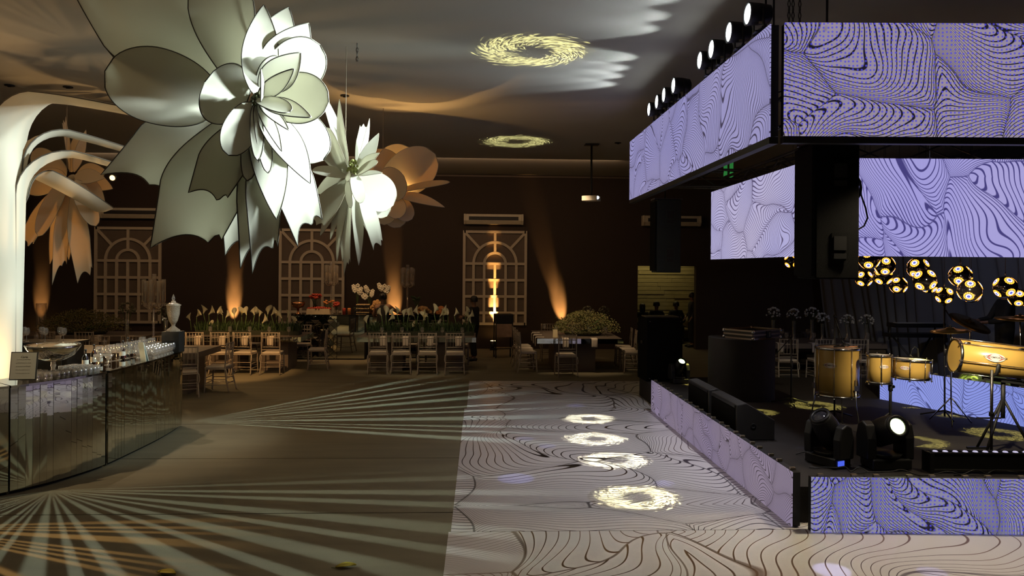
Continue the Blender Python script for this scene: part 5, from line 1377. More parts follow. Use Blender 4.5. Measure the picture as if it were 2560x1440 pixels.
t = thing('cake_stand', 'tiered stand of pale pastries on the buffet', 'pastry stand', (q.x, 19.38, Z2))
for k in range(3):
    tr = obj('tray', MB().box((0, 0, .02 + .10 * k), (.36, .24, .012)), BLACK, t)
    mb = MB()
    for i in range(9):
        for j in range(4): mb.ball((-.15 + .0375 * i, -.09 + .06 * j, .045 + .10 * k), .019, 6, 4)
    o = obj('pastries', mb, pm('pastry_cream', (.62, .45, .24), .8), tr); o['kind'] = 'stuff'
obj('post', MB().tube([(0, .0, 0), (0, 0, .26)], .012, 8), COPP, t)
for k, (px, w_, lab) in enumerate(((922, .30, 'heap of tan bread loaves on the buffet above the pastries'), (1058, .34, 'heap of tan bread loaves on the buffet beyond the candelabrum'), (1092, .26, 'heap of small orange fruit at the far buffet end'))):
    q = at_y(px, 786, 19.6); t = thing('food_platter', lab, 'food platter', (q.x + (.25, 0, .12)[k], 19.42, Z2))
    obj('platter', MB().lathe([(w_ * .6, 0), (w_ * .75, .03), (w_ * .7, .03)], 18), COPP if k != 1 else BLACK, t)
    blob_cluster(t, 'food', (0, 0, .03), w_ * .6, .16, .14 if k else .30, 46, .045, TAN if k < 2 else ORG, 30 + k)
vase_flowers(1043, 786, 19.7, Z2, .46, 'dark leafy vase with cream blooms near the far buffet end', GRN, 12, .16, .035, 7)
# ---- service trolley
q = at_z(1258, 895)
t = thing('service_trolley', 'black service trolley with folded top box by the lit trellis', 'trolley', (q.x, 19.4, 0), .15)
for sx in (-1, 1):
    for sy in (-1, 1):
        l = obj('leg', MB().tube([(sx * .22, sy * .15, .08), (sx * .22, sy * .15, .95)], .016, 8), BLACK, t)
        obj('wheel', MB().lathe([(.045, -.014), (.05, 0), (.045, .014)], 12, (sx * .22, sy * .15, .05), Matrix.Rotation(pi / 2, 4, 'Y')), BLACK, l)
obj('top_box', MB().box((0, 0, 1.02), (.48, .34, .26)), BLACK, t, bevel=.03)
obj('shelf', MB().box((0, 0, .25), (.44, .30, .02)), BLACK, t); obj('side_panel', MB().box((0, -.16, .72), (.40, .01, .34)), pm('painted_panel', (.40, .26, .18), .6, 0, .5, 9), t)
# ---- glasses on the dining tables
rg2 = random.Random(77)
for (T, n, lab, grp) in ((T2, 10, 'wine glass at a place setting on the calla table before the waitress', 'glasses on the waitress calla table'), (T1, 10, 'wine glass at a place setting on the calla table by the bar', 'glasses on the bar calla table'), (T3, 8, 'wine glass at a place setting on the bush table', 'glasses on the bush table'), (T4, 6, 'wine glass standing on the taupe table', 'glasses on the taupe table'), (T6, 10, 'wine glass on the dark table behind the stage', 'glasses on the dark table')):
    for k in range(n):
        s = -1 if k % 2 else 1
        place(wine, (T[0] + .2 + (T[1] - T[0] - .4) * (k + .5) / n, (T[2] + T[3]) / 2 + s * .48, .781), lab, grp)
# ---- vases of white flowers in the dark behind the stage
WFL = pm('white_blossom', (.55, .53, .46), .8, 0, .2, 40)
for k, (px, py, y) in enumerate(((1933, 782, 16.9), (1985, 785, 16.6), (2030, 782, 16.3), (2056, 796, 16.0), (2118, 800, 15.95), (2166, 800, 15.95), (1470, 778, 18.3), (1510, 778, 18.3), (318, 772, 14.5), (415, 775, 14.5))):
    q = at_y(px, py, y); zb = .781; yy = y
    if k in (6, 7): yy = 18.2
    if k < 6: yy = 16.15 + .12 * (k % 3)
    q = at_y(px, py, yy); h = q.z - zb + .12
    t = thing('flower_vase', ('slender vase of white blossoms on the dark table behind the stage' if k < 6 else 'slender vase of shadowed blossoms behind the bush' if k < 8 else 'slender vase of dark blossoms on the taupe table'), 'flower vase', (q.x, yy, zb), 0, 'blossom vases behind the stage' if k < 6 else 'blossom vases behind the bush' if k < 8 else 'blossom vases on the taupe table')
    obj('vase', MB().lathe([(.06, 0), (.055, .02), (.03, .1), (.04, h * .62)], 12, capt=False), CRY, t)
    r = random.Random(k); mb = MB()
    for i in range(46):
        a = r.uniform(0, 2 * pi); ph = r.uniform(-.3, 1) * pi / 2; mb.ball((.15 * cos(a) * cos(ph), .13 * sin(a) * cos(ph), h - .14 + .13 * sin(ph)), r.uniform(.014, .028), 6, 4)
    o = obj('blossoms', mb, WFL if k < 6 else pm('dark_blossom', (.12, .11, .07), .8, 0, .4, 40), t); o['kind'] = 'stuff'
    for i in range(6):
        a = i * 1.05; obj('stem', MB().tube([(0, 0, .05), (.05 * cos(a), .05 * sin(a), h * .65), (.10 * cos(a), .1 * sin(a), h - .1)], .004, 4), GRN, t)
# glass cylinder behind the olive bush
q = at_y(103, 790, 17.78); o = obj('glass_cylinder', MB().lathe([(.11, 0), (.11, at_y(103, 758, 17.78).z - .781)], 20, capt=False), CRY, None, (q.x, 17.78, .781)); tag(o, 'tall clear glass cylinder rising behind the olive bush', 'glass vase')
# ================================================================== stage gear
DZ_ = DECK
def black_case(loc, sx, sy, sz, rz, label, nm='subwoofer'):
    t = thing(nm, label, 'loudspeaker', loc, rz)
    obj('body', MB().box((0, 0, sz / 2), (sx, sy, sz)), SPK, t, bevel=.012)
    obj('grille', MB().box((0, -sy / 2 - .006, sz / 2), (sx - .06, .012, sz - .08)), SPK, t)
    for s in (-1, 1): obj('handle', MB().box((s * (sx / 2 - .0), 0, sz * .6), (.02, .14, .06)), BLACKM, t)
    for s in (-1, 1):
        for q in (.06, sz - .06): obj('bolt', MB().lathe([(.012, 0), (.012, .01)], 8, (s * (sx / 2 - .05), -sy / 2 - .012, q), Matrix.Rotation(pi / 2, 4, 'X')), CHROME, t)
    return t
q = at_y(1671, 800, 12.6)
black_case((q.x + .05, 13.4, DECK), .66, .6, q.z - DECK, .06, 'black loudspeaker stack standing beside the far end of the low screen')
o = obj('tray_table', MB().span((-.30, -.2, 0), (.30, .2, .02)), pm('tray_grey', (.10, .10, .11), .35), None, (q.x + .05, 13.4, q.z + .002)); tag(o, 'flat grey tray lying on the black loudspeaker stack', 'tray')
# drum riser table: draped half-round console with flight case on top
q = at_z(1857, 1005, DZ_)
dt = thing('draped_console', 'black cloth draped round-cornered console holding the flight case', 'console', (q.x + .12, q.y + .42, DZ_))
hc = at_y(1857, 850, q.y + .1).z - DZ_
def rrect(hx, hy, r, n=8):
    out = []
    for cx, cy_, a0 in ((hx - r, hy - r, 0), (-hx + r, hy - r, pi / 2), (-hx + r, -hy + r, pi), (hx - r, -hy + r, 3 * pi / 2)):
        for k in range(n + 1): a = a0 + pi / 2 * k / n; out.append((cx + r * cos(a), cy_ + r * sin(a)))
    return out
CLO = pm('black_drape', (.022, .019, .017), .8, 0, .2, 10)
base = rrect(.49, .45, .38); top = rrect(.49, .45, .38)
mb = MB(); n = len(base); vs = []
for zi in range(7):
    for k, (x, y) in enumerate(base):
        w_ = 1 + .012 * sin(k * 1.7) * (1 - zi / 6); vs.append(V((x * w_, y * w_, hc * zi / 6)))
mb.add(vs, [(zi * n + k, zi * n + (k + 1) % n, (zi + 1) * n + (k + 1) % n, (zi + 1) * n + k) for zi in range(6) for k in range(n)], True)
obj('drape', mb, CLO, dt); obj('table_top', MB().prism(top, hc - .01, hc + .012), CLO, dt)
# flight case
FCA = pm('flight_case_alloy', (.42, .34, .28), .3, .9); FCP = pm('flight_case_panel', (.02, .02, .02), .6)
q2 = at_y(1885, 850, q.y + .2)
fc = thing('flight_case', 'open flight case with alloy edges and butterfly catch on the draped console', 'flight case', (q2.x + .02, q.y + .34, DZ_ + hc + .013), .62)
fx, fy, fz = .72, .52, .145
obj('bottom', MB().span((-fx / 2, -fy / 2, 0), (fx / 2, fy / 2, .01)), FCP, fc)
for nm, a, b in (('front', (-fx / 2, -fy / 2), (fx / 2, -fy / 2)), ('rear', (-fx / 2, fy / 2), (fx / 2, fy / 2)), ('side', (-fx / 2, -fy / 2), (-fx / 2, fy / 2)), ('side', (fx / 2, -fy / 2), (fx / 2, fy / 2))):
    pn = obj('wall_panel', MB().bar((a[0], a[1], fz / 2), (b[0], b[1], fz / 2), .012, fz), FCP, fc)
    for zz in (.012, fz * .5, fz - .012): obj('alloy_edge', MB().bar((a[0], a[1], zz), (b[0], b[1], zz), .024, .024), FCA, pn)
for sx in (-1, 1):
    for sy in (-1, 1):
        for zz in (.02, fz - .02): obj('ball_corner', MB().ball((sx * fx / 2, sy * fy / 2, zz), .03, 10, 6), CHROME, fc)
bc = obj('butterfly_catch', MB().box((.03, -fy / 2 - .016, fz / 2), (.12, .012, .11)), BLACKM, fc); obj('latch_wing', MB().box((.03, -fy / 2 - .026, fz / 2), (.04, .01, .07)), CHROME, bc)
# floor monitors
def monitor(loc, rz, label):
    t = thing('stage_monitor', label, 'monitor speaker', loc, rz, 'wedge monitors')
    L_ = .95; pr = [(0, 0), (.46, 0), (.46, .24), (.12, .44), (0, .42)]     # profile y,z ; slanted face forward (+y)
    M = Matrix(((0, 0, 1, 0), (1, 0, 0, 0), (0, 1, 0, 0), (0, 0, 0, 1)))
    obj('body', MB().prism(pr, -L_ / 2, L_ / 2, M), pm('monitor_paint', (.03, .028, .026), .42, 0, .2, 60, .5, 400), t, bevel=.012)
    obj('grille', MB().box((0, -.006, .2), (L_ - .08, .010, .34)), SPK, t)
    obj('port', MB().lathe([(.03, 0), (.034, .006), (.018, .006), (.016, -.004)], 16, (L_ / 2 + .002, .2, .17), Matrix.Rotation(pi / 2, 4, 'Y')), BLACK, t)
    obj('rear_lip', MB().bar((-L_ / 2 + .03, -.008, .395), (L_ / 2 - .03, -.008, .395), .014, .03), BLACKM, t)
    return t
m1 = at_z(1952, 1100, DZ_); 
monitor((3.03, 9.06, DZ_), -pi / 2, 'black wedge monitor nearer the moving head lights along the low screen')
monitor((3.03, 10.12, DZ_), -pi / 2, 'black wedge monitor nearer the draped console along the low screen')
# ---- moving heads
MLENS = em('beam_lens', (0.80, 1.0, 0.42), 5.0); 
def moving_head(loc, rz, tilt, label, s=1.0, lit=True, screen=True):
    t = thing('moving_head_light', label, 'stage light', loc, rz)
    M = lambda v: V(v) * s
    def ob(nm, mb, mat, par=t, bevel=0):
        for i, v_ in enumerate(mb.v): mb.v[i] = tuple(c * s for c in v_)
        return obj(nm, mb, mat, par, bevel=bevel)
    b = ob('base', MB().prism([(-.19, -.13), (.19, -.13), (.17, .13), (-.17, .13)], .012, .11), HOUS, bevel=.012)
    for x in (-.15, .15):
        for y in (-.10, .10): ob('foot', MB().lathe([(.018, 0), (.02, .013)], 8, (x, y, 0)), BLACK, b)
    if screen: ob('display', MB().box((.191, -.04, .06), (.006, .09, .05)), em('blue_display', (.08, .14, .9), .9), b)
    for sgn in (-1, 1):
        ob('yoke_arm', MB().prism([(-.10, .10), (.10, .10), (.105, .30), (.07, .42), (.0, .455), (-.07, .42), (-.105, .30)], -.045, .045, Matrix.Translation((sgn * .185, 0, 0)) @ Matrix(((0, 0, 1, 0), (1, 0, 0, 0), (0, 1, 0, 0), (0, 0, 0, 1)))), HOUS, bevel=.014)
    ob('yoke_bridge', MB().lathe([(.10, .105), (.13, .115), (.15, .15)], 18), HOUS)
    Rm = Matrix.Translation((0, 0, .35)) @ Matrix.Rotation(tilt, 4, 'X')
    h = ob('head', MB().lathe([(.085, -.19), (.12, -.16), (.13, -.02), (.128, .08), (.112, .18), (.105, .205)], 20, (0, 0, 0), Rm), HOUS)
    ob('lens_ring', MB().lathe([(.106, .204), (.108, .222), (.076, .222), (.072, .206)], 20, (0, 0, 0), Rm, capb=False, capt=False), BLACKM, h)
    ob('lens', MB().lathe([(.074, .206), (.05, .220), (.001, .228)], 20, (0, 0, 0), Rm, capb=False), MLENS if lit else pm('dark_lens', (.03, .03, .04), .05), h)
    for k in range(5): ob('cooling_fin', MB().lathe([(.122, -.14 + k * .022), (.127, -.136 + k * .022), (.122, -.130 + k * .022)], 20, (0, 0, 0), Rm, capb=False, capt=False), BLACKM, h)
    ob('tilt_lever', MB().bar((-.06, -.10, .13), (.06, -.10, .13), .02, .012), LATCH)
    return t
p = at_z(2082, 1168, DZ_); moving_head((p.x, p.y + .10, DZ_), -1.15, radians(38), 'moving head light turned aside, without a lit lens, at the stage corner', 1.0, False)
p = at_z(2228, 1178, DZ_); moving_head((p.x, p.y + .12, DZ_), .05, radians(66), 'moving head light with a glowing green-white lens at the stage front', 1.08, True, False)
p = at_z(1690, 958, DZ_); moving_head((p.x + .05, p.y, DZ_), .2, radians(40), 'small moving head light glowing before the black loudspeaker stack', .78, True)
# ---- LED batten along the stage front
b0 = at_z(2318, 1180, DZ_); bl = thing('led_batten', 'long black batten of square lamps lying along the stage front', 'light batten', (b0.x, b0.y + .02, DZ_), -RX)
obj('housing', MB().span((0, -.05, .03), (2.0, .06, .19)), HOUS, bl); obj('top_rail', MB().span((0, -.055, .19), (2.0, -.035, .205)).span((0, .045, .19), (2.0, .065, .205)), TRM, bl)
for s in (.02, 1.95): obj('end_bracket', MB().span((s - .02, -.08, 0), (s + .02, .08, .20)), BLACK, bl)
BC = em('batten_cell', (.40, .36, .65), .9, (.9, .85, 1.0), 40)
for k in range(19): 
    c = obj('lamp_cell', MB().box((.09 + .1 * k, .0, .196), (.07, .075, .012), Matrix.Identity(4)), BLACKM, bl); obj('lens', MB().lathe([(.026, .203), (.018, .212), (.001, .216)], 10, (.09 + .1 * k, 0, 0)), BC, c)
obj('lower_rail', MB().span((0, -.075, .02), (2.0, -.055, .04)), TRM, bl)
# ---- drums
YEL = pm('drum_shell', (.52, .33, .08), .28, 0, .08, 3, coat=.6); HEADM = pm('drum_head', (.78, .58, .42), .55); HEADW = pm('drum_head_pale', (.70, .66, .58), .5)
RIMC = CHROME
BADGE = pm('badge_white', (.75, .70, .62), .5); BRED = pm('badge_red', (.45, .03, .04), .5); BINK = pm('badge_ink', (.02, .02, .02), .6)
def badge(parent, M, w_, text):
    """lozenge badge with a white disc, red flashes and the maker's name, laid on the local plane z=0 of M"""
    h = w_ * .46
    def shp(pts, z0, z1, mat, nm): 
        return obj(nm, MB().prism(pts, z0, z1, M), mat, parent)
    out = []
    for k in range(32):
        a = 2 * pi * k / 32; x = abs(cos(a)) ** 1.2 * (1 if cos(a) >= 0 else -1); out.append((x * w_ / 2, sin(a) * h / 2))
    shp(out, 0, .0015, BADGE, 'badge')
    for s in (-1, 1):
        shp([(s * w_ * .12, h * .40), (s * w_ * .44, h * .06), (s * w_ * .30, h * .08)] if s > 0 else [(s * w_ * .30, h * .08), (s * w_ * .44, h * .06), (s * w_ * .12, h * .40)], .0016, .0022, BRED, 'badge_flash')
        shp([(s * w_ * .30, -h * .08), (s * w_ * .44, -h * .06), (s * w_ * .12, -h * .40)] if s > 0 else [(s * w_ * .12, -h * .40), (s * w_ * .44, -h * .06), (s * w_ * .30, -h * .08)], .0016, .0022, BRED, 'badge_flash')
    o = text_obj('badge_text', text, w_ * .135, BINK, parent, .25, .0003, .0012 * w_); o.matrix_local = M @ Matrix.Translation((0, 0, .0028))
def drum(t, c, R_, H_, nlug, head, Mrot=Matrix.Identity(4)):
    T_ = Matrix.Translation(c) @ Mrot
    sh = obj('shell', MB().lathe([(R_, 0), (R_, H_)], 40, (0, 0, 0), T_.to_3x3().to_4x4() , True, False, False) if False else MB().lathe([(R_, 0.0), (R_ * 1.004, H_ * .5), (R_, H_)], 40, c, Mrot, True, True, False), YEL, t)
    for zz in (0, H_):
        obj('hoop', MB().lathe([(R_ + .004, zz - .014), (R_ + .014, zz - .012), (R_ + .014, zz + .012), (R_ + .004, zz + .016)], 40, c, Mrot, True, False, False), RIMC, t)
    obj('drum_head', MB().lathe([(R_ + .003, H_ + .004), (R_ * .5, H_ + .006), (.001, H_ + .007)], 40, c, Mrot, True, False), head, t)
    for k in range(nlug):
        a = 2 * pi * k / nlug + .2
        def P3(r_, z_): return V(c) + (Mrot.to_3x3() @ V((r_ * cos(a), r_ * sin(a), z_)))
        l = obj('tension_rod', MB().tube([P3(R_ + .018, -.03), P3(R_ + .018, H_ + .02)], .0045, 6), RIMC, t)
        for z_ in (-.022, H_ + .012): obj('lug', MB().ball(P3(R_ + .018, z_), .011, 8, 5), RIMC, l)
    return sh
def surf(c, R_, ang, z_):
    """frame lying on the shell: x along the circumference, y up, z out"""
    n = V((cos(ang), sin(ang), 0)); x = V((-sin(ang), cos(ang), 0)); y = V((0, 0, 1)); o = V(c) + n * (R_ + .002) + y * z_
    return Matrix(((x.x, y.x, n.x, o.x), (x.y, y.y, n.y, o.y), (x.z, y.z, n.z, o.z), (0, 0, 0, 1)))
q = at_y(2117, 995, 9.0); R1 = .255; zb = q.z; H1 = at_y(2117, 875, 9.0).z - zb
t = thing('surdo_drum', 'largest upright amber drum on thin legs beside the pair of smaller drums', 'drum', (q.x, 9.25, 0)); drum(t, (0, 0, zb), R1, H1, 8, HEADM)
badge(t, surf((0, 0, zb), R1, -pi / 2 - .80, H1 * .66), .15, 'CONTEMPORANEA')
for k in range(3):
    a = -pi / 2 + k * 2.09 + .4; l = obj('leg', MB().tube([((R1 + .022) * cos(a), (R1 + .022) * sin(a), zb + .22), ((R1 + .03) * cos(a), (R1 + .03) * sin(a), zb - .1), ((R1 + .10) * cos(a), (R1 + .1) * sin(a), DZ_ + .01)], .009, 8), CHROME, t)
    obj('leg_bracket', MB().box(((R1 + .02) * cos(a), (R1 + .02) * sin(a), zb + .12), (.05, .05, .06)), CHROME, l); obj('rubber_foot', MB().ball(((R1 + .10) * cos(a), (R1 + .1) * sin(a), DZ_ + .014), .014, 8, 5), BLACK, l)
o = obj('drum_mallet', MB().tube([(-.10, -.02, 0), (.06, .02, .006)], .010, 8).ball((.08, .025, .012), .034, 10, 6, (1.4, 1, .7)), BLACK, None, (q.x + .02, 9.2, zb + H1 + .022)); tag(o, 'black felt drum mallet resting on the largest upright drum', 'mallet')
o = obj('percussion_sticks', MB().tube([(-.09, 0, 0), (.09, .03, .004)], .007, 6), pm('stick_wood', (.45, .2, .1), .6), None, (q.x + .16, 9.2, zb + H1 + .018)); tag(o, 'short wooden stick lying on the largest upright drum', 'drum stick')
# pair of smaller drums on one stand
yS = 8.75
q = at_y(2198, 955, yS); q2 = at_y(2275, 948, yS - .1); st = at_y(2226, 1000, yS)
t = thing('timbale_drum', 'narrow tall amber drum clamped on the black drum stand', 'drum', (q.x, yS, 0)); R2 = .13; H2 = at_y(2198, 888, yS).z - q.z
drum(t, (0, 0, q.z), R2, H2, 6, HEADW); badge(t, surf((0, 0, q.z), R2, -pi / 2 - .1, H2 * .62), .10, 'CONTEMPORANEA'); obj('clamp_arm', MB().bar((R2, 0, q.z + H2 * .35), (st.x - q.x, 0, q.z + H2 * .35), .03, .03), BLACK, t)
t = thing('timbale_drum', 'wide shallow amber drum clamped on the black drum stand', 'drum', (q2.x + .01, yS - .1, 0)); R3 = .20; z3 = at_y(2275, 944, yS - .1).z; H3 = at_y(2275, 899, yS - .1).z - z3
drum(t, (0, 0, z3), R3, H3, 8, HEADW, Matrix.Rotation(.03, 4, 'Y')); badge(t, surf((0, 0, z3), R3, -pi / 2 - .85, H3 * .62), .10, 'CONTEMPORANEA'); obj('clamp_arm', MB().bar((-R3, .05, z3 + H3 * .35), (st.x - q2.x, .08, z3 + H3 * .35), .03, .03), BLACK, t)
t = thing('drum_stand', 'black tripod stand carrying the two smaller drums', 'stand', (st.x, yS, 0)); obj('pole', MB().tube([(0, 0, DZ_ + .06), (0, 0, 1.30)], .017, 10), BLACK, t); obj('knob', MB().ball((.035, 0, .95), .02), BLACK, t); obj('collar', MB().lathe([(.026, .9), (.026, 1.0)], 10), BLACK, t)
for k in range(3): a = k * 2.09 + .6; obj('leg', MB().tube([(0, 0, DZ_ + .30), (.30 * cos(a), .30 * sin(a), DZ_ + .015)], .011, 8), BLACK, t)
# the long horizontal drum
yL = 8.0; ca = at_y(2387, 888, yL); cb_ = at_y(2720, 928, yL - .25); ax = (cb_ - ca); LL = 1.25; ax.normalize(); RL = .178
t = thing('long_drum', 'long amber drum lying level on a stand with a lettered badge', 'drum', ca)
Mr = ax.to_track_quat('Z', 'Y').to_matrix().to_4x4()
drum(t, (0, 0, 0), RL, LL, 6, HEADM, Mr)
xx = ax; nn = V((-ax.y * -1, 0, 0)); nrm = V((ax.y, -ax.x, 0)); nrm = (V((0, -1, .18)) - ax * V((0, -1, .18)).dot(ax)).normalized(); yy = nrm.cross(xx)
o_ = ax * .33 + nrm * (RL + .004) 
badge(t, Matrix(((xx.x, yy.x, nrm.x, o_.x), (xx.y, yy.y, nrm.y, o_.y), (xx.z, yy.z, nrm.z, o_.z), (0, 0, 0, 1))), .205, 'CONTEMPORANEA')
for k in (.06, .5, .9): obj('side_latch', MB().ball(ax * (k * LL) + V((0, -.09, RL * .86)), .02, 8, 5, (2, 1, .7)), CHROME, t)
mid = ca + ax * .50
t = thing('long_drum_stand', 'black cradle stand with crossed legs under the long amber drum', 'stand', (mid.x, mid.y, 0))
zc = mid.z
for s in (-.17, .17):
    c = ax * s
    obj('cradle', MB().tube([V((c.x, c.y - .19, zc + c.z - .03)), V((c.x, c.y - .16, zc + c.z - .14)), V((c.x, c.y - .02, zc + c.z - .205)), V((c.x, c.y + .16, zc + c.z - .15)), V((c.x, c.y + .20, zc + c.z - .03))], .018, 8), BLACK, t)
obj('cradle_bar', MB().bar(V((0, -.02, zc - .215)) - ax * .22, V((0, -.02, zc - .215)) + ax * .22, .05, .035), BLACK, t)
obj('pole', MB().tube([(0, 0, zc - .22), (0.0, 0, DZ_ + .40)], .022, 10), BLACK, t); 
for k, (a, rr_) in enumerate(((pi + .25, .24), (-.35, .30), (pi / 2 + .4, .28))): obj('leg', MB().tube([(0, 0, DZ_ + .62), (rr_ * cos(a), rr_ * sin(a), DZ_ + .02)], .014, 8), BLACK, t); obj('cross_foot', MB().bar((rr_ * cos(a) - .12, rr_ * sin(a), DZ_ + .013), (rr_ * cos(a) + .12, rr_ * sin(a), DZ_ + .013), .03, .02), BLACKM, t)
# ---- cymbals
BRZ = pm('cymbal_bronze', (.34, .25, .09), .32, 1.0, .15, 4)
def cymbal(px, py, y, R_, tx, ty, label, zpole=DZ_, straight=True):
    c = at_y(px, py, y); t = thing('cymbal_stand', label, 'cymbal', (c.x, c.y, 0))
    M = Matrix.Rotation(tx, 4, 'X') @ Matrix.Rotation(ty, 4, 'Y')
    obj('cymbal', MB().lathe([(R_, 0), (R_ * .6, .018), (R_ * .25, .028), (R_ * .2, .045), (.01, .055)], 36, (0, 0, c.z), M, True, False, False), BRZ, t, solid=.003)
    obj('felt', MB().lathe([(.018, c.z + .05), (.018, c.z + .07)], 10), BLACK, t)
    obj('pole', MB().tube([(0, 0, c.z + .08), (.01, 0, c.z - .3), (.05, .05, zpole + .25)], .010, 8), CHROME, t)
    for k in range(3): a = k * 2.09; obj('leg', MB().tube([(.05, .05, zpole + .35), (.05 + .28 * cos(a), .05 + .28 * sin(a), zpole + .012)], .009, 6), CHROME, t)
cymbal(2376, 828, 9.45, .24, .03, -.10, 'small thin golden cymbal above the long drum end')
cymbal(2424, 808, 10.95, .30, .45, .22, 'large dark tilted cymbal between the two golden ones')
cymbal(2550, 798, 9.7, .30, .06, -.02, 'flat golden cymbal in front of the drummer')
# green bass drum shell beneath the long drum
t = thing('bass_drum', 'pale green bass drum partly hidden behind the low blue screen', 'drum', (at_y(2450, 960, 10.4).x + .05, 10.4, DZ_ + .30))
obj('shell', MB().lathe([(.28, -.2), (.28, .2)], 32, (0, 0, 0), Matrix.Rotation(pi / 2, 4, 'X')), pm('green_shell', (.22, .34, .14), .3), t); obj('hoop', MB().lathe([(.288, -.225), (.295, -.2), (.285, -.19)], 32, (0, 0, 0), Matrix.Rotation(pi / 2, 4, 'X'), True, False, False), BLACK, t)
for s in (-1, 1): obj('spur', MB().tube([(s * .25, .1, -.1), (s * .32, .0, -.295)], .01, 6), CHROME, t)
# ---- stands
def mic_stand(base, top, mic, label, boom=None, tripod=True):
    t = thing('microphone_stand', label, 'microphone stand', (base[0], base[1], base[2]))
    B = V(base); tp = V(top) - B
    obj('pole', MB().tube([(0, 0, .02), (tp.x, tp.y, tp.z)], .012, 8), BLACK, t)
    for k in range(3): a = k * 2.09 + .3; obj('leg', MB().tube([(0, 0, .10), (.30 * cos(a), .30 * sin(a), .012)], .011, 8), BLACK, t)
    obj('clutch', MB().lathe([(.02, tp.z * .55), (.02, tp.z * .55 + .10)], 10), BLACK, t)
    if boom: 
        b0, b1 = V(boom[0]) - B, V(boom[1]) - B; br_ = obj('boom', MB().tube([b0, b1], .008, 8), BLACK, t); obj('boom_joint', MB().ball(tp, .024), BLACK, br_)
    if mic:
        m0, m1 = V(mic[0]) - B, V(mic[1]) - B; mm_ = obj('microphone', MB().tube([m0, m1], [.013, .017], 10), BLACKM, t); obj('grille_ball', MB().ball(m1, .026, 10, 6), pm('mic_mesh', (.10, .10, .11), .4, .8), mm_)
yM = 9.4; b = at_z(2086, 1045, DZ_); yM = b.y
mic_stand((b.x, yM, DZ_), at_y(2087, 790, yM), (at_y(2104, 850, yM), at_y(2112, 862, yM)), 'black microphone stand whose boom reaches over the largest upright drum', (at_y(2085, 788, yM), at_y(2108, 852, yM)))
b = at_z(1978, 1012, DZ_); yM = b.y
mic_stand((b.x, yM, DZ_), at_y(1978, 842, yM), None, 'black boom stand without microphone beside the draped console', (at_y(1981, 840, yM), at_y(1939, 886, yM)))
b = V((at_y(2362, 1000, 9.9).x, 9.9, DZ_))
mic_stand(b, at_y(2361, 762, 9.9), None, 'tall straight stand rising to a globe lamp above the cymbals', (at_y(2364, 775, 9.9), at_y(2380, 800, 9.9)))
b = V((at_y(2478, 1130, 7.42).x, 7.42, DZ_))
t = thing('silver_stand', 'slim steel pole stand in front of the long amber drum', 'stand', b)
obj('pole', MB().tube([(0, 0, .01), (0, 0, at_y(2478, 925, 7.42).z - DZ_)], .014, 10), pm('dull_steel', (.20, .19, .18), .35, .9), t); obj('collar', MB().lathe([(.024, .52), (.024, .56)], 10), BLACK, t); obj('base_plate', MB().lathe([(.10, 0), (.10, .012)], 18), BLACK, t)
for sx in (-.14,): obj('foot_bar', MB().bar((-.16, 0, .50), (.10, 0, .50), .014, .014), CHROME, t)
# a gooseneck mic clipped on the wide drum
g0 = at_y(2295, 890, yS - .15); pts = [at_y(2296, 892, yS - .15), at_y(2294, 872, yS - .15), at_y(2287, 866, yS - .15), at_y(2280, 874, yS - .15), at_y(2276, 888, yS - .15)]
o = obj('clip_microphone', MB().tube(pts, .005, 6).ball(pts[-1], .014).bar(pts[0], pts[1], .018, .014), BLACKM); tag(o, 'small gooseneck clip microphone on the wide shallow drum', 'microphone')
# ---- globe lamps
GBLK = pm('globe_shell', (.006, .005, .005), .12, 0, .1, 5, coat=.8)
GRING = em('globe_ring', (1.0, .34, .03), 3.2); GIN = em('globe_inner', (.80, .78, 1.0), 2.0); GDOT = em('globe_blue', (.10, .13, .75), 1.2)
def globe_proto(R_):
    t = thing('globe_lamp', '-', 'pendant lamp')
    obj('shell', MB().ball((0, 0, 0), R_, 24, 14), GBLK, t)
    dirs = [V((a, b, c_)) for a in (-1, 1) for b in (-1, 1) for c_ in (-1, 1)]
    Rm = Matrix.Rotation(.12, 3, 'X') @ Matrix.Rotation(.2, 3, 'Z')
    for d in dirs:
        d = (Rm @ d).normalized(); M = d.to_track_quat('Z', 'Y').to_matrix().to_4x4()
        rg = R_ * .40
        mb = MB()
        for k in range(14):
            a = 2 * pi * k / 14; r0, r1 = rg * .72, rg * (1.0 if k % 2 else 1.0); da = 2 * pi / 14 * .40
            def on(r_, an, lift): p = V((r_ * cos(an), r_ * sin(an), 0)); zz = sqrt(max(0, R_ * R_ - r_ * r_)) + lift; return M @ V((p.x, p.y, zz))
            mb.add([on(r0, a - da, .002), on(r1, a - da, .002), on(r1 * 1.06, a, .002), on(r1, a + da, .002), on(r0, a + da, .002)], [(0, 1, 2, 3, 4)])
        w_ = obj('lamp_window', mb, GRING, t)
        pr = [(rg * .66, 0), (rg * .45, 0), (rg * .001, 0)]
        mb = MB(); ring = []
        def onr(r_, an, lift): return M @ V((r_ * cos(an), r_ * sin(an), sqrt(R_ * R_ - r_ * r_) + lift))
        n = 14; vs = [onr(rg * .62, 2 * pi * k / n, .0022) for k in range(n)] + [onr(rg * .32, 2 * pi * k / n, .0022) for k in range(n)]
        obj('inner_ring', MB().add(vs, [(k, (k + 1) % n, n + (k + 1) % n, n + k) for k in range(n)]), GIN, w_)
        vs = [onr(rg * .26, 2 * pi * k / n, .0022) for k in range(n)]; obj('blue_eye', MB().add(vs, [tuple(range(n))]), GDOT, w_)
    obj('hook', MB().tube([(0, 0, R_), (.012, 0, R_ + .025), (0, 0, R_ + .05), (-.012, 0, R_ + .025), (0, 0, R_)], .004, 6), CHROME, t)
    return t
gp = globe_proto(.125); index_children()
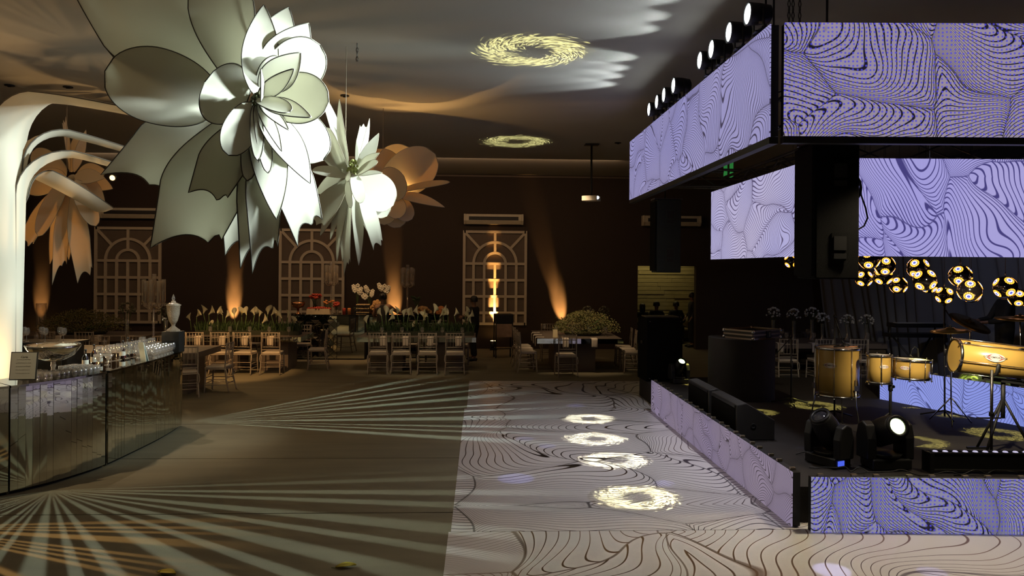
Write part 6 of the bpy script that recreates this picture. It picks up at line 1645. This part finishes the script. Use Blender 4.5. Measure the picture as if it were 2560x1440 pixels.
GL = [(1980, 652, 38), (2173, 648, 52), (2160, 696, 42), (2212, 664, 50), (2208, 690, 46), (2246, 713, 43), (2295, 670, 53), (2312, 700, 56), (2361, 738, 44), (2401, 690, 55), (2424, 726, 58), (2513, 718, 56), (2545, 744, 46), (2074, 664, 44), (2113, 662, 44), (2322, 712, 42), (2428, 734, 46)]
rq = random.Random(5)
gused = []
GL.sort()
for k, (px, py, dm) in enumerate(GL):
    y = FPX * .25 / dm; c = at_y(px, py, y)
    if c.y < 7.9: y = 7.9; c = at_y(px, py, y)
    while any((c - e).length < .28 for e in gused): y += .25; c = at_y(px, py, y)
    gused.append(c)
    o = gp if k == 0 else copy_tree(gp)
    o.location = c; o.rotation_euler = (0, 0, rq.uniform(0, 6.28)); o['group'] = 'globe lamps over the stage'; o['label'] = 'black globe lamp with glowing ringed windows, %s out from the hanging loudspeaker' % ORD[max(0, k - 1)]
    if k == 0: o['label'] = 'round black globe lamp alone by the smaller hanging screen'
    w_ = obj('hanging_wire', MB().tube([(0, 0, .17), (0, 0, CEIL - c.z)], .003, 5), CHM, o)
    lamp('POINT', c + V((0, -.2, -.16)), None, .8, (1.0, .55, .2), radius=.05, name='globe_glow') if k % 6 == 1 else None
# ---- keyboard rig, curtain
t = thing('keyboard_stand', 'dark keyboard on a stand in the shadow behind the drums', 'keyboard', (at_y(2290, 790, 14.1).x, 14.1, 0))
obj('keyboard_body', MB().box((0, 0, 1.30), (1.0, .32, .08)), BLACKM, t); obj('keys', MB().box((0, -.06, 1.345), (.9, .16, .012)), pm('keys_ivory', (.30, .30, .30), .4), t)
obj('lower_body', MB().box((0, .05, 1.10), (1.1, .34, .07)), BLACKM, t)
for s in (-1, 1): obj('leg', MB().tube([(s * .4, -.14, DZ_ * 0 + .012), (-s * .4, .14, 1.08)], .018, 8), BLACK, t); obj('upright', MB().tube([(s * .45, .15, 1.0), (s * .45, .1, 1.27)], .016, 8), BLACK, t)
GREYC = pm('grey_curtain', (.12, .125, .14), .85, 0, .1, 3)
def curt(u, v):
    y = 20.5 - 9.5 * u; fold = sin(u * 130) * .10 + sin(u * 57 + 1) * .04; z = .02 + 4.3 * v
    return V((9.4 + fold * (1 - .4 * v) + .25 * (1 - v) * sin(u * 9), y - .9 * (1 - v) ** 1.5, z))
o = obj('grey_curtain', MB().grid(curt, 200, 14), GREYC); tag(o, 'tall grey pleated curtain behind the drummer', 'curtain')
# brown low banquette behind the console
t = thing('banquette_sofa', 'low brown banquette sofa in the dark beyond the draped console', 'sofa', (at_z(2010, 930).x, at_z(2010, 930).y + .8, 0))
SOF = pm('sofa_brown', (.055, .042, .035), .7); obj('seat', MB().span((-.7, -.35, .1), (.7, .35, .42)), SOF, t, bevel=.04); obj('backrest', MB().span((-.7, .2, .42), (.7, .38, .85)), SOF, t, bevel=.05); obj('plinth', MB().span((-.65, -.3, 0), (.65, .3, .1)), BLACK, t)
# cables on the stage rim
def cable(pts, label, r_=.006):
    o = obj('stage_cable', MB().tube(catm3(pts), r_, 6), BLACK); tag(o, label, 'cable'); return o
def catm3(pts, n=8):
    P_ = [V(p) for p in pts]; P_ = [2 * P_[0] - P_[1]] + P_ + [2 * P_[-1] - P_[-2]]; out = []
    for i in range(1, len(P_) - 2):
        a, b, c, d = P_[i - 1:i + 3]
        for k in range(n): s = k / n; out.append(.5 * ((2 * b) + (c - a) * s + (2 * a - 5 * b + 4 * c - d) * s * s + (3 * b - a - 3 * c + d) * s ** 3))
    out.append(P_[-2]); return out
rc = random.Random(8)
for k, (p0_, p1_, lab) in enumerate((((2030, 1170), (2170, 1180), 'black cable tangle by the stage corner between both moving heads'), ((2150, 1185), (2400, 1188), 'black cable trailing along the stage front under the glowing moving head'), ((2390, 1190), (2550, 1180), 'black cable curling beneath the lamp batten'))):
    a, b = at_z(*p0_, DZ_ + .012), at_z(*p1_, DZ_ + .012); pts = [a.lerp(b, i / 7) + V((rc.uniform(-.03, .03), rc.uniform(-.05, .03), rc.uniform(0, .05) if 0 < i < 7 else 0)) for i in range(8)]
    cable(pts, lab)
pA = at_z(1990, 1135, DZ_ + .012); cable([pA, pA + V((.15, .02, .02)), pA + V((.3, -.05, .01)), pA + V((.42, .0, .0))], 'thin grey-black cable lying behind the low screen corner')
# leaf on the carpet
c = at_z(845, 1420, .003)
t = thing('fallen_leaf', 'single yellow fallen leaf or petal lying on the carpet', 'leaf', (c.x, c.y, .0015), .3)
obj('blade', MB().grid(lambda u, v: V((.16 * u - .02, (v - .5) * .085 * sin(pi * min(.985, u * .95 + .03)), .003 + .010 * sin(u * 3) + .012 * (2 * v - 1) ** 2)), 10, 4), pm('yellow_petal', (.42, .36, .03), .6), t, solid=.0015); obj('leaf_stem', MB().tube([(-.05, .01, .006), (-.02, 0, .005)], .0025, 5), STEM, t)
c = at_z(400, 1432, .003)
t = thing('fallen_leaf', 'yellow fallen petal with dark stalk near the bar', 'leaf', (c.x, c.y, .0015), -.3)
obj('blade', bpy.data.meshes['blade'], None, t, solid=.0015); obj('leaf_stem', bpy.data.meshes['leaf_stem'], None, t)
# ================================================================== people
def skin_mesh(name, joints, edges, mat, parent, sub=2):
    names = list(joints); me = bpy.data.meshes.new(name)
    me.from_pydata([tuple(joints[n][0]) for n in names], [(names.index(a), names.index(b)) for a, b in edges], [])
    o = bpy.data.objects.new(name, me); COL.objects.link(o); o.parent = parent
    m = o.modifiers.new('skin', 'SKIN'); m.use_smooth_shade = True
    sv = me.skin_vertices[0].data
    for i, n in enumerate(names):
        r_ = joints[n][1]; sv[i].radius = (r_, r_) if not isinstance(r_, tuple) else r_
        sv[i].use_root = (n == 'pelvis')
    if sub: s = o.modifiers.new('sub', 'SUBSURF'); s.levels = sub; s.render_levels = sub
    me.materials.append(mat); return o
SKIN = pm('skin', (.24, .13, .08), .55, 0, .08, 20); HAIR = pm('dark_hair', (.010, .008, .007), .5); BCLO = pm('black_clothes', (.010, .010, .011), .85, 0, .1, 20); EYE = pm('eye', (.02, .015, .012), .2); MOUTH = pm('lips', (.20, .07, .05), .5)
def person(loc, rz, label, hgt=1.66, pose=None, hair='bun', seated=False, skirt=False, bare_arms=False):
    k = hgt / 1.70; t = thing('person', label, 'person', loc, rz)
    po = dict(lh=(-.30, .10, .95), rh=(.30, .10, .95), le=(-.28, -.02, 1.12), re=(.28, -.02, 1.12), head=0.0)
    po.update(pose or {})
    J = {}
    hz = .92 if not seated else .50
    dz = 0 if not seated else -.42
    J['pelvis'] = (V((0, 0, .96 + dz)), .135); J['waist'] = (V((0, 0, 1.12 + dz)), .115); J['chest'] = (V((0, .0, 1.32 + dz)), .135); J['neckb'] = (V((0, -.01, 1.44 + dz)), .06); J['neck'] = (V((0, 0, 1.50 + dz)), .052); J['head'] = (V((0, .02, 1.58 + dz)), .082); J['crown'] = (V((0, .015, 1.665 + dz)), .072)
    for s, n in ((-1, 'l'), (1, 'r')):
        J[n + 'sh'] = (V((s * .17, 0, 1.40 + dz)), .062)
        J[n + 'el'] = (V(po[n + 'e']) + V((0, 0, dz)), .043); J[n + 'wr'] = (V(po[n + 'h']) + V((0, 0, dz)), .028)
        el, wr = J[n + 'el'][0], J[n + 'wr'][0]; d = (wr - el).normalized()
        sd = d.cross(V((0, 1, 0.2))).normalized(); J[n + 'pa'] = (wr + d * .06, .030)
        for f in range(4):
            o_ = sd * ((f - 1.5) * .020); L_ = (.075, .088, .082, .062)[f]
            J['%sf%d' % (n, f)] = (wr + d * .10 + o_, .0095); J['%sg%d' % (n, f)] = (wr + d * (.10 + L_ * .6) + o_ + V((0, .012, -.008)), .0085)
        J[n + 'th'] = (wr + d * .045 - sd * .045, .010); J[n + 'ti'] = (wr + d * .085 - sd * .058 + V((0, .01, 0)), .009)
        if seated:
            J[n + 'hip'] = (V((s * .09, .02, .93 + dz)), .09); J[n + 'kn'] = (V((s * .12, .44, .95 + dz)), .062); J[n + 'an'] = (V((s * .12, .46, .09)), .042); J[n + 'to'] = (V((s * .12, .60, .045)), .04)
        else:
            J[n + 'hip'] = (V((s * .09, 0, .90)), .095); J[n + 'kn'] = (V((s * .10 + s * po.get('step', 0) * .1, .02 + s * po.get('step', 0), .50)), .062); J[n + 'an'] = (V((s * .10 + s * po.get('step', 0) * .2, s * po.get('step', 0) * 1.4 - .01, .09)), .042); J[n + 'to'] = (V((s * .11 + s * po.get('step', 0) * .2, .14 + s * po.get('step', 0) * 1.4, .042)), .038)
    E = [('pelvis', 'waist'), ('waist', 'chest'), ('chest', 'neckb'), ('neckb', 'neck'), ('neck', 'head'), ('head', 'crown')]
    for n in 'lr':
        E += [('chest', n + 'sh'), (n + 'sh', n + 'el'), (n + 'el', n + 'wr'), (n + 'wr', n + 'pa'), ('pelvis', n + 'hip'), (n + 'hip', n + 'kn'), (n + 'kn', n + 'an'), (n + 'an', n + 'to'), (n + 'pa', n + 'th'), (n + 'th', n + 'ti')]
        for f in range(4): E += [(n + 'pa', '%sf%d' % (n, f)), ('%sf%d' % (n, f), '%sg%d' % (n, f))]
    for j in J: J[j] = (J[j][0] * k, J[j][1] * k)
    hc = J['head'][0].lerp(J['crown'][0], .4)
    skin_mesh('body', J, E, SKIN, t, 1)
    # clothing over the same joints, a little fuller
    keep = ['pelvis', 'waist', 'chest', 'lsh', 'rsh', 'lhip', 'rhip', 'lkn', 'rkn', 'lan', 'ran', 'neckb'] + ([] if bare_arms else ['lel', 'rel', 'lwr', 'rwr'])
    C_ = {j: (J[j][0], J[j][1] * (1.16 if j not in ('neckb',) else 1.05)) for j in keep}
    if not bare_arms:
        for n in 'lr': C_[n + 'wr'] = (J[n + 'wr'][0].lerp(J[n + 'el'][0], .1), .042 * k)
    for n in 'lr': C_[n + 'an'] = (J[n + 'an'][0] + V((0, 0, .03)), .072 * k); C_[n + 'kn'] = (J[n + 'kn'][0], .085 * k)
    skin_mesh('clothing', C_, [e for e in E if e[0] in C_ and e[1] in C_], BCLO, t, 2)
    if skirt: obj('apron', MB().lathe([(.17, .50 * k), (.185, .72 * k), (.15, 1.0 * k)], 16, capt=False), BCLO, t)
    for n in 'lr':
        a, b = J[n + 'an'][0], J[n + 'to'][0]; obj('shoe', MB().tube([V((a.x, a.y - .05, .045)), V((a.x, a.y, .06)), V((b.x, b.y, .04)), V((b.x, b.y + .05, .03))], [.038, .045, .042, .02], 10), BLACK, t)
    R_ = .098 * k
    obj('hair', MB().lathe([(R_ * 1.0, -.05), (R_ * 1.06, .0), (R_ * .98, .05), (R_ * .7, .09), (.001, .108)], 16, hc + V((0, -.018, .02)), None, True, False), HAIR, t)
    if hair == 'bun': obj('hair_bun', MB().ball(hc + V((0, -.11 * k, .055)), .052 * k, 12, 8), HAIR, t)
    if hair == 'long': obj('hair_fall', MB().lathe([(R_ * .7, -.26), (R_ * 1.0, -.12), (R_ * 1.04, .03)], 14, hc + V((0, -.035, 0)), None, True, False, False), HAIR, t)
    f = hc + V((0, .088 * k, 0))
    nz = obj('nose', MB().add([f + V((0, .0, .02)), f + V((-.014, 0, -.02)), f + V((.014, 0, -.02)), f + V((0, .022, -.016))], [(0, 1, 3), (0, 3, 2), (1, 2, 3), (0, 2, 1)], True), SKIN, t)
    for s in (-1, 1):
        obj('eye', MB().ball(f + V((s * .030, -.012, .022)), .010, 8, 5), EYE, t); obj('ear', MB().ball(hc + V((s * .088 * k, .0, .0)), .022, 8, 6, (.45, .8, 1.2)), SKIN, t)
    obj('mouth', MB().ball(f + V((0, -.008, -.045)), .016, 8, 5, (1.4, .5, .4)), MOUTH, t)
    return t
q = at_z(960, 905); y = 18.6; x = at_y(957, 800, y).x
person((x, y, 0), -.15, 'waitress with a hair bun and sleeveless black dress reaching over the buffet', 1.66, dict(re=(.36, .22, 1.22), rh=(.42, .46, 1.20), le=(-.27, .06, 1.15), lh=(-.22, .30, 1.12)), 'bun', False, True, True)
q = at_z(1184, 902)
person((q.x, q.y, 0), 1.1, 'waiter in black shirt and trousers standing beside the calla table', 1.60, dict(le=(-.26, .05, 1.13), lh=(-.14, .28, 1.16), re=(.26, .05, 1.13), rh=(.16, .30, 1.16), step=.06), 'short')
SOFA = pm('lounge_sofa', (.16, .13, .08), .8)
t = thing('lounge_sofa', 'pale sofa with cushions against the plank wall', 'sofa', (5.5, 24.2, 0)); obj('seat', MB().span((-1.4, -.45, .12), (1.4, .35, .42)), SOFA, t, bevel=.05); obj('backrest', MB().span((-1.4, .22, .42), (1.4, .42, .85)), SOFA, t, bevel=.06); obj('plinth', MB().span((-1.3, -.4, 0), (1.3, .3, .12)), BLACK, t)
CSH = pm('cushion_cream', (.5, .45, .30), .8)
for k, px in enumerate((1612, 1664, 1722)):
    x = at_y(px, 780, 24.2).x; o = obj('cushion', MB().ball((0, 0, .2), .2, 12, 8, (1, .35, 1)), CSH, None, (x, 24.28, .44)); tag(o, 'cream cushion propped on the sofa by the plank wall, %s from the long-haired person' % ORD[k], 'cushion', 'cushions on the lounge sofa')
for k, (px, lab, hr, rz, h, yy) in enumerate(((1606, 'seated person with long dark hair at the doorway edge', 'long', pi - .2, 1.60, 23.7), (1641, 'broad-shouldered person in black seated in the middle of the doorway', 'short', pi + .1, 1.74, 23.0), (1690, 'person in black seated beside the middle one in the doorway', 'short', pi - .1, 1.70, 23.7))):
    x = at_y(px, 780, yy).x; person((x, yy, 0), rz, lab, h, dict(le=(-.26, .1, 1.12), lh=(-.10, .34, 1.05), re=(.26, .1, 1.12), rh=(.10, .34, 1.05)), hr, True)
x = at_y(1733, 800, 21.9).x
person((x + .02, 22.1, 0), pi / 2, 'person in dark clothes standing behind the doorway jamb', 1.62, dict(), 'short')
x = at_y(2512, 760, 12.0).x
person((x, 12.0, DECK + .08), 1.35, 'drummer in a black shirt turned aside behind the cymbals', 1.72, dict(le=(-.27, .12, 1.12), lh=(-.16, .36, 1.08), re=(.27, .12, 1.12), rh=(.16, .36, 1.08)), 'short', False)
t = thing('drum_platform', 'low black platform under the drummer', 'platform', (x, 12.0, DECK)); obj('platform_top', MB().span((-.5, -.5, 0), (.5, .5, .078)), BLACK, t); obj('platform_trim', MB().span((-.5, -.51, 0), (.5, -.5, .078)), TRM, t)
# ================================================================== gobo beams and stand-in mirror throws
YG = (1.0, .93, .42)
def gobo(px, py, zf, src, diam_px, energy, col, seed, ceiling=False):
    tgt = at_z(px, py, zf); s = V(src); d = (tgt - s).length
    Dd = V((tgt.x, tgt.y, tgt.z - CAM_H)).length; dia = diam_px * Dd / FPX
    half = math.degrees(math.atan(dia / 2 / d)) * 1.06
    o = lamp('SPOT', s, tgt, energy, col, half * 2 * 1.05, .02, .006, name='gobo_beam'); ring_gobo(o, half, seed); return o
GF = [(1475, 1047, 118), (1490, 1097, 138), (1540, 1150, 155), (1595, 1243, 190)]
for i, (px, py, dm) in enumerate(GF):
    tg = at_z(px, py, 0.006)
    gobo(px, py, 0.006, (3.05, min(tg.y + .3, 12.0), 3.45), dm, 2400, (1.0, .95, .68) if i < 3 else (1.0, .92, .50), i * 3.1)
for i, (px, py, dm) in enumerate(((2040, 1014, 118), (2355, 1028, 135), (2305, 1105, 110), (2500, 1085, 130), (1740, 960, 70), (1900, 1030, 80))):
    tg = at_z(px, py, DECK); 
    gobo(px, py, DECK, (tg.x + .5, tg.y + .3, 3.4), dm, 2600, (1.0, .88, .22), 20 + i)
for i, (px, py, dm, e) in enumerate(((1335, 135, 270, 2200), (1292, 357, 165, 1500), (1565, 298, 140, 1200))):
    tg = at_z(px, py, CEIL - .03); 
    gobo(px, py, CEIL - .03, (tg.x + .9, min(tg.y + .2, 14.5), 0.95), dm, e, (1.0, .97, .42), 40 + i)
# blue spots added for the reflected patches on dance floor and stage
BLU = (.35, .38, 1.0)
for i, (px, py, dm, e) in enumerate(((1440, 1014, 62, 26), (1312, 1097, 60, 30), (1368, 1115, 60, 36), (1290, 1196, 120, 60), (1660, 1208, 70, 60), (2080, 1425, 110, 150), (1612, 1103, 20, 8), (2000, 1120, 36, 30), (1955, 1112, 34, 14), (1690, 985, 36, 6), (2330, 1430, 80, 60))):
    z = .006 if px < 1900 or py > 1200 else DECK; tg = at_z(px, py, z); s = V((tg.x + .9, tg.y + .4, 3.2)); d = (tg - s).length; dia = dm * tg.length / FPX
    lamp('SPOT', s, tg, e * 2.2, BLU if px != 2080 else (.55, .55, 1.0), math.degrees(2 * math.atan(dia / 2 / d)) * .8, .35, .01, name='blue_beam')
# added striped lamps stand in for bar mirror reflections across the carpet
c1 = at_z(128, 1226, 0); o = lamp('SPOT', (c1.x, c1.y, 1.35), (c1.x, c1.y, 0), 27, (.86, 1.0, .86), 176, .0, .012, name='mirror_throw'); o.rotation_mode = 'XYZ'; o.rotation_euler = (0, 0, 0); fan_gobo(o, radians(-150), radians(14), 24, 1.0, 2.7, .40)
c2 = at_z(478, 1054, 0); o = lamp('SPOT', (c2.x, c2.y, 1.35), (c2.x, c2.y, 0), 50, (.80, 1.0, .92), 176, .0, .012, name='mirror_throw'); o.rotation_mode = 'XYZ'; o.rotation_euler = (0, 0, 0); fan_gobo(o, radians(-24), radians(66), 12, 5.0, 2.7, .30)
c3 = at_z(-250, 1318, 0); o = lamp('SPOT', (c3.x, c3.y, 1.7), (c3.x, c3.y, 0), 75, (1.0, .58, .22), 176, .0, .012, name='mirror_throw'); o.rotation_mode = 'XYZ'; o.rotation_euler = (0, 0, 0); fan_gobo(o, radians(-75), radians(8), 20, 9.0, 2.7, .42, .40)

# another added striped lamp, for the reflections on the ceiling over the bar
o = lamp('SPOT', (-4.9, 9.3, 1.9), (-4.9, 9.3, 5), 26, (1.0, .60, .26), 176, .0, .03, name='mirror_throw'); o.rotation_mode = 'XYZ'; o.rotation_euler = (pi, 0, 0); fan_gobo(o, radians(-178), radians(178), 30, 3.0, 2.2, .55, .42)
lamp('SPOT', (-6.9, 8.6, 2.2), (-7.4, 8.0, 5), 120, (1.0, .60, .28), 120, 1.0, .1, name='ceiling_uplight')
# warm accent spots from the ceiling
lamp('SPOT', (-4.4, 13.2, 4.95), (-5.5, 16.3, .4), 900, (1.0, .54, .20), 34, .6, .06, name='accent_spot')
lamp('SPOT', (-5.9, 7.2, 4.95), (-4.9, 8.7, 1.1), 300, (1.0, .74, .46), 40, .7, .06, name='accent_spot')  # added over the bar without a visible source, brightens the glassware
lamp('SPOT', (-5.6, 12.2, 4.95), (-4.7, 10.4, 1.1), 240, (1.0, .80, .60), 40, .7, .06, name='accent_spot')
lamp('SPOT', (1.9, 15.2, 4.95), (2.3, 17.2, .8), 300, (1.0, .70, .40), 36, .7, .06, name='accent_spot')
lamp('SPOT', (-1.5, 15.0, 4.95), (-1.5, 17.0, .8), 170, (1.0, .74, .44), 40, .7, .06, name='accent_spot')
lamp('SPOT', (-3.2, 17.4, 4.95), (-3.2, 19.2, 1.1), 300, (1.0, .58, .26), 44, .7, .06, name='accent_spot')
# warm lamp without a fixture, added to brighten the percussion
lamp('SPOT', (4.65, 6.74, 2.40), (5.75, 9.0, 0.95), 300, (1.0, .84, .58), 58, .6, .05, name='percussion_key')
lamp('SPOT', (6.4, 10.5, 4.2), (9.4, 15.0, 2.2), 90, (.62, .68, 1.0), 90, 1.0, .1, name='curtain_wash')  # bluish lamp added only so the dark curtain shows
